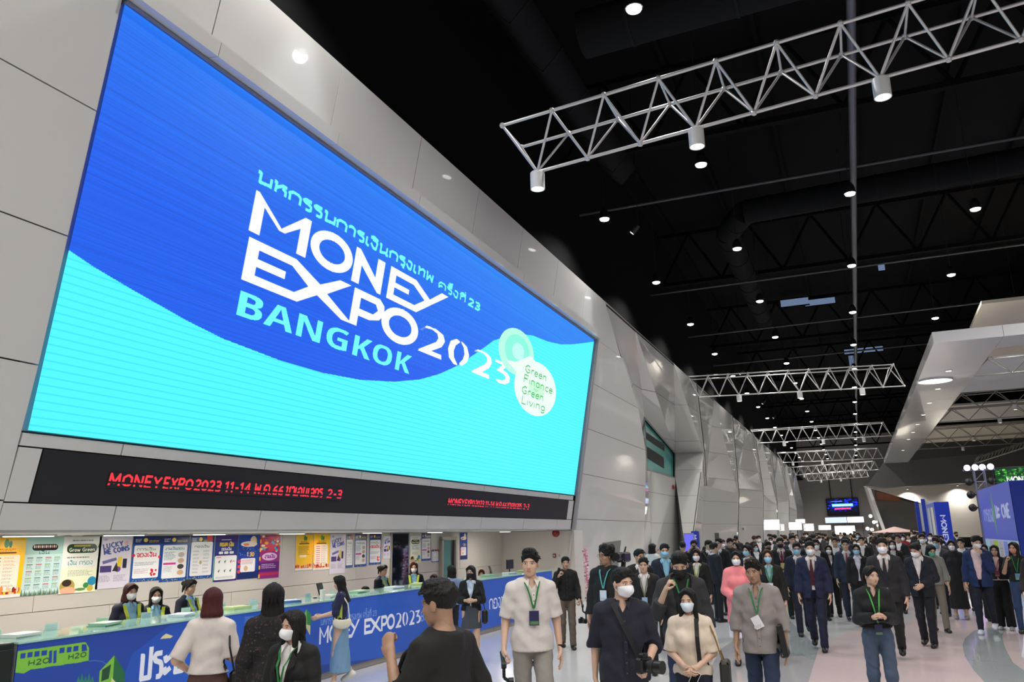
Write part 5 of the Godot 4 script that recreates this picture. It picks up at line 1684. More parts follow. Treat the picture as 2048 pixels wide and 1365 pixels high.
func build_counter() -> void:
	var u0 := cpos(37, 1280).x; var u1 := cpos(1103, 1141).x
	var o := thing("service_counter", "long service counter fronted with a blue printed banner under the ticker", "counter", Vector3(CX, 0, -(u0 + u1) / 2))
	var L := u1 - u0
	var k := MB.new()
	k.box(Vector3(-0.36, 0.055, 0), Vector3(0.66, 0.11, L - 0.04))
	put("plinth", k, mat(Color(0.47, 0.46, 0.45), 0.35), o)
	for q in 8:
		var st := MB.new()
		st.box(Vector3(-0.022, 0.055, -L / 2 + (q + 0.5) * L / 8), Vector3(0.016, 0.1, L / 8 - 0.012))
		put("plinth_stone", st, mat(Color(0.55, 0.54, 0.52), 0.3), o)
	var bd := MB.new()
	bd.box(Vector3(-0.36, 0.583, 0), Vector3(0.68, 0.95, L))
	put("body", bd, mat(Color(0.55, 0.56, 0.56), 0.5), o)
	var gt := MB.new()
	gt.cbox(Vector3(-0.36, 1.069, 0), Vector3(0.76, 0.022, L + 0.02), 0.004)
	put("glass_top", gt, mat(Color(0.62, 0.78, 0.72), 0.06), o)
	for half in 2:
		var a := u0 + half * L / 2; var b := a + L / 2
		var f := MB.new()
		var z0 := L / 2 - half * L / 2; var z1 := z0 - L / 2
		f.box(Vector3(0.002, 0.58, (z0 + z1) / 2), Vector3(0.012, 0.968, L / 2))
		put("banner_backing", f, mat(hex("1d45a2"), 0.55), o)
		var q := MB.new()
		q.quad(Vector3(0.0095, 1.065, z0), Vector3(0.0095, 1.065, z1), Vector3(0.0095, 0.095, z1), Vector3(0.0095, 0.095, z0))
		put("banner", q, pic(banner_picture(a, b), 0.0, 0.45), o)
	# dark end cabinet
	var e := thing("end_cabinet", "dark green cabinet at the near end of the service counter", "cabinet", Vector3(CX - 0.36, 0, -u0 + 1.02))
	var em := MB.new()
	em.cbox(Vector3(0, 0.54, 0), Vector3(0.72, 1.08, 1.98), 0.01)
	put("carcass", em, mat(Color(0.05, 0.09, 0.07), 0.4), e)
	for q in 2:
		var dm := MB.new()
		dm.cbox(Vector3(0.365, 0.55, -0.5 + q * 1.0), Vector3(0.02, 0.95, 0.94), 0.004)
		put("door", dm, mat(Color(0.06, 0.11, 0.085), 0.35), e)
	# things on the counter
	var r := RandomNumberGenerator.new()
	r.seed = 3
	var cols := [Color(0.85, 0.88, 0.86), Color(0.55, 0.72, 0.62), Color(0.8, 0.85, 0.9), Color(0.72, 0.8, 0.55), Color(0.35, 0.5, 0.75)]
	for q in 14:
		var u := u0 + 0.3 + q * 1.0
		var st := thing("brochure_stack", ["low stack of white brochures lying on the counter", "low stack of green brochures lying on the counter", "low stack of pale blue brochures lying on the counter", "low stack of lime brochures lying on the counter", "low stack of blue brochures lying on the counter"][q % 5], "brochures", Vector3(CX - 0.28 - r.randf() * 0.2, 1.081, -u), r.randf_range(-0.4, 0.4), "brochure stacks on the counter")
		for k2 in 3:
			var sm := MB.new()
			sm.box(Vector3(r.randf_range(-0.01, 0.01), 0.006 + k2 * 0.012, 0), Vector3(0.21, 0.011, 0.3), Basis(Vector3.UP, r.randf_range(-0.1, 0.1)))
			put("brochure", sm, mat(cols[q % 5].lightened(0.08 * k2), 0.4), st)
	for q in 10:
		var u := u0 + 0.2 + q * 0.62
		var h := thing("leaflet_holder", "clear acrylic leaflet holder standing along the back of the counter", "holder", Vector3(CX - 0.62, 1.081, -u), 0.0, "leaflet holders on the counter")
		var am := StandardMaterial3D.new()
		am.albedo_color = Color(0.8, 0.95, 0.9, 0.25); am.transparency = BaseMaterial3D.TRANSPARENCY_ALPHA; am.roughness = 0.08
		if mats.has("acrylic"): am = mats["acrylic"]
		mats["acrylic"] = am
		var hm := MB.new()
		hm.box(Vector3(0, 0.035, 0), Vector3(0.006, 0.07, 0.16)); hm.box(Vector3(0.02, 0.004, 0), Vector3(0.05, 0.008, 0.16))
		put("acrylic_plate", hm, am, h)
		var lm := MB.new()
		lm.box(Vector3(-0.008, 0.03, 0), Vector3(0.006, 0.06, 0.14))
		put("leaflet", lm, mat(cols[(q + 1) % 5], 0.5), h)
	var cup := thing("paper_cup", "white paper cup with straw standing on the counter", "cup", Vector3(CX - 0.2, 1.081, -10.35))
	var m1 := MB.new()
	m1.lathe([Vector2(0.0, 0.135), Vector2(0.044, 0.135), Vector2(0.046, 0.128), Vector2(0.043, 0.126), Vector2(0.03, 0.0), Vector2(0.0, 0.0)], Transform3D(), 16)
	put("cup_body", m1, mat(Color(0.86, 0.86, 0.85), 0.5), cup)
	var m3 := MB.new()
	m3.tube(Vector3(0.01, 0.13, 0), Vector3(0.025, 0.22, 0.01), 0.004)
	put("straw", m3, mat(Color(0.75, 0.8, 0.8), 0.4), cup)
	for q in [10.6, 16.9]:
		var lap := thing("tablet_stand", "dark tablet on a stand on the counter near %s" % ["the paper cup" if q < 12 else "the masked staff member"], "tablet", Vector3(CX - 0.42, 1.081, -q), 0.3)
		var b1 := MB.new()
		b1.cbox(Vector3(0, 0.13, 0), Vector3(0.012, 0.18, 0.25), 0.003, Basis(Vector3.BACK, 0.3))
		put("tablet", b1, mat(Color(0.04, 0.04, 0.05), 0.2), lap)
		var b2 := MB.new()
		b2.cbox(Vector3(-0.02, 0.006, 0), Vector3(0.14, 0.012, 0.12), 0.003)
		b2.tube(Vector3(-0.02, 0.01, 0), Vector3(-0.01, 0.1, 0), 0.008)
		put("stand", b2, mat(Color(0.3, 0.3, 0.3), 0.3, 0.6), lap)
	var mw := thing("computer_monitor", "black monitor backs showing over the far end of the counter", "monitor", Vector3(CX - 0.5, 1.081, -18.2))
	var mm := MB.new()
	mm.cbox(Vector3(0, 0.2, 0), Vector3(0.03, 0.22, 0.4), 0.006)
	put("display_back", mm, mat(Color(0.03, 0.03, 0.03), 0.4), mw)
	var ms := MB.new()
	ms.tube(Vector3(-0.01, 0.0, 0), Vector3(-0.01, 0.15, 0), 0.015); ms.cbox(Vector3(0, 0.006, 0), Vector3(0.16, 0.012, 0.2), 0.002)
	put("foot", ms, mat(Color(0.05, 0.05, 0.05), 0.4), mw)

# ------------------------------------------------------------------ floor
func build_floor() -> void:
	var fl := StandardMaterial3D.new()
	fl.albedo_color = Color(0.86, 0.85, 0.85); fl.roughness = 0.2
	fl.albedo_texture = terrazzo(Color(1, 1, 1), 11)
	fl.uv1_triplanar = true; fl.uv1_world_triplanar = true; fl.uv1_scale = Vector3(0.8, 0.8, 0.8)
	fl.clearcoat_enabled = true; fl.clearcoat = 0.5; fl.clearcoat_roughness = 0.05
	var mb := MB.new()
	mb.box(Vector3(5, -0.1, -60), Vector3(40, 0.2, 142))
	var f := struct("floor", mb, fl, "polished pale terrazzo floor")
	# inlaid fields of other terrazzo: a pinkish one and curved grey-blue bands
	var pink: StandardMaterial3D = fl.duplicate()
	pink.albedo_color = Color(0.9, 0.82, 0.82)
	var blue: StandardMaterial3D = fl.duplicate()
	blue.albedo_color = Color(0.66, 0.69, 0.70)
	var lilac: StandardMaterial3D = fl.duplicate()
	lilac.albedo_color = Color(0.72, 0.71, 0.725)
	var fields := [
		[pink, 0.002, [[1600, 1420], [1617, 1365], [1637, 1297], [1700, 1262], [1760, 1250], [1900, 1235], [2060, 1225], [2200, 1240], [2300, 1420]], "inlay"],
		[blue, 0.004, [[1560, 1222], [1577, 1240], [1637, 1297], [1630, 1322], [1560, 1300], [1530, 1240], [1480, 1222], [1500, 1214]], "inlay"],
		[lilac, 0.003, [[1637, 1297], [1617, 1365], [1600, 1420], [1380, 1420], [1440, 1300], [1530, 1240]], "inlay"],
		[blue, 0.004, [[1948, 1262], [1930, 1277], [1925, 1291], [1930, 1314], [1947, 1341], [1969, 1365], [2010, 1415], [2140, 1415], [2080, 1365], [2026, 1326], [2009, 1294], [2004, 1272], [2012, 1258], [1985, 1255]], "inlay"],
	]
	for q in fields:
		var pts := []
		for p in q[2]: pts.append(on_y(p[0], p[1], q[1]))
		var s := MB.new()
		s.slab(pts, Vector3(0, -0.006, 0))
		put(q[3], s, q[0], f)
func terrazzo(c: Color, sd: int) -> ImageTexture:
	var n := 512
	var img := Image.create_empty(n, n, false, Image.FORMAT_RGB8)
	img.fill(c.darkened(0.02))
	var r := RandomNumberGenerator.new()
	r.seed = sd
	for k in 5200:
		var t := r.randf_range(-0.16, 0.05)
		var cc := c.darkened(-t) if t < 0 else c.lightened(t)
		var sz := r.randi_range(1, 4)
		img.fill_rect(Rect2i(r.randi_range(0, n - 5), r.randi_range(0, n - 5), sz, r.randi_range(1, 3)), cc)
	return ImageTexture.create_from_image(img)

# ------------------------------------------------------------------ the folded wall beyond the screen
func facet(parent: Node, pts: Array, m: Material, called := "facet") -> void:
	var mb := MB.new()
	mb.slab(pts, Vector3(-0.05, 0, 0))
	put(called, mb, m, parent)
func build_folds() -> void:
	var o := frame_node("wall_folded", "tall folded wall of glossy white facets running down the hall")
	var a1 := wp(18.3, 8.42); var a2 := wp(22.8, 5.945); var a3 := wp(24.22, 4.66); var a4 := wp(25.6, 0.0)
	var top := func(z: float) -> Vector3: return Vector3(-6.61, 9.12, z)
	var t1: Vector3 = top.call(-27.4); var t2: Vector3 = top.call(-34.2)
	var X := -8.35
	var w1 := on_x(1289, 835, X); var w2 := on_x(1351, 907, X); var w3 := on_x(1351, 957, X); var w4 := on_x(1295, 940, X)
	var c2 := on_x(1407, 905, -7.0); var c3 := on_x(1404, 945, -7.05); var c4 := Vector3(-7.4, 0, c3.z + 3.6)
	var b4 := Vector3(X, 0, w4.z); var b3 := Vector3(X, 0, w3.z + 0.2)
	var dark := white_panel
	# facets, each a flat polygon, split along courses by joints
	fold(o, [a1, t1, w1, a2]); fold(o, [a2, w1, a3])
	fold(o, [a3, w1, w4]); fold(o, [a3, w4, b4, a4])
	fold(o, [t1, t2, w2, w1])
	fold(o, [t2, c2, w2]); fold(o, [w2, c2, c3, w3]); fold(o, [w3, c3, c4, b3])
	fold(o, [w4, w3, b3, b4])
	# the glazed opening: dim room behind teal glass
	var win := thing("window_1", "teal glazed opening with a slanted top in the folded wall", "window", (w3 + w4) / 2)
	win.set_meta("kind", "structure")
	var inv := win.transform.affine_inverse()
	var g := MB.new()
	g.slab([inv * w1 + Vector3(-0.12, 0, 0), inv * w2 + Vector3(-0.12, 0, 0), inv * w3 + Vector3(-0.12, 0, 0), inv * w4 + Vector3(-0.12, 0, 0)], Vector3(-0.02, 0, 0))
	put("pane", g, mat(Color(0.3, 0.6, 0.58), 0.08), win)
	for q in [[0.35, 0.52, 0.42, 0.6], [0.3, 0.15, 0.4, 0.32]]:
		var s := MB.new()
		var e0 := (inv * w4).lerp(inv * w1, q[1] + 0.1) ; var e1 := (inv * w4).lerp(inv * w1, q[3] + 0.15)
		var dz: float = (w3.z - w4.z) * (q[0] + 0.35)
		s.slab([e0 + Vector3(-0.09, 0, dz * 0.05), e1 + Vector3(-0.09, 0, dz * 0.05), e1 + Vector3(-0.09, -0.25, dz), e0 + Vector3(-0.09, -0.25, dz)], Vector3(-0.02, 0, 0))
		put("shade", s, mat(Color(0.1, 0.12, 0.13), 0.5), win)
	var fr := MB.new()
	for e in [[w1, w2], [w2, w3], [w3, w4], [w4, w1]]: fr.tube(inv * e[0] + Vector3(-0.02, 0, 0), inv * e[1] + Vector3(-0.02, 0, 0), 0.04, 0.04, 6)
	put("window_frame", fr, mat(Color(0.5, 0.5, 0.5), 0.4), win)
	# more folds down the hall, each leaning in at the top and zigzagging at the foot
	var zs := []
	var z := c3.z
	var prev_t := t2; var prev_m := c2; var prev_l := c3; var prev_b := c4
	var k := 0
	while z > -124.0:
		var step := 9.5 + 3.0 * (k % 2)
		var t: Vector3 = top.call(prev_t.z - step * 0.55)
		var t_: Vector3 = top.call(prev_t.z - step * 1.15)
		var m := Vector3(-8.1, 4.6 + (k % 3) * 0.5, z - step * 0.75)
		var b := Vector3(-8.5, 0, z - step * 0.62)
		var m2 := Vector3(-6.85, 4.3 + (k % 2) * 0.9, z - step * 1.25)
		var b2 := Vector3(-7.2, 0, z - step * 1.15)
		fold(o, [prev_t, t, prev_m]); fold(o, [t, m, prev_m]); fold(o, [prev_m, m, prev_l]); fold(o, [prev_l, m, b]); fold(o, [prev_l, b, prev_b])
		fold(o, [t, t_, m]); fold(o, [t_, m2, m]); fold(o, [m, m2, b2]); fold(o, [m, b2, b])
		prev_t = t_; prev_m = m2; prev_l = m2; prev_b = b2
		z = m2.z
		k += 1
	# red alarm bells and small red call points
	for q in [[1346, 975, X + 0.02, "red round alarm bell under the teal window"], [1112, 1067, 0.0, "red round alarm bell at the end of the counter niche"]]:
		var p := on_x(q[0], q[1], q[2]) if q[0] > 1200 else on_z(q[0], q[1], -22.88)
		var bell := thing("alarm_bell", q[3], "alarm", p, PI / 2 if q[0] > 1200 else 0.0)
		var mb := MB.new()
		mb.lathe([Vector2(0.0, 0.08), Vector2(0.06, 0.075), Vector2(0.105, 0.05), Vector2(0.115, 0.02), Vector2(0.115, 0.0)], Transform3D(Basis(Vector3.RIGHT, PI / 2), Vector3.ZERO), 20)
		put("gong", mb, mat(Color(0.5, 0.06, 0.09), 0.35), bell)
		var mb2 := MB.new()
		mb2.tube(Vector3(0, 0, 0.075), Vector3(0, 0, 0.09), 0.015)
		put("screw", mb2, mat(Color(0.5, 0.5, 0.5), 0.3, 0.8), bell)
	for q in [[1109, 1112, "red fire call point on the niche end wall"], [1118, 1112, "white switch plate beside the red call point"]]:
		var p := on_z(q[0], q[1], -22.88)
		var c := thing("call_point", q[2], "switch", p)
		var mb := MB.new()
		var red: bool = q[0] == 1109
		mb.cbox(Vector3(0, 0, 0.015), Vector3(0.09 if red else 0.04, 0.11 if red else 0.07, 0.03), 0.004)
		put("housing", mb, mat(Color(0.42, 0.08, 0.1) if red else Color(0.8, 0.8, 0.78), 0.4), c)
		var m2 := MB.new()
		m2.cbox(Vector3(0, 0, 0.031), Vector3(0.045 if red else 0.02, 0.05, 0.006), 0.002)
		put("plate", m2, mat(Color(0.75, 0.7, 0.68), 0.4), c)
func fold(o: Node, pts: Array) -> void:
	if pts.size() > 3:
		var n0: Vector3 = (pts[2] - pts[0]).cross(pts[1] - pts[0]).normalized()
		for k in range(3, pts.size()):
			if absf(n0.dot(pts[k] - pts[0])) > 0.01:
				for q in range(1, pts.size() - 1): fold(o, [pts[0], pts[q], pts[q + 1]])
				return
	# splits a flat facet into courses 1.25 m high with dark joints between
	var lo := 1e9; var hi := -1e9
	for p in pts:
		lo = minf(lo, p.y); hi = maxf(hi, p.y)
	var n := Vector3.ZERO
	for k in range(1, pts.size() - 1): n += (pts[k + 1] - pts[0]).cross(pts[k] - pts[0])
	n = n.normalized()
	if n.dot(CAM - pts[0]) < 0: n = -n
	var mb := MB.new()
	var back := []
	for p in pts: back.append(p - n * 0.035)
	mb.slab(back, -n * 0.04)
	put("carcass", mb, seam_m, o)
	var courses := [0.0, 2.378, 3.716, 5.066, 6.453, 7.808, 9.13]
	for c in courses.size() - 1:
		var y0: float = courses[c] + 0.006; var y1: float = courses[c + 1] - 0.006
		if y1 < lo or y0 > hi: continue
		var poly := cut_y(cut_y(pts, y0, 1.0), y1, -1.0)
		if poly.size() < 3: continue
		var area := 0.0
		for k in range(1, poly.size() - 1): area += (poly[k + 1] - poly[0]).cross(poly[k] - poly[0]).length()
		if area < 0.004: continue
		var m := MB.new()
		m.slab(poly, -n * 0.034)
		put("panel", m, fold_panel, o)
func cut_y(pts: Array, y: float, keep: float) -> Array:
	var out := []
	for k in pts.size():
		var a: Vector3 = pts[k]; var b: Vector3 = pts[(k + 1) % pts.size()]
		var da := (a.y - y) * keep; var db := (b.y - y) * keep
		if da >= 0: out.append(a)
		if (da >= 0) != (db >= 0): out.append(a.lerp(b, da / (da - db)))
	# drop doubles
	var clean := []
	for p in out:
		if clean.is_empty() or (p - clean[-1]).length() > 0.004: clean.append(p)
	if clean.size() > 1 and (clean[0] - clean[-1]).length() < 0.004: clean.pop_back()
	return clean

# ------------------------------------------------------------------ roof, beams, ducts
func build_roof() -> void:
	var blk := black(0.05, 0.055)
	var blk2 := black(0.045, 0.05)
	var mb := MB.new()
	mb.box(Vector3(6, 15.6, -60), Vector3(40, 0.3, 142))
	struct("ceiling", mb, blk, "black roof deck of the hall")
	# dark wall above the white one
	var wm := MB.new()
	wm.slab([Vector3(-7.1, 9.05, 10), Vector3(-7.1, 15.5, 10), Vector3(-7.1, 15.5, -130), Vector3(-7.1, 9.05, -130)], Vector3(-0.3, 0, 0))
	struct("wall_upper", wm, blk, "black wall above the white leaning wall")
	var lm := MB.new()
	lm.box(Vector3(-6.87, 9.1, -60), Vector3(0.5, 0.08, 140))
	struct("trim_2", lm, blk, "black ledge along the top of the leaning wall")
	var rm := MB.new()
	rm.box(Vector3(25, 7.7, -60), Vector3(0.3, 15.9, 142))
	struct("wall_right", rm, mat(Color(0.45, 0.44, 0.43), 0.7), "far side wall of the hall")
	var bm := MB.new()
	bm.box(Vector3(6, 7.7, 9.9), Vector3(38, 15.9, 0.3))
	struct("wall_back", bm, mat(Color(0.55, 0.54, 0.53), 0.7), "hall wall behind the viewer")
	var l2 := MB.new()
	l2.slab([wp(-9.0, 1.9, 0), wp(-9.0, 8.4, 0), wp(-8, 8.4, 0), wp(-8, 1.9, 0)], -wall_n() * 0.1)
	struct("wall_left_start", l2, white_panel)
	# girders across the hall: chords and lattice
	var z := -7.5
	var k := 0
	while z > -122:
		var g := thing("roof_girder", "black lattice roof girder across the hall, number %s from the entrance" % ["first", "second", "third", "fourth", "fifth", "sixth", "seventh", "eighth", "ninth"][k], "girder", Vector3(0, 12.8, z), 0.0, "roof girders")
		var ch := MB.new()
		ch.box(Vector3(8.5, 0, 0), Vector3(31, 0.16, 0.2)); put("bottom_chord", ch, blk2, g)
		var ct := MB.new()
		ct.box(Vector3(8.5, 2.3, 0), Vector3(31, 0.16, 0.2)); put("top_chord", ct, blk2, g)
		for q in 11:
			var x := -6.9 + q * 2.6
			var d := MB.new()
			d.tube(Vector3(x, 0, 0), Vector3(x + 1.3, 2.3, 0), 0.06, 0.06, 5); d.tube(Vector3(x + 1.3, 2.3, 0), Vector3(x + 2.6, 0, 0), 0.06, 0.06, 5)
			put("lattice_bar", d, blk2, g)
		z -= 13.5
		k += 1
	# purlins
	for q in 12:
		var p := MB.new()
		p.box(Vector3(-6.3 + q * 2.6, 15.3, -60), Vector3(0.12, 0.2, 138))
		one("roof_purlin", p, blk2, "black purlin running lengthways under the roof deck", "beam", "roof purlins")
	# pipes
	for q in [[1554, 359, "first"], [1694, 535, "second"], [1620, 644, "third"], [1640, 708, "fourth"]]:
		var at := on_y(q[0], q[1], 11.9)
		var p := MB.new()
		p.tube(Vector3(-7.0, 11.75, at.z + 0.3), Vector3(22, 12.1, at.z - 0.6), 0.05, 0.05, 8)
		one("cross_pipe", p, mat(Color(0.17, 0.17, 0.19), 0.5), "thin grey pipe across the roof, %s from the near truss" % q[2], "pipe", "cross pipes")
	var lp := MB.new()
	lp.tube(Vector3(0.98, 11.62, 6), Vector3(1.02, 11.62, -120), 0.09, 0.09, 8)
	one("long_pipe", lp, mat(Color(0.26, 0.26, 0.28), 0.5), "grey conduit running the length of the roof", "pipe")
	# ducts
	var dm := black(0.09, 0.095)
	for q in [["fat dark round air duct crossing the roof above the near truss", [Vector3(-4.3, 12.4, -14.6), Vector3(0, 12.5, -14.6), Vector3(8, 12.6, -14.6), Vector3(20, 12.8, -14.6)], 0.5], ["dark round air duct running down the hall and turning across", [Vector3(-3.2, 12.3, -41), Vector3(-3.2, 12.6, -28.5), Vector3(-2.4, 12.7, -27), Vector3(6, 12.8, -26.8), Vector3(20, 12.9, -26.8)], 0.42], ["dark square air duct along the black upper wall", [Vector3(-5.2, 12.2, -10), Vector3(-5.2, 12.2, -21)], 0.45]]:
		var d := thing("air_duct", q[0], "duct", q[1][0])
		for s in q[1].size() - 1:
			var a: Vector3 = q[1][s] - q[1][0]; var b: Vector3 = q[1][s + 1] - q[1][0]
			var m := MB.new()
			m.tube(a, b, q[2], q[2], 18 if q[0].find("square") < 0 else 4)
			put("duct_length", m, dm, d)
			var n := int((b - a).length() / 1.6)
			for r in n:
				var rm2 := MB.new()
				var c := a.lerp(b, (r + 0.5) / n)
				var dd := (b - a).normalized() * 0.03
				rm2.tube(c - dd, c + dd, q[2] + 0.025, q[2] + 0.025, 18 if q[0].find("square") < 0 else 4)
				put("flange", rm2, black(0.11, 0.115), d)
	# slits of daylight high up
	for q in [[1589, 605, 1.5, 0.4], [1640, 604, 1.6, 0.35], [1727, 701, 2.6, 0.35], [1763, 535, 0.3, 0.35], [1703, 723, 0.35, 0.9]]:
		var p := on_y(q[0], q[1], 14.6)
		var wn := thing("window_roof", "slit of daylight glazing high under the black roof", "window", p, 0.0, "roof daylight slits")
		wn.set_meta("kind", "structure")
		var m := MB.new()
		m.box(Vector3.ZERO, Vector3(q[2], q[3], 0.04))
		put("pane_glow", m, glow(Color(0.55, 0.64, 0.8), 0.5), wn)
		var fm := MB.new()
		fm.box(Vector3(0, q[3] / 2 + 0.03, 0), Vector3(q[2] + 0.1, 0.06, 0.08)); fm.box(Vector3(0, -q[3] / 2 - 0.03, 0), Vector3(q[2] + 0.1, 0.06, 0.08))
		put("window_frame", fm, blk2, wn)

# ------------------------------------------------------------------ lamps under the roof
func build_downlights() -> void:
	var rows := [[-5.85, -21.3], [-2.62, -12.2], [0.83, -22.5], [4.2, -25.3], [7.65, -27.0], [11.0, -25.3], [14.5, -25.3], [18.0, -25.3]]
	var ord := ["against the wall side", "second from the wall", "beside the long conduit", "over the open floor", "over the blue booth", "past the booth", "second past the booth", "along the far side"]
	var step := 6.72
	for r in rows.size():
		var n := 12
		var z: float = rows[r][1]
		# the row also goes on behind the viewer
		var z0 := z
		while z0 < 4.0: z0 += step
		while z0 > (-118.0 if r < 3 else -42.0):
			if z0 <= z + 0.1 or z0 > -8.0: downlight(Vector3(rows[r][0], 10.94, z0), ord[r], absf(z0 + 36) < 44)
			z0 -= step
func downlight(p: Vector3, where: String, lit: bool) -> void:
	var o := thing("pendant_downlight", "small black pendant downlight hanging from the black roof, row %s" % where, "light", p, 0.0, "pendant downlights, row %s" % where)
	if not meshes.has("dl"):
		var m := MB.new()
		m.lathe([Vector2(0.0, 0.32), Vector2(0.07, 0.31), Vector2(0.13, 0.2), Vector2(0.16, 0.02), Vector2(0.16, 0.0), Vector2(0.14, 0.01)], Transform3D(), 14)
		meshes["dl"] = m.mesh()
		var b := MB.new()
		b.lathe([Vector2(0.14, 0.0), Vector2(0.13, -0.035), Vector2(0.07, -0.06), Vector2(0.0, -0.065)], Transform3D(), 14)
		meshes["dlb"] = b.mesh()
		var w := MB.new()
		w.tube(Vector3(0, 0.3, 0), Vector3(0, 4.51, 0), 0.012, 0.012, 5)
		meshes["dlw"] = w.mesh()
	put("housing", meshes["dl"], mat(Color(0.05, 0.05, 0.055), 0.5), o)
	put("bulb", meshes["dlb"], glow(Color(1, 0.985, 0.96), 6.0), o)
	put("cable", meshes["dlw"], mat(Color(0.06, 0.06, 0.07), 0.6), o)
	var l := SpotLight3D.new()
	l.name = "lamp_glow"
	l.spot_angle = 74; l.spot_angle_attenuation = 0.6; l.light_energy = DOWN_E; l.light_color = Color(1, 0.985, 0.965); l.light_size = 0.15; l.spot_range = 60; l.shadow_enabled = true
	o.add_child(l)
	l.position = Vector3(0, -0.1, 0); l.rotation_degrees = Vector3(-90, 0, 0)

# ------------------------------------------------------------------ white lattice trusses with can lamps
func build_trusses() -> void:
	var wm := mat(Color(0.74, 0.73, 0.73), 0.3, 0.35)
	# lower chord from a to b; lamps on these nodes
	var list := [
		[Vector3(-4.27, 7.84, -11.5), Vector3(10.7, 8.9, -11.5), 0.78, 0.875, [0, 3, 6, 9, 12, 15], "nearest white lattice truss, hung with can lamps"],
		[Vector3(-6.3, 8.24, -38.4), Vector3(2.7, 8.24, -40.1), 0.95, 0.92, [2, 5, 8], "white lattice truss ending at the white floating ceiling, second down the hall"],
		[Vector3(-6.05, 8.24, -61.6), Vector3(2.9, 8.24, -62.0), 0.95, 0.92, [2, 5, 8], "white lattice truss, third down the hall"],
		[Vector3(-5.9, 8.24, -81.2), Vector3(2.9, 8.24, -82), 0.95, 0.92, [1, 4, 7], "white lattice truss, fourth down the hall"],
		[Vector3(-6.0, 8.24, -101), Vector3(2.9, 8.24, -98), 0.95, 0.92, [1, 4, 7], "white lattice truss, fifth down the hall"],
		[Vector3(-5.4, 8.24, -115), Vector3(2.0, 8.24, -111), 0.95, 0.92, [2, 5], "white lattice truss at the far end of the hall"],
	]
	for q in list: truss(q[0], q[1], q[2], q[3], q[4], q[5], wm)
func truss(a: Vector3, b: Vector3, rise: float, bay: float, lamps: Array, label: String, wm: Material, inside := false) -> void:
	var o := thing("lattice_truss", label, "truss", a, 0.0, "white lattice trusses")
	var L := (b - a).length()
	var d := (b - a).normalized()
	var n := int(round(L / bay))
	bay = L / n
	var up := Vector3(0, rise, 0)
	var side := d.cross(Vector3.UP).normalized() * 0.42
	var r := 0.028
	var m := MB.new()
	m.tube(Vector3.ZERO, d * L, r, r, 8)
	put("bottom_chord", m, wm, o)
	for s in [-1.0, 1.0]:
		var t := MB.new()
		t.tube(up + side * s - d * bay * 0.5, up + side * s + d * (L - bay * 0.5), r, r, 8)
		put("top_chord", t, wm, o)
	for k in n + 1:
		var p := d * bay * k
		for s in [-1.0, 1.0]:
			for e in [-0.5, 0.5]:
				if k == n and e > 0: continue
				var br := MB.new()
				br.tube(p, p + d * bay * e + up + side * s, r * 0.8, r * 0.8, 6)
				put("brace", br, wm, o)
		var cr := MB.new()
		var q := p - d * bay * 0.5 + up
		cr.tube(q - side, q + side, r * 0.7, r * 0.7, 6)
		put("cross_bar", cr, wm, o)
		if not meshes.has("node"):
			var nd := MB.new()
			nd.lathe([Vector2(0, 0.05), Vector2(0.035, 0.036), Vector2(0.05, 0), Vector2(0.035, -0.036), Vector2(0, -0.05)], Transform3D(), 10)
			meshes["node"] = nd.mesh()
		for w in [p, q - side, q + side]:
			var nn := put("node", meshes["node"], wm, o)
			nn.position = w
	for k in lamps:
		if k <= n: can_lamp(a + d * bay * k + Vector3(0, -0.012, 0), label)
func can_lamp(p: Vector3, of: String) -> void:
	var o := thing("can_lamp", "white cylindrical can lamp under the %s" % of.get_slice(",", 0).replace("white ", ""), "light", p, 0.0, "can lamps under the trusses")
	if not meshes.has("can"):
		var m := MB.new()
		m.lathe([Vector2(0.0, 0.0), Vector2(0.11, 0.0), Vector2(0.12, -0.015), Vector2(0.12, -0.3), Vector2(0.105, -0.3), Vector2(0.1, -0.26)], Transform3D(), 18)
		meshes["can"] = m.mesh()
		var b := MB.new()
		b.tube(Vector3(0, -0.265, 0), Vector3(0, -0.285, 0), 0.1, 0.1, 18)
		meshes["canb"] = b.mesh()
	put("can_body", meshes["can"], mat(Color(0.8, 0.8, 0.8), 0.35), o)
	put("bulb", meshes["canb"], glow(Color(1, 0.95, 0.88), 4.0), o)
	var l := SpotLight3D.new()
	l.name = "lamp_glow"
	l.spot_angle = 50; l.spot_angle_attenuation = 0.8; l.light_energy = CAN_E; l.light_color = Color(1, 0.95, 0.88); l.light_size = 0.1; l.spot_range = 60; l.shadow_enabled = true
	o.add_child(l)
	l.position = Vector3(0, -0.33, 0); l.rotation_degrees = Vector3(-90, 0, 0)

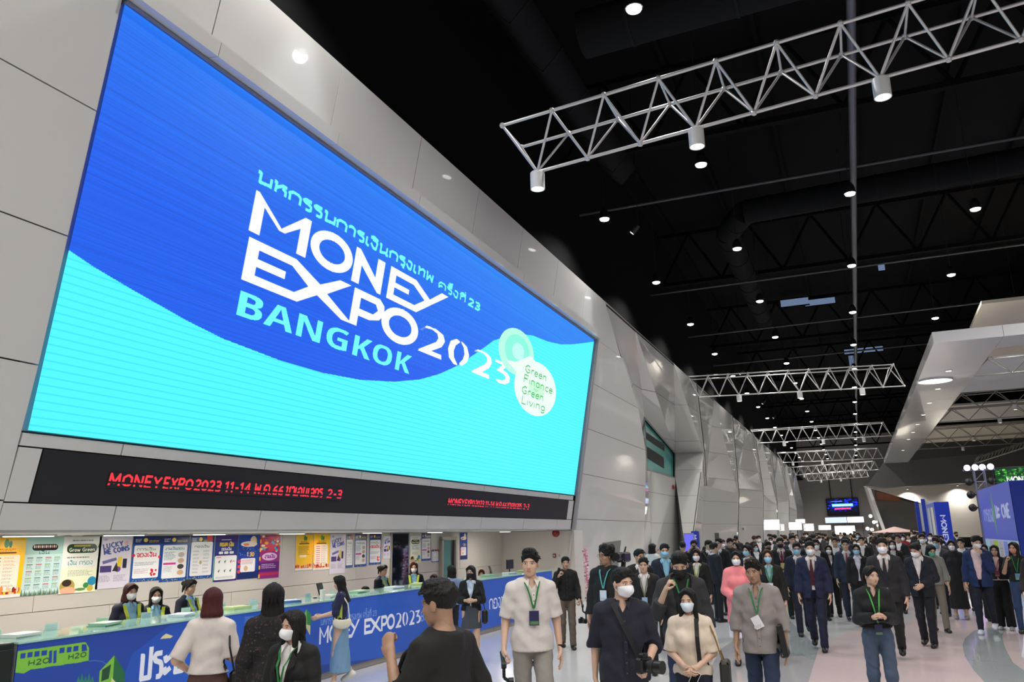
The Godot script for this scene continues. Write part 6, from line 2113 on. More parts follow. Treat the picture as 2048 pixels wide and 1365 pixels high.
# lamps hidden behind the dark ledge that wash the top of the leaning wall
func build_washers() -> void:
	for q in [[8.3, 10.8], [21.9, 10.8], [46.0, 10.8], [58.0, 10.8], [66.0, 10.8]]:
		var o := thing("wall_washer", "black spotlight aimed at the top of the white leaning wall", "light", Vector3(-5.0, q[1], -q[0]), 0.0, "wall washing spotlights")
		var m := MB.new()
		m.tube(Vector3(0, 0, 0), Vector3(-0.2, -0.2, 0), 0.07, 0.08, 12)
		m.tube(Vector3(0, 0, 0), Vector3(0, 15.4 - q[1], 0), 0.012, 0.012, 5)
		put("housing", m, mat(Color(0.03, 0.03, 0.035), 0.5), o)
		var b := MB.new()
		b.tube(Vector3(-0.2, -0.2, 0), Vector3(-0.206, -0.206, 0), 0.065, 0.065, 12)
		put("bulb", b, glow(Color(0.95, 0.97, 1.0), 3.0), o)
		var l := SpotLight3D.new()
		l.name = "lamp_glow"
		l.spot_angle = 18; l.spot_angle_attenuation = 0.7; l.light_energy = WASH_E; l.light_color = Color(0.93, 0.96, 1.0); l.light_size = 0.06; l.spot_range = 40; l.shadow_enabled = true
		o.add_child(l)
		l.position = Vector3(-0.22, -0.22, 0)
		l.basis = Basis.looking_at(Vector3(-1, -2.0, 0).normalized(), Vector3.UP)

# ------------------------------------------------------------------ floating white ceiling frame on the right
func build_bulkhead() -> void:
	var y := 7.94
	var gm := StandardMaterial3D.new()
	gm.albedo_color = Color(0.80, 0.79, 0.785); gm.roughness = 0.12
	gm.clearcoat_enabled = true; gm.clearcoat = 0.6; gm.clearcoat_roughness = 0.03
	var o := thing("ceiling_frame", "white glossy floating ceiling frame over the right side of the hall", "ceiling")
	o.set_meta("kind", "structure")
	var zf := -29.5; var zb := -85.0
	# the long limb in lengths, then the front limb
	for k in 8:
		var z0 := lerpf(zf, zb, k / 8.0); var z1 := lerpf(zf, zb, (k + 1) / 8.0)
		var m := MB.new()
		m.box(Vector3(4.06, y + 0.19, (z0 + z1) / 2), Vector3(2.05, 0.38, absf(z1 - z0) - 0.012))
		put("panel", m, gm, o)
	for k in 5:
		var m := MB.new()
		m.box(Vector3(5.09 + 3.6 * k + 1.8, y + 0.19, -30.45), Vector3(3.588, 0.38, 1.9))
		put("panel", m, gm, o)
	# round luminous panel and small downlights in the underside
	var p := on_y(1870, 761, y)
	var rl := thing("round_ceiling_light", "large round glowing light in the white floating ceiling", "light", p)
	var rm := MB.new()
	rm.lathe([Vector2(0.0, -0.02), Vector2(0.64, -0.02), Vector2(0.64, -0.05), Vector2(0.0, -0.05)], Transform3D(), 40)
	put("diffuser_glow", rm, glow(Color(1, 0.99, 0.97), 2.2), rl)
	var rr := MB.new()
	rr.lathe([Vector2(0.64, -0.001), Vector2(0.68, -0.001), Vector2(0.68, -0.055), Vector2(0.64, -0.055)], Transform3D(), 40)
	put("ring", rr, mat(Color(0.8, 0.8, 0.8), 0.4), rl)
	var al := AreaLight3D.new()
	al.name = "panel_glow"; al.area_size = Vector2(1.0, 1.0); al.light_energy = 1.2; al.shadow_enabled = true
	rl.add_child(al)
	al.position = Vector3(0, -0.08, 0); al.rotation_degrees = Vector3(-90, 0, 0)
	for q in [[1897, 742], [1876, 778], [1859, 806], [1847, 830], [1835, 849], [1826, 865], [1817, 879], [1806, 901]]:
		var c := on_y(q[0], q[1], y)
		var s := thing("flush_downlight", "tiny flush downlight in the underside of the floating ceiling", "light", c, 0.0, "flush downlights in the floating ceiling")
		var m := MB.new()
		m.lathe([Vector2(0.0, -0.004), Vector2(0.11, -0.004), Vector2(0.11, -0.016), Vector2(0.0, -0.016)], Transform3D(), 12)
		put("bulb", m, glow(Color(1, 0.96, 0.9), 4.0), s)
		var ri := MB.new()
		ri.lathe([Vector2(0.11, -0.001), Vector2(0.14, -0.001), Vector2(0.13, -0.02), Vector2(0.11, -0.02)], Transform3D(), 12)
		put("rim", ri, mat(Color(0.7, 0.7, 0.7), 0.4), s)
	# baffles and trusses above the opening
	var cols := [Color(0.66, 0.63, 0.58), Color(0.74, 0.74, 0.78), Color(0.74, 0.73, 0.7), Color(0.7, 0.67, 0.6)]
	var spans := [[-32.0, -40.5, 9.7, 9.3], [-43.0, -56.5, 9.7, 10.1], [-59.5, -69.0, 9.7, 9.7], [-72, -83.0, 9.7, 9.5]]
	for k in 4:
		var e: Array = spans[k]
		var m := MB.new()
		m.slab([Vector3(5.0, e[2], e[0]), Vector3(24, e[2], e[0]), Vector3(24, e[3], e[1]), Vector3(5.0, e[3], e[1])], Vector3(0, 0.12, 0))
		one("ceiling_baffle", m, mat(cols[k], 0.6), "broad %s ceiling baffle hung above the floating ceiling, %s" % [["beige", "lilac white", "white", "sand"][k], ["foremost", "behind the first truss", "behind the second truss", "rearmost"][k]], "baffle", "ceiling baffles")
	var tm := mat(Color(0.5, 0.49, 0.47), 0.35, 0.4)
	for q in [[-41.8, 8.7, "dark lattice truss between the beige and lilac baffles"], [-52.5, 8.6, "bright lattice truss below the lilac baffle"], [-58.0, 8.5, "grey lattice truss behind the lilac baffle"], [-70.5, 8.6, "grey lattice truss in front of the sand baffle"], [-77.5, 8.5, "rearmost grey lattice truss under the sand baffle"]]:
		truss(Vector3(5.6, q[1], q[0]), Vector3(22.5, q[1] + 0.1, q[0] + 0.6), 0.8, 1.7, [2, 5, 8], q[2], tm)
	# the slanted slatted screen
	var sl := thing("slatted_screen", "slanted screen of close metal slats under the sand baffle", "screen", on_z(1990, 905, -65.0))
	for k in 26:
		var m := MB.new()
		m.box(Vector3(-1.2 + k * 0.22, -0.5 + k * 0.065, 0), Vector3(0.07, 0.5, 1.8), Basis(Vector3.BACK, -0.5))
		put("slat", m, mat(Color(0.42, 0.41, 0.38), 0.5), sl)

# ------------------------------------------------------------------ far end of the hall
func quad_at(z: float, pts: Array, th: float) -> MB:
	var o := []
	for p in pts: o.append(on_z(p[0], p[1], z))
	var m := MB.new()
	m.slab(o, Vector3(0, 0, -th))
	return m
func build_far_end() -> void:
	var grey := mat(Color(0.3, 0.3, 0.3), 0.5)
	var cream := mat(Color(0.66, 0.63, 0.585), 0.45)
	# grey canopy band and cream wedge on the right
	var cb := frame_node("wall_canopy", "grey canopy band over a cream wedge-shaped wall")
	put("band", quad_at(-84.5, [[1766, 927], [2120, 893], [2120, 962], [1900, 968], [1770, 976], [1733, 973]], 2.0), grey, cb)
	put("wedge", quad_at(-86.5, [[1727, 973], [1800, 965], [2120, 945], [2120, 1075], [1880, 1075], [1878, 1012], [1852, 1010]], 0.4), cream, cb)
	var dk := MB.new()
	dk.box(Vector3(12.0, 3.0, -90), Vector3(20, 6.5, 0.3))
	put("recess", dk, mat(Color(0.2, 0.19, 0.18), 0.6), cb)
	var gl := quad_at(-89.0, [[1750, 985], [1850, 1012], [1850, 1060], [1758, 1060]], 0.1)
	put("glazing", gl, mat(Color(0.3, 0.29, 0.26), 0.1), cb)
	var br := quad_at(-88.8, [[1752, 984], [1800, 994], [1800, 1004], [1754, 1000]], 0.1)
	put("brown_lining", br, mat(Color(0.42, 0.22, 0.12), 0.5), cb)
	for q in [[1815, 979], [1915, 972]]:
		var p := on_z(q[0], q[1], -85.9)
		var o := thing("wash_lamp", "lamp hidden under the grey canopy making a bright arc on the cream wall", "light", p, 0.0, "canopy wash lamps")
		var m := MB.new()
		m.tube(Vector3(0, 0.12, 0), Vector3(0, 0, 0), 0.08, 0.09, 10)
		put("housing", m, mat(Color(0.1, 0.1, 0.1), 0.5), o)
		var b := MB.new()
		b.tube(Vector3(0, 0, 0), Vector3(0, -0.01, 0), 0.08, 0.08, 10)
		put("bulb", b, glow(Color(1, 1, 1), 4.0), o)
		var l := SpotLight3D.new()
		l.name = "lamp_glow"; l.spot_angle = 72; l.light_energy = 30.0; l.shadow_enabled = true; l.light_size = 0.08; l.spot_range = 40
		o.add_child(l)
		l.position = Vector3(0, -0.05, 0.0); l.rotation_degrees = Vector3(-90, 0, 0)
	# end wall
	var ew := MB.new()
	ew.box(Vector3(5, 7.7, -127), Vector3(46, 15.9, 0.4))
	struct("wall_end", ew, mat(Color(0.72, 0.7, 0.68), 0.5), "end wall far down the hall")
	var zE := -126.4
	# far screen
	var img := Image.create_empty(256, 136, false, Image.FORMAT_RGB8)
	var r := RandomNumberGenerator.new()
	r.seed = 21
	img.fill(hex("02061f"))
	for k in 130:
		var b := Vector2(r.randf_range(0, 256), r.randf_range(0, 100))
		fill_poly(img, [oval(b.x, b.y, r.randf_range(4, 14), r.randf_range(3, 8), 8)], [hex("0a28c8"), hex("0718a0"), hex("1438ff"), hex("031060")][k % 4])
	rect(img, 40, 40, 176, 26, hex("5ad0ff")); rect(img, 46, 48, 164, 10, hex("e8fbff"))
	rect(img, 60, 76, 136, 14, hex("ff4a86")); text_bars(img, 36, 16, 110, 1, 6, hex("6fa0ff"), r)
	rect(img, 0, 116, 256, 20, hex("010208"))
	var a := on_z(1653, 1000, zE); var b2 := on_z(1718, 1029, zE)
	var sc := thing("hanging_screen", "blue lit screen hung on the far end wall", "screen", Vector3((a.x + b2.x) / 2, b2.y, zE))
	var w := b2.x - a.x; var h := a.y - b2.y
	var cm := MB.new()
	cm.cbox(Vector3(0, h / 2, -0.22), Vector3(w + 0.2, h + 0.2, 0.44), 0.03)
	put("casing", cm, mat(Color(0.02, 0.02, 0.03), 0.4), sc)
	var fm := MB.new()
	fm.quad(Vector3(-w / 2, h, 0.01), Vector3(w / 2, h, 0.01), Vector3(w / 2, 0, 0.01), Vector3(-w / 2, 0, 0.01))
	put("screen_face", fm, pic(img, 1.3), sc)
	for s in [-1.0, 1.0]:
		var tm := MB.new()
		tm.tube(Vector3(w * 0.35 * s, h, -0.1), Vector3(w * 0.35 * s, 7.5, -0.1), 0.06)
		put("hanger", tm, mat(Color(0.1, 0.1, 0.1), 0.5), sc)
	# glowing signs along the far end and the foot of the folded wall: left, top, right, bottom, distance
	var signs := [
		[1650, 1036, 1694, 1046, -125.5, Color(0.75, 0.8, 1.0), 1.6, "long blue-white lightbox under the far screen"],
		[1694, 1035, 1728, 1045, -125.3, Color(0.9, 0.95, 1.0), 2.5, "bright white end of the lightbox under the far screen"],
		[1669, 1053, 1711, 1069, -124, Color(1, 0.98, 0.95), 3.0, "broad glowing entrance sign at the far end"],
		[1522, 1041, 1560, 1060, -78.0, Color(1, 1, 0.98), 3.0, "white glowing sign box, nearest along the folded wall"],
		[1577, 1046, 1604, 1060, -88.0, Color(1, 1, 0.98), 3.0, "white glowing sign box, second along the folded wall"],
		[1591, 1040, 1610, 1047, -89.0, Color(1, 1, 0.98), 2.5, "tilted white sign box above the second glowing sign"],
		[1607, 1049, 1628, 1062, -98.0, Color(1, 1, 0.98), 3.0, "white glowing sign box, third along the folded wall"],
		[1637, 1052, 1662, 1060, -110.0, Color(1, 1, 0.98), 3.0, "white glowing sign box beside the blue pillar"],
		[1468, 1038, 1480, 1050, -72.0, Color(1, 1, 1), 2.5, "small square white sign on the folded wall"],
	]
	for q in signs:
		var p0 := on_z(q[0], q[1], q[4]); var p1 := on_z(q[2], q[3], q[4])
		var s := thing("light_sign", q[7], "sign", Vector3((p0.x + p1.x) / 2, p1.y, q[4]))
		var sw := p1.x - p0.x; var sh := p0.y - p1.y
		var bm := MB.new()
		bm.cbox(Vector3(0, sh / 2, -0.12), Vector3(sw + 0.12, sh + 0.12, 0.2), 0.02)
		put("box", bm, mat(Color(0.6, 0.6, 0.6), 0.4), s)
		var pm := MB.new()
		pm.cbox(Vector3(0, sh / 2, 0.0), Vector3(sw, sh, 0.06), 0.02)
		put("sign_glow", pm, glow(q[5], q[6]), s)
		var hm := MB.new()
		for e in [-1.0, 1.0]: hm.tube(Vector3(sw * 0.4 * e, 0, -0.1), Vector3(sw * 0.4 * e, -p1.y, -0.1), 0.03)
		put("post", hm, mat(Color(0.3, 0.3, 0.3), 0.4), s)
	# row of lamps on the right-hand return of the far hall
	for q in [[1741, 1033], [1748, 1045], [1757, 1052], [1735, 1058], [1744, 1060], [1755, 1044]]:
		var p := on_z(q[0], q[1], -96.0 - 0.4 * (q[0] - 1735))
		var s := thing("globe_lamp", "glowing globe lamp on the far right-hand wall of the hall", "light", p, 0.0, "globe lamps on the far wall")
		var m := MB.new()
		m.lathe([Vector2(0, 0.2), Vector2(0.15, 0.13), Vector2(0.2, 0), Vector2(0.15, -0.13), Vector2(0, -0.2)], Transform3D(), 12)
		put("globe_glow", m, glow(Color(1, 0.97, 0.9), 3.0), s)
		var m2 := MB.new()
		m2.tube(Vector3(0, -0.18, 0), Vector3(0, -p.y, 0), 0.03)
		put("rod", m2, mat(Color(0.3, 0.3, 0.3), 0.4), s)
	# leaning return wall on the far right
	var rw := MB.new()
	rw.slab([on_z(1733, 973, -88), on_z(1728, 975, -120), on_z(1760, 1075, -120), on_z(1775, 1090, -88)], Vector3(0.3, 0, 0))
	struct("wall_far_right", rw, white_panel, "leaning white wall on the far right of the hall")
	# things at the foot of the folded wall
	var st := thing("blue_standee", "tall blue standee with white lettering at the foot of the folded wall", "sign", on_z(1390, 1064, -38.5) * Vector3(1, 0, 1))
	var top := on_z(1390, 1063, -38.5).y
	var sm := MB.new()
	sm.cbox(Vector3(0, top / 2, 0), Vector3(0.34, top, 0.2), 0.01)
	put("pillar", sm, mat(hex("1c2f8c"), 0.4), st)
	var si := Image.create_empty(64, 256, false, Image.FORMAT_RGB8)
	si.fill(hex("2238a8"))
	write(si, "MONEY", Vector2(20, 20), Vector2(20, 26), 5, Color(0.9, 0.92, 1), PI / 2, 130)
	var sq := MB.new()
	sq.quad(Vector3(-0.15, top - 0.02, 0.102), Vector3(0.15, top - 0.02, 0.102), Vector3(0.15, 0.05, 0.102), Vector3(-0.15, 0.05, 0.102))
	put("print", sq, pic(si, 0.0, 0.4), st)
	var gp := thing("glowing_panel", "violet lit panel standing beside the blue standee", "sign", on_z(1377, 1066, -38.0) * Vector3(1, 0, 1))
	var gb := MB.new()
	gb.cbox(Vector3(0, 0.95, 0), Vector3(0.45, 1.9, 0.08), 0.01)
	put("frame", gb, mat(Color(0.5, 0.5, 0.6), 0.4), gp)
	var gf := MB.new()
	gf.box(Vector3(0, 0.95, 0.045), Vector3(0.4, 1.8, 0.01))
	put("panel_glow", gf, glow(Color(0.45, 0.45, 1.0), 0.9), gp)
	for q in [[1403, 1067, 1440, 1095, -50.0, Color(0.3, 0.31, 0.28), "grey-green service door in the foot of the folded wall"], [1449, 1040, 1462, 1095, -60.0, Color(0.68, 0.55, 0.38), "slim tan pillar at the foot of the folded wall"], [1464, 1056, 1472, 1066, -61.0, Color(0.8, 0.8, 0.8), "white washroom sign with a dark figure"], [1482, 1055, 1491, 1062, -62.0, Color(0.78, 0.76, 0.74), "pale notice beside the washroom sign"]]:
		var p0 := on_z(q[0], q[1], q[4]); var p1 := on_z(q[2], q[3], q[4])
		var big: bool = q[3] > 1080
		var y1 := 0.0 if big else p1.y
		var s := thing("wall_fixture" if not big else "wall_bay", q[6], "sign" if not big else "bay", Vector3((p0.x + p1.x) / 2, y1, q[4]))
		var m := MB.new()
		m.cbox(Vector3(0, (p0.y - y1) / 2, 0), Vector3(p1.x - p0.x, p0.y - y1, 0.12), 0.01)
		put("board", m, mat(q[5], 0.5), s)
		var m2 := MB.new()
		m2.cbox(Vector3(0, (p0.y - y1) / 2, 0.065), Vector3((p1.x - p0.x) * 0.3, (p0.y - y1) * 0.6, 0.01), 0.002)
		put("mark", m2, mat(q[5].darkened(0.5), 0.5), s)
	# market umbrella
	var um := thing("parasol", "pale pink parasol standing far back in the crowd", "parasol", on_z(1790, 1064, -66.0) * Vector3(1, 0, 1))
	var tm2 := on_z(1790, 1054, -66.0).y
	var cp := MB.new()
	cp.lathe([Vector2(0.03, tm2), Vector2(0.8, tm2 - 0.22), Vector2(1.6, tm2 - 0.38), Vector2(1.58, tm2 - 0.42), Vector2(0.0, tm2 - 0.1)], Transform3D(), 8)
	put("canopy", cp, cloth(Color(0.85, 0.72, 0.7)), um)
	var pl := MB.new()
	pl.tube(Vector3(0, 0.08, 0), Vector3(0, tm2 - 0.02, 0), 0.025)
	put("pole", pl, mat(Color(0.5, 0.5, 0.5), 0.4), um)
	var bs := MB.new()
	bs.lathe([Vector2(0.0, 0.08), Vector2(0.22, 0.08), Vector2(0.25, 0.0), Vector2(0, 0)], Transform3D(), 16)
	put("base", bs, mat(Color(0.3, 0.3, 0.3), 0.5), um)

# ------------------------------------------------------------------ blue booths on the right
func build_booths() -> void:
	var bl := mat(hex("1a34a4"), 0.45)
	var hgt := 3.0
	var c0 := on_y(2018, 962, hgt); var c1 := on_y(1945, 982, hgt)
	var o := thing("blue_booth", "large blue exhibition booth block with a pale printed side", "booth", Vector3(c0.x, 0, c0.z))
	var L := c0.z - c1.z
	var m := MB.new()
	m.box(Vector3(3.0, hgt / 2, -L / 2), Vector3(6.0, hgt, L))
	put("block", m, bl, o)
	var img := Image.create_empty(300, 420, false, Image.FORMAT_RGB8)
	var r := RandomNumberGenerator.new()
	r.seed = 4
	img.fill(hex("5560c4"))
	rect(img, 0, 200, 300, 220, hex("a9bcd8"))
	write(img, "กรอง", Vector2(30, 130), Vector2(20, 44), 9, hex("98a2e0"), 0, 90)
	write(img, "นะ CNE", Vector2(150, 120), Vector2(20, 44), 9, hex("c3c8f0"), 0, 120)
	fill_poly(img, [[Vector2(128, 10), Vector2(142, 90), Vector2(136, 190), Vector2(122, 120)]], hex("5fa06a"))
	for q in 7:
		var x := 10 + q * 42
		rect(img, x, 205, 34, 210, [hex("9fd0d0"), hex("b8a9c8"), hex("8fb52e"), hex("b3a9a4"), hex("7f86d8"), hex("a3b4e8"), hex("c9d4ea")][q])
		text_bars(img, x + 4, 230, 28, 10, 5, [hex("6b8fa0"), hex("8a7aa8"), hex("c9d47a"), hex("7a8a90")][q % 4], r)
	rect(img, 86, 205, 40, 90, hex("9cc02a")); rect(img, 40, 240, 30, 26, hex("8a7a68"))
	var f := MB.new()
	f.quad(Vector3(-0.012, hgt, -L), Vector3(-0.012, hgt, 0), Vector3(-0.012, 0, 0), Vector3(-0.012, 0, -L))
	put("printed_side", f, pic(img, 0.0, 0.4), o)
	var fi := Image.create_empty(512, 320, false, Image.FORMAT_RGB8)
	fi.fill(hex("1730a0"))
	write(fi, "MONEY EXPO", Vector2(36, 176), Vector2(20, 22), 5, hex("c5cff5"), 0, 150); write(fi, "การเงินกรุงเทพ", Vector2(30, 222), Vector2(20, 18), 4, hex("c5cff5"), 0, 150)
	var ff := MB.new()
	ff.quad(Vector3(0, hgt, 0.012), Vector3(6, hgt, 0.012), Vector3(6, 0, 0.012), Vector3(0, 0, 0.012))
	put("printed_front", ff, pic(fi, 0.0, 0.4), o)
	# tall box banner with the wordmark running down it
	var h2 := 2.75
	var b0 := on_y(1867, 1005, h2); var b1 := on_y(1897, 1004, h2)
	var bw := b1.x - b0.x
	var t := thing("box_banner", "tall blue box banner with the fair title running down it", "banner", Vector3((b0.x + b1.x) / 2, 0, b0.z))
	var tb := MB.new()
	tb.cbox(Vector3(0, h2 / 2, -1.6), Vector3(bw, h2, 3.2), 0.01)
	put("box", tb, mat(hex("4a5ab8"), 0.4), t)
	var ti := Image.create_empty(128, 512, false, Image.FORMAT_RGB8)
	ti.fill(hex("1c37a6"))
	logo(ti, LOGO_MONEY, Vector2(38, 80), Vector2(0, 21), Vector2(48, 0), hex("dde2f6")); logo(ti, LOGO_EXPO, Vector2(38, 285), Vector2(0, 21), Vector2(48, 0), hex("dde2f6"))
	var tf := MB.new()
	tf.quad(Vector3(-bw / 2, h2, 0.012), Vector3(bw / 2, h2, 0.012), Vector3(bw / 2, 0, 0.012), Vector3(-bw / 2, 0, 0.012))
	put("print", tf, pic(ti, 0.0, 0.4), t)
	for k in 2:
		var sp := MB.new()
		sp.box(Vector3(-bw / 2 - 0.012, h2 / 2 - 0.05, -0.9 - k * 1.3), Vector3(0.01, h2 - 0.2, 0.9))
		put("pale_panel", sp, mat([Color(0.8, 0.78, 0.74), Color(0.62, 0.68, 0.72)][k], 0.4), t)
	for q in [[1847, 1012, "slim blue pole banner behind the box banner"], [1834, 1016, "second slim blue pole banner farther back"]]:
		var p := on_y(q[0], q[1], 2.9)
		var s := thing("pole_banner", q[2], "banner", Vector3(p.x, 0, p.z))
		var m1 := MB.new()
		m1.cbox(Vector3(0, 1.6, 0), Vector3(0.16, 3.2, 0.16), 0.01)
		put("post", m1, mat(hex("1c37a6"), 0.4), s)
		var m2 := MB.new()
		m2.cbox(Vector3(0.3, 1.6, 0), Vector3(0.42, 3.0, 0.05), 0.005)
		put("pale_panel", m2, mat(Color(0.72, 0.74, 0.75), 0.4), s)
		var m3 := MB.new()
		m3.cbox(Vector3(0.1, 0.02, 0), Vector3(0.7, 0.04, 0.5), 0.005)
		put("foot", m3, mat(Color(0.2, 0.2, 0.2), 0.5), s)
	# lighting tower
	var lt := on_z(1968, 1010, -33.0)
	var tw := thing("lighting_tower", "upright lattice tower topped with bright stage lamps", "tower", Vector3(lt.x, 0, -33.0))
	var ty := on_z(1968, 938, -33.0).y
	var am := mat(Color(0.6, 0.6, 0.66), 0.3, 0.7)
	for a in [-0.16, 0.16]:
		for b in [-0.16, 0.16]:
			var pm := MB.new()
			pm.tube(Vector3(a, 0, b), Vector3(a, ty, b), 0.025, 0.025, 6)
			put("tower_leg", pm, am, tw)
	for k in int(ty / 0.32):
		var zm := MB.new()
		var y := k * 0.32
		zm.tube(Vector3(-0.16, y, 0.16), Vector3(0.16, y + 0.32, 0.16), 0.012, 0.012, 5); zm.tube(Vector3(-0.16, y, -0.16), Vector3(-0.16, y + 0.32, 0.16), 0.012, 0.012, 5)
		put("brace", zm, am, tw)
	var cb := MB.new()
	cb.tube(Vector3(-0.5, ty - 0.03, 0), Vector3(0.5, ty - 0.03, 0), 0.03, 0.03, 8); cb.tube(Vector3(-0.4, ty - 0.45, 0), Vector3(0.4, ty - 0.45, 0), 0.02, 0.02, 8); cb.tube(Vector3(-0.4, ty - 0.9, 0), Vector3(0.4, ty - 0.9, 0), 0.02, 0.02, 8); cb.tube(Vector3(-0.4, ty - 1.35, 0), Vector3(0.4, ty - 1.35, 0), 0.02, 0.02, 8)
	put("crossbar", cb, am, tw)
	for k in 4:
		var p := Vector3(-0.36 + k * 0.24, ty + 0.05, 0.1 * (k % 2))
		var hd := thing("stage_lamp", "glaring violet-white stage lamp on top of the lattice tower", "light", tw.position + p, 0.0, "stage lamps on the tower")
		var hm := MB.new()
		hm.tube(Vector3(0, 0, -0.16), Vector3(0, 0, 0.08), 0.09, 0.11, 12)
		put("housing", hm, mat(Color(0.05, 0.05, 0.06), 0.5), hd)
		var lm := MB.new()
		lm.tube(Vector3(0, 0, 0.08), Vector3(0, 0, 0.1), 0.105, 0.105, 12)
		put("lens_glow", lm, glow(Color(0.86, 0.84, 1.0), 8.0), hd)
		var sl := SpotLight3D.new()
		sl.name = "lamp_glow"; sl.spot_angle = 55; sl.spot_angle_attenuation = 0.8; sl.light_energy = STAGE_E; sl.light_color = Color(0.72, 0.58, 1.0); sl.light_size = 0.1; sl.spot_range = 80; sl.shadow_enabled = true
		hd.add_child(sl)
		sl.position = Vector3(0, 0, 0.14)
		sl.basis = Basis.looking_at(Vector3(-0.28 + 0.1 * k, -0.28, 1).normalized(), Vector3.UP)
	for k in 6:
		var p := Vector3(-0.36 if k % 2 else 0.36, ty - 0.45 - (k / 2) * 0.45, 0.0)
		var sp := thing("moving_head", "black moving-head spotlight clamped to the side of the lattice tower", "light", tw.position + p, 0.0, "moving heads on the tower")
		var bm := MB.new()
		bm.lathe([Vector2(0, 0.15), Vector2(0.1, 0.12), Vector2(0.14, 0), Vector2(0.1, -0.12), Vector2(0, -0.15)], Transform3D(Basis(Vector3.RIGHT, 1.2), Vector3.ZERO), 12)
		put("head", bm, mat(Color(0.04, 0.04, 0.05), 0.4), sp)
		var ym := MB.new()
		ym.tube(Vector3(-p.x * 0.5, 0, 0), Vector3.ZERO, 0.03, 0.03, 6)
		put("clamp", ym, mat(Color(0.1, 0.1, 0.1), 0.5), sp)
	# green screen behind the booth
	var gi := Image.create_empty(256, 128, false, Image.FORMAT_RGB8)
	gi.fill(hex("123a1e"))
	for k in 160: fill_poly(gi, [oval(r.randf_range(0, 256), r.randf_range(0, 90), r.randf_range(4, 12), r.randf_range(3, 8), 8)], [hex("2f8a34"), hex("1c5a28"), hex("5fc04a"), hex("0c2814")][k % 4])
	logo(gi, LOGO_MONEY, Vector2(70, 104), Vector2(20, 0), Vector2(0, -46), Color.WHITE)
	var g0 := on_z(1988, 938, -42.0); var g1 := on_z(2075, 972, -42.0)
	var gs := thing("green_screen_display", "lit display with green foliage and the fair title behind the booth", "screen", Vector3((g0.x + g1.x) / 2, g1.y, -42.0))
	var gw := g1.x - g0.x; var gh := g0.y - g1.y
	var gc := MB.new()
	gc.cbox(Vector3(0, gh / 2, -0.1), Vector3(gw + 0.1, gh + 0.1, 0.18), 0.02)
	put("casing", gc, mat(Color(0.03, 0.03, 0.03), 0.4), gs)
	var gf := MB.new()
	gf.quad(Vector3(-gw / 2, gh, 0.01), Vector3(gw / 2, gh, 0.01), Vector3(gw / 2, 0, 0.01), Vector3(-gw / 2, 0, 0.01))
	put("screen_face", gf, pic(gi, 1.2), gs)
	var gp := MB.new()
	for s in [-1.0, 1.0]: gp.tube(Vector3(gw * 0.4 * s, -g1.y, -0.1), Vector3(gw * 0.4 * s, 0.1, -0.1), 0.06)
	put("post", gp, mat(Color(0.1, 0.1, 0.1), 0.5), gs)
	# pink flower stalk by the wall
	var fp := on_z(1178, 1200, -22.0)
	var ph := on_z(1175, 1096, -22.0).y
	var fl := thing("flower_column", "slim column of pink paper blossom standing against the white wall", "decoration", Vector3(fp.x, 0, -22.0))
	var stem := MB.new()
	stem.tube(Vector3(0, 0, 0), Vector3(-0.06, ph, 0), 0.02, 0.012, 6)
	put("stalk", stem, mat(Color(0.75, 0.62, 0.64), 0.7), fl)
	for k in 46:
		var y := 0.12 + (ph - 0.12) * k / 46.0
		var bm := MB.new()
		var an := k * 2.4
		var c := Vector3(-0.06 * y / ph + cos(an) * 0.05, y, sin(an) * 0.05)
		bm.lathe([Vector2(0, 0.03), Vector2(0.035, 0.012), Vector2(0.04, -0.004), Vector2(0, -0.02)], Transform3D(Basis(Vector3.RIGHT, an), c), 6)
		put("blossom", bm, mat([Color(0.86, 0.62, 0.68), Color(0.8, 0.45, 0.58), Color(0.9, 0.76, 0.78)][k % 3], 0.8), fl)

# ------------------------------------------------------------------ who stands where: head-top pixel and distance; turn 0 = facing the viewer, + = towards the viewer's right
const LIGHT_SKIN := Color(0.56, 0.36, 0.26)
const MID_SKIN := Color(0.46, 0.28, 0.19)
const TAN_SKIN := Color(0.33, 0.19, 0.12)
const BLACK_HAIR := Color(0.055, 0.045, 0.045)
const BROWN_HAIR := Color(0.16, 0.09, 0.07)
const NAVY := Color(0.07, 0.09, 0.17)
const BLACK := Color(0.045, 0.045, 0.05)
const WHITE_ := Color(0.83, 0.82, 0.81)
const GREEN := Color(0.13, 0.42, 0.2)
const MASK_W := Color(0.88, 0.88, 0.9)
const MASK_B := Color(0.55, 0.75, 0.85)

var occupied := []
func place(x: float, y: float, depth: float, rel: float, s: Dictionary, drop := 0.0) -> Node3D:
	var p := at_depth(x, y, depth)
	if depth < 0: p = on_x(x, y, depth)
	var to_cam := rad_to_deg(atan2(-p.x, -p.z))
	occupied.append(Vector3(p.x, 0, p.z))
	var o := person(Vector3(p.x, drop, p.z), to_cam + rel, p.y - drop, s)
	# the hair stands a little above the crown: fit the top of the figure to the pixel
	return o
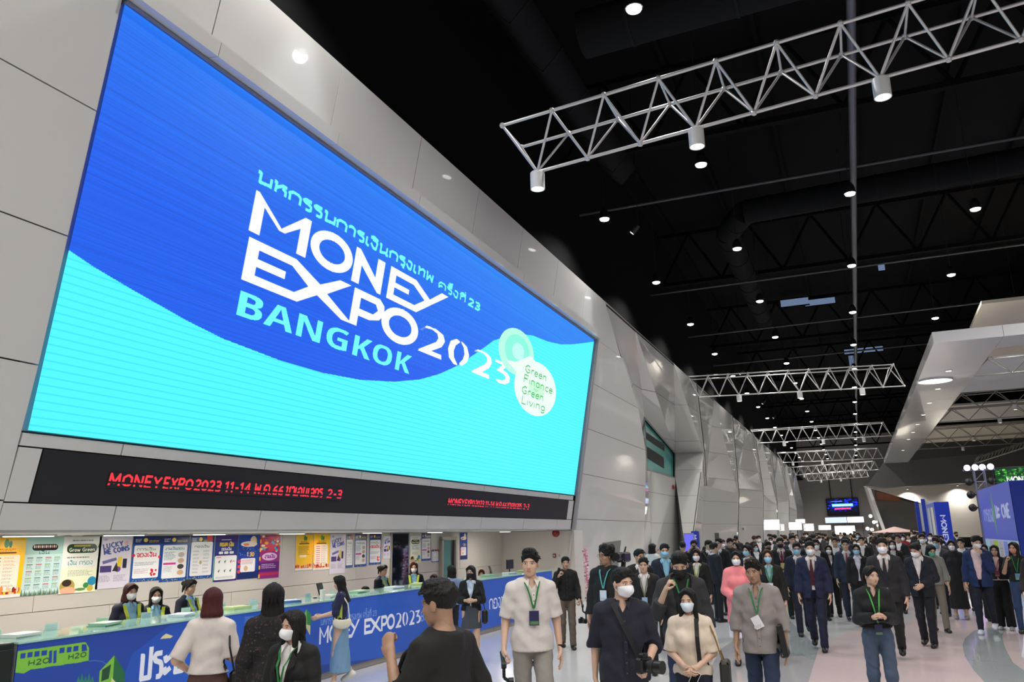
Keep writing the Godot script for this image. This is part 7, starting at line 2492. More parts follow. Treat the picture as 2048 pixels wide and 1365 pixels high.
# a thing held or worn by a person stays a thing of its own; its shape is built in the person's 1.70 m frame
func held(o: Node3D, called: String, label: String, category: String) -> Node3D:
	var t := thing(called, label, category)
	t.transform = o.transform
	return t
func phone(o: Node3D, at: Vector3, tilt: Basis, label: String, c := Color(0.03, 0.03, 0.035)) -> void:
	var t := held(o, "phone", label, "phone")
	var m := MB.new()
	m.cbox(at, Vector3(0.072, 0.15, 0.009), 0.003, tilt)
	put("case", m, mat(c, 0.3), t)
	var g := MB.new()
	g.box(at + tilt * Vector3(0, 0, 0.005), Vector3(0.064, 0.138, 0.001), tilt)
	put("glass", g, mat(Color(0.01, 0.01, 0.015), 0.08), t)
func strap(mb: MB, s: Dictionary, a: Vector3, b: Vector3, w: float, g: float) -> void:
	var pts := []; var sd := []
	for k in 9:
		var t := k / 8.0
		var p := a.lerp(b, t)
		p.z = maxf(p.z, chest_z(s, p.y, p.x, g) + 0.006)
		pts.append(p); sd.append((b - a).cross(Vector3.BACK).normalized())
	mb.ribbon(pts, sd, w, Vector3(0, 0, 0.004))
func camera_body(o: Node3D, at: Vector3, b: Basis, label: String, big := 1.0) -> void:
	var t := held(o, "photo_camera", label, "camera")
	var m := MB.new()
	m.cbox(at, Vector3(0.14, 0.1, 0.06) * big, 0.012, b)
	m.cbox(at + b * Vector3(0.0, 0.06, 0.0) * big, Vector3(0.06, 0.035, 0.05) * big, 0.01, b)
	put("camera_body", m, mat(Color(0.03, 0.03, 0.03), 0.45), t)
	var l := MB.new()
	l.tube(at + b * Vector3(0, -0.005, 0.03) * big, at + b * Vector3(0, -0.005, 0.15) * big, 0.04 * big, 0.044 * big, 16)
	put("lens", l, mat(Color(0.025, 0.025, 0.03), 0.35), t)
	var r := MB.new()
	r.tube(at + b * Vector3(0, -0.005, 0.06) * big, at + b * Vector3(0, -0.005, 0.09) * big, 0.046 * big, 0.046 * big, 16)
	put("focus_ring", r, mat(Color(0.07, 0.07, 0.07), 0.7), t)
func gimbal(o: Node3D, at: Vector3, label: String) -> void:
	var t := held(o, "camera_gimbal", label, "gimbal")
	var dk := mat(Color(0.03, 0.032, 0.04), 0.4)
	var h := MB.new()
	h.tube(at + Vector3(0, 0.06, -0.06), at + Vector3(0, -0.02, 0.1), 0.017, 0.019, 10)
	put("handle", h, dk, t)
	var a := MB.new()
	a.path([at + Vector3(0, -0.02, 0.1), at + Vector3(0.0, -0.12, 0.11), at + Vector3(0.06, -0.16, 0.1), at + Vector3(0.06, -0.27, 0.08), at + Vector3(0.0, -0.32, 0.08)], 0.014, 8)
	put("arm", a, dk, t)
	for q in [Vector3(0, -0.02, 0.1), Vector3(0.06, -0.15, 0.1), Vector3(0.06, -0.28, 0.08)]:
		var m := MB.new()
		m.tube(at + q - Vector3(0.02, 0, 0), at + q + Vector3(0.02, 0, 0), 0.03, 0.03, 12)
		put("motor", m, dk, t)
	camera_body(o, at + Vector3(-0.03, -0.29, 0.1), Basis(Vector3.UP, 0.5), "camera slung below the handle of the %s" % label.get_slice(" swinging", 0).get_slice(" carried", 0) + (" near the white wall" if label.find("khaki") > 0 else " of the person in white"), 0.9)

func build_people() -> void:
	var N := 0.0135        # fine grid for the people close by
	# --- in front of the counter
	var floral := StandardMaterial3D.new()
	floral.roughness = 0.8; floral.albedo_texture = floral_print(); floral.uv1_triplanar = true; floral.uv1_scale = Vector3(2.5, 2.5, 2.5)
	var s := {"label": "person in a white short-sleeved top with a red-brown bob, seen from behind at the counter", "woman": true, "cell": N, "skin": LIGHT_SKIN, "hair": "bob", "hair_color": Color(0.27, 0.09, 0.1), "left": "hip", "right": "fold", "tops": [["tee", Color(0.8, 0.765, 0.74), 0.95, 0.98, 0.02]], "bottom": ["slim", Color(0.3, 0.2, 0.18)], "loose": 0.02, "head": [10, 4, 0]}
	var o := place(428, 1174, 6.6, 168, s)
	var bag := held(o, "handbag", "black handbag on a printed strap carried by the person in white", "bag")
	var bm := MB.new()
	bm.cbox(Vector3(-0.24, 0.9, 0.03), Vector3(0.1, 0.22, 0.26), 0.03)
	put("bag_body", bm, mat(Color(0.03, 0.03, 0.035), 0.5), bag)
	var bs := MB.new()
	bs.path([Vector3(-0.23, 1.0, 0.12), Vector3(-0.2, 1.2, 0.1), Vector3(-0.15, 1.43, 0.0), Vector3(-0.19, 1.2, -0.12), Vector3(-0.23, 1.0, -0.08)], 0.009, 6)
	put("strap", bs, mat(Color(0.06, 0.06, 0.07), 0.6), bag)
	s = {"label": "person with long black hair in a dark floral dress, seen from behind", "woman": true, "cell": N, "skin": LIGHT_SKIN, "hair": "long", "hair_color": BLACK_HAIR, "left": "down", "right": "fold", "tops": [["dress", floral, 1.95, 0.42, 0.02]], "flare": 0.03, "legs_show": true}
	place(548, 1165, 6.3, 176, s)
	s = {"label": "masked person in a black blazer with a green lanyard, walking with a phone", "woman": true, "cell": N, "skin": LIGHT_SKIN, "hair": "lay", "hair_color": Color(0.075, 0.045, 0.04), "left": "phone", "right": "belly", "legs": "walk", "mask": MASK_W, "tops": [["inner", WHITE_, 0.0, 0.95, 0.008], ["jacket", BLACK, 1.95, 0.85, 0.026]], "bottom": ["slim", BLACK], "lanyard": [GREEN, 1.08, Color(0.8, 0.8, 0.82)], "head": [-22, 6, -4], "fat": 1.05}
	o = place(590, 1218, 5.5, -32, s)
	phone(o, Vector3(0.0, 1.13, 0.34), Basis(Vector3.RIGHT, -0.9), "black phone held by the masked person in a black blazer")
	s = {"label": "person with cropped black hair in a black shirt, seen from behind the shoulder", "cell": N, "skin": TAN_SKIN, "hair": "short", "hair_color": BLACK_HAIR, "left": "shoulder", "right": "back", "legs": "step", "tops": [["shirt", Color(0.035, 0.033, 0.035), 1.4, 0.82, 0.022]], "bottom": ["plain", BLACK], "head": [8, 4, 0], "fat": 1.08}
	o = place(882, 1158, 4.2, -128, s)
	var bp := held(o, "shoulder_bag", "black shoulder bag held against the chest by the person in the black shirt", "bag")
	var b1 := MB.new()
	b1.cbox(Vector3(0.14, 1.08, 0.2), Vector3(0.2, 0.26, 0.09), 0.03)
	put("bag_body", b1, mat(Color(0.03, 0.03, 0.03), 0.6), bp)
	var b2 := MB.new()
	b2.path([Vector3(0.12, 1.2, 0.2), Vector3(0.11, 1.33, 0.15), Vector3(0.1, 1.45, 0.0)], 0.014, 6)
	put("strap", b2, mat(Color(0.05, 0.05, 0.05), 0.6), bp)
	# --- walking towards the viewer
	s = {"label": "tall person in a white polo shirt, green lanyard and light grey trousers, carrying a gimbal", "cell": N, "skin": LIGHT_SKIN, "hair": "quiff", "hair_color": BLACK_HAIR, "left": "down", "right": "hang", "legs": "walk", "tops": [["polo", Color(0.78, 0.755, 0.735), 0.9, 0.85, 0.02]], "bottom": ["plain", Color(0.55, 0.53, 0.5)], "lanyard": [GREEN, 1.13, Color(0.12, 0.13, 0.3)], "head": [-16, -2, 0], "vee": 0.06, "collar": Color(0.78, 0.755, 0.735)}
	o = place(1060, 1100, 7.6, 8, s)
	gimbal(o, Vector3(-0.275, 0.79, 0.1), "black gimbal swinging from the hand of the person in the white polo shirt")
	var wt := held(o, "wristband", "dark wristband on the person in the white polo shirt", "wristband")
	var wm := MB.new()
	wm.lathe([Vector2(0.03, 0.014), Vector2(0.034, 0.012), Vector2(0.034, -0.012), Vector2(0.03, -0.014)], Transform3D(Basis(), Vector3(0.249, 0.885, 0.035)), 14)
	put("band", wm, mat(Color(0.05, 0.04, 0.04), 0.5), wt)
	s = {"label": "masked person in a navy shirt with rolled sleeves holding a camera", "cell": N, "skin": LIGHT_SKIN, "hair": "short", "hair_color": BLACK_HAIR, "left": "camera", "right": "back", "legs": "step", "mask": MASK_W, "tops": [["shirt", Color(0.075, 0.075, 0.14), 1.12, 0.84, 0.024]], "bottom": ["plain", BLACK], "head": [36, 2, 0], "fat": 1.06, "vee": 0.07, "collar": Color(0.075, 0.075, 0.14)}
	o = place(1240, 1136, 6.4, 4, s)
	camera_body(o, Vector3(0.12, 1.0, 0.31), Basis(Vector3.UP, 0.9), "black camera with lens held by the masked person in the navy shirt", 1.1)
	var st := held(o, "camera_strap", "dark camera strap across the navy shirt", "strap")
	var sm := MB.new()
	strap(sm, s, Vector3(-0.08, 1.43, 0.05), Vector3(0.1, 1.03, 0.14), 0.035, 0.03)
	put("webbing", sm, mat(Color(0.05, 0.05, 0.07), 0.7), st)
	s = {"label": "masked person with shoulder-length black hair in a cream blouse with crossed hands", "woman": true, "cell": N, "skin": LIGHT_SKIN, "hair": "lay", "hair_color": BLACK_HAIR, "left": "belly", "right": "belly", "legs": "step", "mask": Color(0.8, 0.84, 0.89), "tops": [["blouse", Color(0.8, 0.74, 0.67), 0.98, 0.9, 0.022]], "bottom": ["slim", NAVY], "head": [-6, 4, 2], "fat": 1.02}
	o = place(1375, 1175, 6.8, -6, s)
	st = held(o, "bag_strap", "broad black strap crossing the cream blouse", "strap")
	sm = MB.new()
	strap(sm, s, Vector3(0.07, 1.42, 0.06), Vector3(0.08, 1.0, 0.12), 0.04, 0.032)
	put("webbing", sm, mat(Color(0.03, 0.03, 0.035), 0.7), st)
	var tb := held(o, "tote_bag", "dark olive tote bag hanging beside the person in the cream blouse", "bag")
	b1 = MB.new()
	b1.cbox(Vector3(0.3, 0.9, 0.02), Vector3(0.09, 0.28, 0.26), 0.02)
	put("bag_body", b1, mat(Color(0.11, 0.11, 0.09), 0.6), tb)
	b2 = MB.new()
	b2.path([Vector3(0.29, 1.03, 0.1), Vector3(0.23, 1.25, 0.08), Vector3(0.15, 1.44, 0.0), Vector3(0.22, 1.25, -0.08), Vector3(0.29, 1.03, -0.06)], 0.008, 6)
	put("strap", b2, mat(Color(0.45, 0.36, 0.2), 0.5), tb)
	phone(o, Vector3(0.03, 0.9, 0.27), Basis(Vector3.BACK, -0.5) * Basis(Vector3.RIGHT, -0.5), "white phone held by the person in the cream blouse", Color(0.8, 0.78, 0.78))
	s = {"label": "person with tousled black hair and a black mask in a charcoal shirt, head bowed", "cell": N, "skin": LIGHT_SKIN, "hair": "quiff", "hair_color": BLACK_HAIR, "left": "down", "right": "shoulder", "legs": "step", "mask": Color(0.03, 0.03, 0.03), "tops": [["inner", BLACK, 0.0, 0.95, 0.008], ["open", Color(0.15, 0.15, 0.16), 1.5, 0.82, 0.026]], "bottom": ["plain", Color(0.1, 0.15, 0.26)], "lanyard": [GREEN, 1.1, Color(0.1, 0.11, 0.25)], "head": [-4, 24, 0]}
	place(1357, 1100, 8.0, 4, s)
	s = {"label": "person with wavy dark hair in a loose grey shirt with a tilted white badge", "cell": N, "skin": TAN_SKIN, "hair": "quiff", "hair_color": Color(0.06, 0.045, 0.04), "left": "down", "right": "down", "legs": "walk", "tops": [["shirt", Color(0.52, 0.49, 0.48), 1.45, 0.8, 0.024]], "bottom": ["plain", Color(0.11, 0.16, 0.26)], "lanyard": [Color(0.16, 0.42, 0.24), 1.1, Color(0.82, 0.82, 0.83), 0.45], "head": [-10, 4, 4], "vee": 0.12, "loose": 0.01, "collar": Color(0.5, 0.47, 0.47)}
	o = place(1507, 1119, 8.0, -6, s)
	var nb := held(o, "notebook", "black notebook tucked under the arm of the person in the grey shirt", "notebook")
	b1 = MB.new()
	b1.cbox(Vector3(0.22, 0.93, 0.06), Vector3(0.05, 0.3, 0.24), 0.008, Basis(Vector3.BACK, 0.15))
	put("cover", b1, mat(Color(0.03, 0.03, 0.03), 0.5), nb)
	var sg := held(o, "sunglasses", "sunglasses pushed up into the wavy hair of the person in grey", "glasses")
	b1 = MB.new()
	var hx := head_xf(s)
	for q in [-1.0, 1.0]: b1.add(oval_mb(0.026, 0.02), hx * Transform3D(Basis(Vector3.RIGHT, -0.8), Vector3(0.034 * q, 0.125, 0.085)))
	b1.tube(hx * Vector3(-0.01, 0.13, 0.088), hx * Vector3(0.01, 0.13, 0.088), 0.003)
	put("lenses", b1, mat(Color(0.5, 0.42, 0.3), 0.08, 0.9), sg)
	s = {"label": "person in a loose black shirt and grey-blue jeans, phone in both hands", "woman": true, "cell": N, "skin": LIGHT_SKIN, "hair": "tied", "hair_color": Color(0.06, 0.045, 0.045), "left": "phone", "right": "phone", "legs": "step", "tops": [["shirt", Color(0.045, 0.045, 0.06), 1.95, 0.99, 0.026]], "bottom": ["slim", Color(0.24, 0.29, 0.37)], "lanyard": [Color(0.25, 0.6, 0.25), 0.98, Color(0.14, 0.14, 0.3)], "head": [26, 2, 0], "vee": 0.1, "loose": 0.012, "collar": Color(0.045, 0.045, 0.06)}
	o = place(1738, 1131, 8.7, 8, s)
	phone(o, Vector3(0.0, 1.13, 0.35), Basis(Vector3.RIGHT, -1.1), "black phone held in both hands by the person in grey-blue jeans")
	# --- the row of suits behind them
	var M := 0.018
	var shirtw := ["inner", Color(0.84, 0.8, 0.8), 0.0, 0.95, 0.008]
	suit(1618, 1083, 13.6, -4, "person in a navy suit with a maroon tie and white mask, striding", Color(0.075, 0.1, 0.22), Color(0.25, 0.05, 0.1), MASK_W, "walk", {"head": [6, 0, 0], "cell": 0.0155})
	suit(1762, 1076, 12.4, -2, "person in a charcoal suit with a dark tie and white mask", Color(0.1, 0.1, 0.12), Color(0.07, 0.07, 0.12), MASK_W, "walk2", {"cell": 0.0155, "fat": 1.06})
	suit(1832, 1084, 13.7, -12, "person in a dark navy suit looking down at the hands, white mask", Color(0.055, 0.065, 0.12), null, MASK_W, "step", {"head": [-24, 22, -6], "left": "belly", "cell": 0.0155, "fat": 1.08})
	s = {"label": "person in a blue blazer over a pink printed t-shirt, hand at the chin, white trainers", "cell": 0.0155, "skin": LIGHT_SKIN, "hair": "quiff", "hair_color": BLACK_HAIR, "left": "chin", "right": "down", "legs": "walk2", "mask": MASK_W, "tops": [["inner", Color(0.83, 0.72, 0.72), 0.0, 0.93, 0.008], ["open", Color(0.07, 0.15, 0.32), 1.95, 0.8, 0.026]], "bottom": ["slim", Color(0.06, 0.08, 0.14)], "shoes": Color(0.8, 0.8, 0.85), "head": [35, 8, 0]}
	o = place(1948, 1072, 15.2, -8, s)
	s = {"label": "person with long brown hair, dark cropped jacket, red lanyard and wide black trousers", "woman": true, "cell": M, "skin": MID_SKIN, "hair": "lay", "hair_color": Color(0.13, 0.08, 0.07), "left": "down", "right": "down", "tops": [["inner", Color(0.8, 0.7, 0.7), 0.0, 0.98, 0.01], ["jacket", Color(0.06, 0.065, 0.1), 1.95, 1.0, 0.024]], "bottom": ["wide", BLACK], "lanyard": [Color(0.6, 0.1, 0.14), 1.12, Color(0.5, 0.2, 0.3)], "shoes": Color(0.7, 0.68, 0.7)}
	place(1987, 1090, 15.6, -6, s)
	s = {"label": "person in blue jeans with a green lanyard and one bare arm raised", "woman": true, "cell": M, "skin": MID_SKIN, "hair": "lay", "hair_color": Color(0.1, 0.06, 0.06), "mask": Color(0.75, 0.5, 0.42), "left": "down", "right": "shoulder", "tops": [["tee", Color(0.06, 0.08, 0.09), 0.8, 0.95, 0.016]], "bottom": ["slim", Color(0.16, 0.24, 0.38)], "lanyard": [GREEN, 1.05, Color(0.35, 0.5, 0.6)], "head": [-20, 0, 0]}
	place(2026, 1084, 15.0, -6, s)
	# hidden behind them
	s = {"label": "masked person with black hair half hidden behind the blue blazer", "woman": true, "cell": M, "skin": LIGHT_SKIN, "hair": "bob", "mask": MASK_W, "tops": [["tee", Color(0.08, 0.09, 0.11), 1.9, 0.95, 0.02]], "bottom": ["wide", BLACK], "lanyard": [GREEN, 1.1, Color(0.2, 0.3, 0.5)]}
	place(1966, 1088, 17.0, 0, s)
	s = {"label": "masked person in a long black skirt and dark top left of the blue blazer", "woman": true, "cell": M, "skin": LIGHT_SKIN, "hair": "tied", "mask": MASK_W, "tops": [["shirt", Color(0.05, 0.055, 0.08), 1.95, 0.95, 0.022]], "bottom": ["skirt_long", BLACK], "legs_show": true, "shoes": Color(0.5, 0.48, 0.5)}
	place(1901, 1080, 17.5, 0, s)
	s = {"label": "person in a striped grey sweatshirt with a green mask bending behind the dark navy suit", "cell": M, "skin": LIGHT_SKIN, "hair": "bob", "mask": Color(0.3, 0.6, 0.5), "tops": [["tee", Color(0.5, 0.5, 0.48), 1.6, 0.9, 0.03]], "bottom": ["plain", Color(0.45, 0.42, 0.38)], "head": [10, 20, 0], "legs": "step"}
	place(1858, 1088, 15.5, 14, s)
	# --- between the polo shirt and the wall
	s = {"label": "person with a bushy afro and glasses in a black shirt with a white badge", "cell": 0.0155, "skin": TAN_SKIN, "hair": "afro", "glasses": true, "left": "down", "right": "down", "tops": [["shirt", Color(0.04, 0.045, 0.06), 1.9, 0.84, 0.024]], "bottom": ["plain", BLACK], "lanyard": [Color(0.3, 0.6, 0.6), 1.12, Color(0.75, 0.8, 0.86)], "head": [-30, 0, 0], "fat": 1.1}
	o = place(1212, 1092, 10.4, -22, s)
	# camera on a tripod carried over the shoulder
	var vr := held(o, "shoulder_camera", "video camera rig resting on the shoulder of the person with the afro", "camera")
	b1 = MB.new()
	b1.cbox(Vector3(0.2, 1.56, -0.05), Vector3(0.12, 0.12, 0.24), 0.02)
	put("camera_body", b1, mat(Color(0.05, 0.07, 0.11), 0.4), vr)
	b2 = MB.new()
	b2.tube(Vector3(0.2, 1.56, 0.07), Vector3(0.2, 1.57, 0.2), 0.045, 0.05, 12)
	put("lens", b2, mat(Color(0.03, 0.03, 0.04), 0.3), vr)
	var b3 := MB.new()
	b3.tube(Vector3(0.2, 1.5, -0.05), Vector3(0.2, 1.41, -0.02), 0.03, 0.03, 8); b3.tube(Vector3(0.2, 1.62, -0.1), Vector3(0.28, 1.68, 0.06), 0.01)
	put("grip", b3, mat(Color(0.05, 0.05, 0.06), 0.5), vr)
	s = {"label": "person in a black long-sleeved shirt and khaki trousers near the white wall", "cell": 0.0155, "skin": MID_SKIN, "hair": "short", "left": "carry", "right": "shoulder", "legs": "step", "tops": [["shirt", Color(0.04, 0.04, 0.045), 1.95, 0.88, 0.022]], "bottom": ["plain", Color(0.36, 0.31, 0.27)], "shoes": Color(0.1, 0.07, 0.05), "head": [4, 0, 0]}
	o = place(1130, 1114, 14.3, 6, s)
	gimbal(o, Vector3(0.27, 0.82, 0.2), "black gimbal carried by the person in khaki trousers")
	var tp := held(o, "tripod", "folded black tripod over the shoulder of the person in khaki trousers", "tripod")
	b1 = MB.new()
	for q in [-0.02, 0.0, 0.02]: b1.tube(Vector3(-0.16 + q, 1.42, 0.2), Vector3(-0.33 + q, 0.86, 0.16), 0.014, 0.01, 6)
	put("leg_bundle", b1, mat(Color(0.03, 0.03, 0.035), 0.4), tp)
	b2 = MB.new()
	b2.tube(Vector3(-0.16, 1.42, 0.2), Vector3(-0.14, 1.5, 0.2), 0.03, 0.025, 8)
	put("head", b2, mat(Color(0.03, 0.03, 0.035), 0.4), tp)
	suit(1277, 1099, 13.2, 18, "person in a black jacket looking aside, behind the afro", BLACK, null, null, "step", {"head": [20, 0, 0], "skin": MID_SKIN})
	suit(1286, 1115, 11.7, -4, "person with a smooth face in a black blazer, white shirt and green-badged lanyard", BLACK, null, null, "step", {"skin": LIGHT_SKIN, "lanyard": [Color(0.35, 0.4, 0.3), 1.05, Color(0.55, 0.65, 0.75)]})
	# --- at the counter
	s = {"label": "person in a navy top and long pale denim skirt leaning on the counter", "woman": true, "cell": 0.0155, "skin": LIGHT_SKIN, "hair": "long", "hair_color": Color(0.06, 0.04, 0.045), "left": "desk", "right": "desk", "legs": "lean", "tops": [["tee", Color(0.08, 0.1, 0.24), 1.1, 0.98, 0.016]], "bottom": ["skirt_long", Color(0.42, 0.56, 0.68)], "legs_show": true, "shoes": Color(0.8, 0.79, 0.76), "head": [0, 14, 0]}
	o = place(683, 1150, -6.72, -98, s)
	var vb := held(o, "shoulder_bag", "white crescent shoulder bag of the person in the denim skirt", "bag")
	b1 = MB.new()
	b1.add(soft_mb(Vector3(0.05, 0.1, 0.15)), Transform3D(Basis(), Vector3(0.2, 0.98, -0.06)))
	put("bag_body", b1, mat(Color(0.82, 0.8, 0.72), 0.5), vb)
	b2 = MB.new()
	b2.path([Vector3(0.2, 1.0, 0.06), Vector3(0.17, 1.25, 0.05), Vector3(0.13, 1.43, -0.02), Vector3(0.17, 1.25, -0.14), Vector3(0.2, 1.0, -0.18)], 0.01, 6)
	put("strap", b2, mat(Color(0.82, 0.8, 0.72), 0.5), vb)
	var gv := held(o, "lime_vest", "lime and navy staff sash over the shoulder of the person in the denim skirt", "sash")
	b1 = MB.new()
	for q in 6:
		var y0 := 1.4 - q * 0.07
		b1.slab([Vector3(0.155 - q * 0.004, y0, -0.05), Vector3(0.155 - q * 0.004, y0, 0.03), Vector3(0.155 - (q + 1) * 0.004, y0 - 0.07, 0.03), Vector3(0.155 - (q + 1) * 0.004, y0 - 0.07, -0.05)], Vector3(0.012, 0, 0))
	put("cloth", b1, cloth(Color(0.68, 0.74, 0.25)), gv)
	s = {"label": "person in a black blazer, grey skirt and black mask with folded arms", "woman": true, "cell": 0.0155, "skin": LIGHT_SKIN, "hair": "bob", "left": "fold", "right": "fold", "mask": Color(0.04, 0.04, 0.04), "tops": [["inner", Color(0.72, 0.78, 0.85), 0.0, 0.95, 0.008], ["jacket", Color(0.05, 0.05, 0.06), 1.7, 0.92, 0.022]], "bottom": ["skirt_short", Color(0.24, 0.26, 0.29)], "legs_show": true, "shoes": Color(0.78, 0.74, 0.66), "head": [-14, 2, 0]}
	o = place(942, 1131, 12.7, -6, s)
	vb = held(o, "shoulder_bag", "black shoulder bag of the person with folded arms", "bag")
	b1 = MB.new()
	b1.cbox(Vector3(0.25, 0.82, 0.05), Vector3(0.1, 0.24, 0.2), 0.03)
	put("bag_body", b1, mat(Color(0.04, 0.04, 0.05), 0.5), vb)
	b2 = MB.new()
	b2.path([Vector3(0.25, 0.93, 0.1), Vector3(0.2, 1.2, 0.1), Vector3(0.13, 1.42, 0.0)], 0.008, 6)
	put("strap", b2, mat(Color(0.04, 0.04, 0.05), 0.5), vb)
	s = {"label": "person with black hair in a pale denim jacket standing at the counter, seen from behind", "woman": true, "cell": 0.0155, "skin": LIGHT_SKIN, "hair": "long", "left": "desk", "right": "fold", "tops": [["jacket", Color(0.45, 0.53, 0.66), 1.9, 0.93, 0.026]], "bottom": ["plain", Color(0.08, 0.09, 0.14)]}
	place(903, 1131, -6.62, -138, s)
	# staff behind the counter, seated
	staff(262, 1165, 9.6, 26, "staff member with a red-brown crop, white mask and lime-edged navy vest", "bob", Color(0.2, 0.05, 0.06), MASK_W)
	staff(313, 1173, 10.0, 12, "staff member with long black hair and white mask behind the counter", "lay", BLACK_HAIR, MASK_W)
	staff(379, 1157, 10.4, 55, "staff member with a black bun in a lime-edged vest behind the counter, bare face", "bun", BLACK_HAIR, null)
	staff(765, 1129, 15.4, 55, "staff member with a black bun near the mirror pane", "bun", BLACK_HAIR, null)
	staff(730, 1173, 14.0, 20, "staff member bent low behind the counter, only the hair showing", "short", BLACK_HAIR, null)
	staff(828, 1124, 16.6, 0, "staff member with brown hair, white mask and lime-edged vest past the mirror pane", "lay", Color(0.25, 0.1, 0.06), MASK_W)
	staff(868, 1148, 16.8, -20, "staff member with brown hair bent behind the counter past the mirror pane", "bob", Color(0.22, 0.1, 0.08), null)
	staff(963, 1139, 18.6, 0, "staff member with auburn hair behind the far stretch of the counter", "bob", Color(0.3, 0.14, 0.08), null)
	# --- the middle of the crowd, one by one
	s = {"label": "person in a long pink hooded coat with a white mask", "woman": true, "cell": M, "skin": LIGHT_SKIN, "hair": "tied", "mask": MASK_W, "left": "down", "right": "belly", "tops": [["hoodie", Color(0.88, 0.5, 0.52), 1.85, 0.62, 0.03]], "bottom": ["skirt_mid", Color(0.82, 0.8, 0.84)], "legs_show": true, "flare": 0.02}
	place(1471, 1102, 12.2, -4, s)
	s = {"label": "person with brown hair, pale blue mask, black blazer and green lanyard with a white card", "woman": true, "cell": M, "skin": LIGHT_SKIN, "hair": "lay", "hair_color": Color(0.2, 0.11, 0.08), "mask": MASK_B, "tops": [["inner", Color(0.5, 0.66, 0.7), 0.0, 0.95, 0.008], ["jacket", BLACK, 1.95, 0.84, 0.024]], "bottom": ["plain", BLACK], "lanyard": [GREEN, 1.1, Color(0.82, 0.85, 0.88)]}
	place(1534, 1099, 13.0, 0, s)
	suit(1592, 1086, 15.5, 2, "person in a navy suit with a bright blue tie and pale blue mask", NAVY, Color(0.1, 0.2, 0.5), MASK_B, "walk2", {"glasses": true})
	suit(1559, 1076, 18.5, 4, "person in a black suit with a black mask and a pink lanyard", BLACK, Color(0.3, 0.12, 0.2), Color(0.03, 0.03, 0.03), "step", {"lanyard": [Color(0.45, 0.15, 0.25), 1.1, Color(0.7, 0.65, 0.4)]})
	suit(1582, 1070, 22.0, -10, "tall person in a blue-grey suit looking aside behind the pink lanyard", Color(0.12, 0.14, 0.2), null, null, "step", {"head": [30, 8, 0]})
	suit(1630, 1079, 18.0, 8, "person in a black suit with glasses and white mask right behind the maroon tie", BLACK, null, MASK_W, "step", {"glasses": true})
	suit(1656, 1090, 18.5, 0, "person with white mask and a red bag behind the suits", Color(0.07, 0.06, 0.07), null, MASK_W, "stand", {"woman": true, "hair": "lay"})
	suit(1689, 1079, 17.5, 0, "person in a grey-blue suit with a pink tie, bare face", Color(0.13, 0.16, 0.24), Color(0.5, 0.2, 0.3), null, "step", {})
	s = {"label": "masked person with a white turtleneck under a black blazer", "woman": true, "cell": 0.02, "skin": LIGHT_SKIN, "hair": "tied", "glasses": true, "mask": MASK_B, "tops": [["inner", Color(0.8, 0.8, 0.85), 0.0, 0.9, 0.01], ["jacket", BLACK, 1.95, 0.84, 0.024]], "bottom": ["plain", BLACK], "legs": "step"}
	place(1711, 1088, 16.5, 0, s)
	suit(1722, 1074, 23.0, -4, "person in a black jacket and open white shirt between the suits", BLACK, null, null, "stand", {})
	suit(1674, 1077, 22.5, 0, "person in a black suit with a pale blue mask and blue tie", BLACK, Color(0.1, 0.18, 0.4), MASK_B, "stand", {})
	suit(1843, 1068, 20.0, 0, "tall person with white mask in a black suit behind the dark navy suit", BLACK, null, MASK_W, "stand", {})
	suit(1859, 1067, 26.0, 0, "masked person in a black suit beside the blue box banner", BLACK, null, MASK_W, "stand", {})
	suit(1868, 1064, 30.0, 4, "masked person in black standing in front of the box banner", BLACK, null, MASK_W, "stand", {})
	suit(1881, 1071, 25.0, -4, "masked person with a pale scarf in front of the box banner", BLACK, null, MASK_W, "stand", {"woman": true, "hair": "bob"})
	suit(1783, 1080, 19.0, 0, "masked person with long hair between the charcoal and the dark navy suit", Color(0.08, 0.07, 0.06), null, MASK_W, "stand", {"woman": true, "hair": "lay", "hair_color": BROWN_HAIR})
	s = {"label": "person seen from behind in white lifting a phone by the wall", "woman": true, "cell": 0.02, "skin": MID_SKIN, "hair": "bob", "left": "lift", "right": "down", "tops": [["tee", WHITE_, 0.8, 0.95, 0.02]], "bottom": ["plain", BLACK]}
	place(1304, 1087, 20.0, 150, s)
	s = {"label": "person in a navy jacket with a pale blue mask and scarf", "cell": 0.02, "skin": LIGHT_SKIN, "hair": "short", "mask": MASK_B, "left": "camera", "right": "camera", "tops": [["inner", Color(0.5, 0.7, 0.8), 0.0, 0.95, 0.01], ["jacket", NAVY, 1.95, 0.84, 0.024]], "bottom": ["plain", BLACK]}
	o = place(1328, 1088, 14.0, 6, s)
	camera_body(o, Vector3(0.0, 1.05, 0.33), Basis(), "black camera held low by the person with the pale blue scarf", 1.2)
	s = {"label": "person in black raising a camera in front of the violet panel", "cell": 0.02, "skin": MID_SKIN, "hair": "short", "left": "lift", "right": "lift", "tops": [["shirt", BLACK, 1.95, 0.84, 0.024]], "bottom": ["plain", BLACK]}
	o = place(1387, 1081, 19.0, 0, s)
	camera_body(o, Vector3(0.0, 1.5, 0.36), Basis(), "black camera raised to the eye in front of the violet panel", 1.1)
	suit(1392, 1098, 14.5, -10, "masked person with a pale scarf and a black jacket behind the bowed head", BLACK, null, MASK_W, "stand", {"woman": true, "hair": "bob", "lanyard": [Color(0.5, 0.6, 0.15), 1.1, Color(0.5, 0.5, 0.6)]})
	suit(1437, 1077, 19.5, -30, "person in a black suit with a blue tie turning aside, by the tan pillar", BLACK, Color(0.08, 0.14, 0.3), null, "stand", {})
	suit(1415, 1081, 21.0, 20, "person in a dark jacket talking beside the grey-green door", Color(0.06, 0.06, 0.08), null, null, "stand", {"head": [40, 5, 0]})
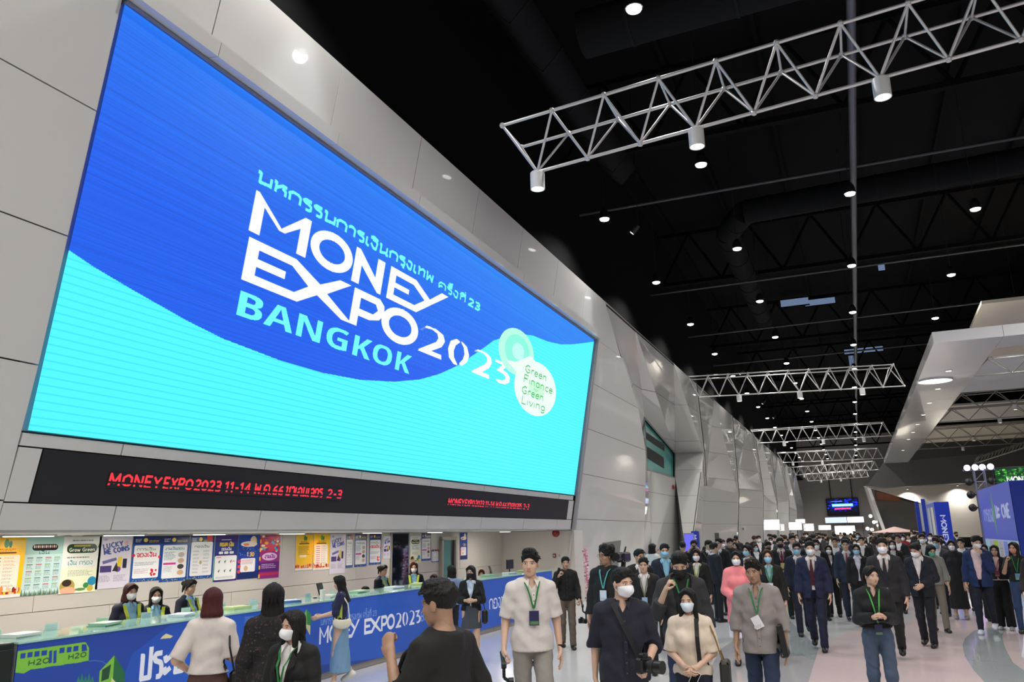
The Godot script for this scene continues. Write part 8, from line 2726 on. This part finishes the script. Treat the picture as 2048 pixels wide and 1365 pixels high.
	suit(1427, 1086, 18.0, 120, "person in a dark jacket turned away beside the blue tie", Color(0.07, 0.08, 0.12), null, null, "stand", {})
	suit(1494, 1089, 15.5, -40, "person in a navy jacket with a pale blue mask turning towards the pink coat", NAVY, null, MASK_B, "stand", {"woman": true, "hair": "tied"})
	# someone in white cut by the picture's edge
	s = {"label": "person in a loose white shirt at the edge of the grey-blue floor band", "cell": 0.0155, "skin": LIGHT_SKIN, "hair": "short", "tops": [["tee", Color(0.8, 0.8, 0.8), 1.0, 0.8, 0.04]], "bottom": ["plain", Color(0.3, 0.3, 0.32)]}
	place(2112, 1160, 5.6, 170, s)
	s = {"label": "person in a dark maroon shirt beside the blue jeans and green lanyard", "cell": 0.02, "skin": LIGHT_SKIN, "hair": "short", "left": "carry", "right": "carry", "tops": [["shirt", Color(0.1, 0.05, 0.07), 1.9, 0.84, 0.024]], "bottom": ["plain", BLACK]}
	place(2068, 1082, 12.5, -10, s)
	build_far_crowd()
func oval_mb(rx: float, ry: float) -> MB:
	var m := MB.new()
	m.lathe([Vector2(0, 0.004), Vector2(rx, 0.001), Vector2(rx, -0.001), Vector2(0, -0.003)], Transform3D(Basis(Vector3.RIGHT, PI / 2).scaled(Vector3(1, ry / rx, 1)), Vector3.ZERO), 14)
	return m
func soft_mb(r: Vector3) -> MB:
	var m := MB.new()
	var f := Field.new(-r - Vector3(0.03, 0.03, 0.03), r + Vector3(0.03, 0.03, 0.03), 0.012, 0.02)
	f.ell(Vector3.ZERO, r)
	f.sub_ell(Vector3(0, r.y * 1.0, 0), Vector3(r.x * 2.0, r.y * 0.7, r.z * 0.85))
	f.net(m)
	return m
func floral_print() -> ImageTexture:
	var img := Image.create_empty(256, 256, false, Image.FORMAT_RGB8)
	img.fill(Color(0.035, 0.03, 0.04))
	var r := RandomNumberGenerator.new()
	r.seed = 31
	for k in 170:
		fill_poly(img, [oval(r.randf_range(0, 256), r.randf_range(0, 256), r.randf_range(2, 6), r.randf_range(2, 6), 8)], [Color(0.28, 0.1, 0.12), Color(0.16, 0.13, 0.14), Color(0.35, 0.22, 0.2), Color(0.12, 0.14, 0.12), Color(0.3, 0.26, 0.28)][k % 5])
	return ImageTexture.create_from_image(img)
func suit(x: float, y: float, d: float, rel: float, label: String, c: Color, tie, mask, legs: String, more: Dictionary) -> Node3D:
	var s := {"label": label, "cell": 0.02, "skin": LIGHT_SKIN, "hair": "short", "hair_color": BLACK_HAIR, "legs": legs, "tops": [["inner", Color(0.82, 0.79, 0.79), 0.0, 0.93, 0.008], ["jacket", c, 1.95, 0.8, 0.024]], "bottom": ["plain", c.darkened(0.15)]}
	if tie != null: s["tie"] = tie
	if mask != null: s["mask"] = mask
	s.merge(more, true)
	return place(x, y, d, rel, s)
func staff(x: float, y: float, d: float, rel: float, label: String, hair: String, hc: Color, mask) -> void:
	var p := on_x(x, y, -8.75 if x > 300 and x < 330 else -8.55)
	var s := {"label": label, "woman": true, "cell": 0.0155, "skin": LIGHT_SKIN, "hair": hair, "hair_color": hc, "left": "fold", "right": "fold", "legs": "sit", "tops": [["inner", Color(0.5, 0.68, 0.8), 1.0, 0.95, 0.008], ["vest", Color(0.06, 0.08, 0.17), 0.9, 0.95, 0.02]], "bottom": ["plain", NAVY], "head": [0, 6, 0]}
	if mask != null: s["mask"] = mask
	var to_cam := rad_to_deg(atan2(-p.x, -p.z))
	# seated: the hips come down to 0.45 m above the floor
	var tall := 1.6
	var o := person(Vector3(p.x, p.y - tall, p.z), to_cam + rel, tall, s)
	# lime edging down both fronts of the vest
	var k := 0.0
	for q in [-1.0, 1.0]:
		var m := MB.new()
		var pts := []; var sd := []
		for t in 7:
			var yy := lerpf(1.42, 0.98, t / 6.0)
			var xx: float = q * lerpf(0.1, 0.035, t / 6.0)
			pts.append(Vector3(xx, yy, chest_z(s, yy, xx, 0.02) + 0.008)); sd.append(Vector3(1, 0, 0))
		m.ribbon(pts, sd, 0.045, Vector3(0, 0, 0.006))
		put("lime_edging", m, cloth(Color(0.72, 0.78, 0.25)), o)
	# the stool
	var seat := o.position.y + 0.8 * tall / 1.7
	if seat > 0.2:
		var st := thing("counter_stool", "round stool under the %s" % label.get_slice(" behind", 0).get_slice(",", 0), "stool", Vector3(p.x, 0, p.z))
		var m1 := MB.new()
		m1.lathe([Vector2(0.0, seat), Vector2(0.17, seat), Vector2(0.18, seat - 0.02), Vector2(0.17, seat - 0.05), Vector2(0, seat - 0.05)], Transform3D(), 16)
		put("seat", m1, mat(Color(0.1, 0.1, 0.1), 0.6), st)
		var m2 := MB.new()
		m2.tube(Vector3(0, seat - 0.05, 0), Vector3(0, 0.02, 0), 0.025)
		put("column", m2, mat(Color(0.6, 0.6, 0.6), 0.3, 0.8), st)
		var m3 := MB.new()
		m3.lathe([Vector2(0.0, 0.03), Vector2(0.2, 0.015), Vector2(0.2, 0.0), Vector2(0, 0)], Transform3D(), 16)
		put("base", m3, mat(Color(0.6, 0.6, 0.6), 0.3, 0.8), st)
func build_far_crowd() -> void:
	var r := RandomNumberGenerator.new()
	r.seed = 77
	var looks := ["black suit", "navy suit", "dark jacket", "grey suit", "black dress", "white shirt", "red top", "tan coat"]
	var cols := [BLACK, NAVY, Color(0.09, 0.08, 0.08), Color(0.2, 0.2, 0.22), Color(0.05, 0.04, 0.05), Color(0.75, 0.75, 0.76), Color(0.5, 0.08, 0.08), Color(0.5, 0.36, 0.24)]
	var hairs := ["short", "short", "quiff", "lay", "bob", "tied"]
	var masks := [MASK_W, MASK_W, MASK_B, null, Color(0.03, 0.03, 0.03), null]
	var spots := []
	var tries := 0
	while spots.size() < 120 and tries < 6000:
		tries += 1
		var z := -21.0 - pow(r.randf(), 1.5) * 40.0
		var left := lerpf(-4.6, -4.9, clampf((-z - 21) / 40, 0, 1))
		var p := Vector3(r.randf_range(left, 2.3 if z > -40 else 4.5), 0, z)
		var ok := true
		for q in occupied:
			if q.distance_to(p) < 0.7: ok = false; break
		for q in spots:
			if q.distance_to(p) < 0.75: ok = false; break
		if ok: spots.append(p)
	for p in spots:
		var w := r.randf() < 0.4
		var k := r.randi_range(0, looks.size() - 1)
		if k > 4 and r.randf() < 0.5: k = r.randi_range(0, 3)
		var hk: String = hairs[r.randi_range(3, 5)] if w else hairs[r.randi_range(0, 2)]
		var m = masks[r.randi_range(0, 5)]
		var away := r.randf() < 0.35
		var s := {"label": "person in a %s %s in the dense far crowd" % [looks[k], "seen from behind" if away else "bare-faced" if m == null else "and %s mask" % ("white" if m == MASK_W else "pale blue" if m == MASK_B else "black")], "group": "far crowd, %s" % looks[k], "woman": w, "cell": 0.026, "skin": [LIGHT_SKIN, MID_SKIN][r.randi_range(0, 1)], "hair": hk, "hair_color": BLACK_HAIR if r.randf() < 0.75 else BROWN_HAIR, "legs": ["stand", "step"][r.randi_range(0, 1)], "left": ["down", "belly"][r.randi_range(0, 1)], "right": "down"}
		if k < 4: s["tops"] = [["inner", Color(0.8, 0.78, 0.78), 0.0, 0.93, 0.008], ["jacket", cols[k], 1.95, 0.8, 0.024]]
		else: s["tops"] = [["tee", cols[k], 1.9, 0.8, 0.022]]
		s["bottom"] = ["plain", [BLACK, NAVY, Color(0.1, 0.1, 0.12)][r.randi_range(0, 2)]]
		if m != null: s["mask"] = m
		person(p, r.randf_range(-30, 30) + (180.0 if away else 0.0), r.randf_range(1.55, 1.66) if w else r.randf_range(1.66, 1.8), s)
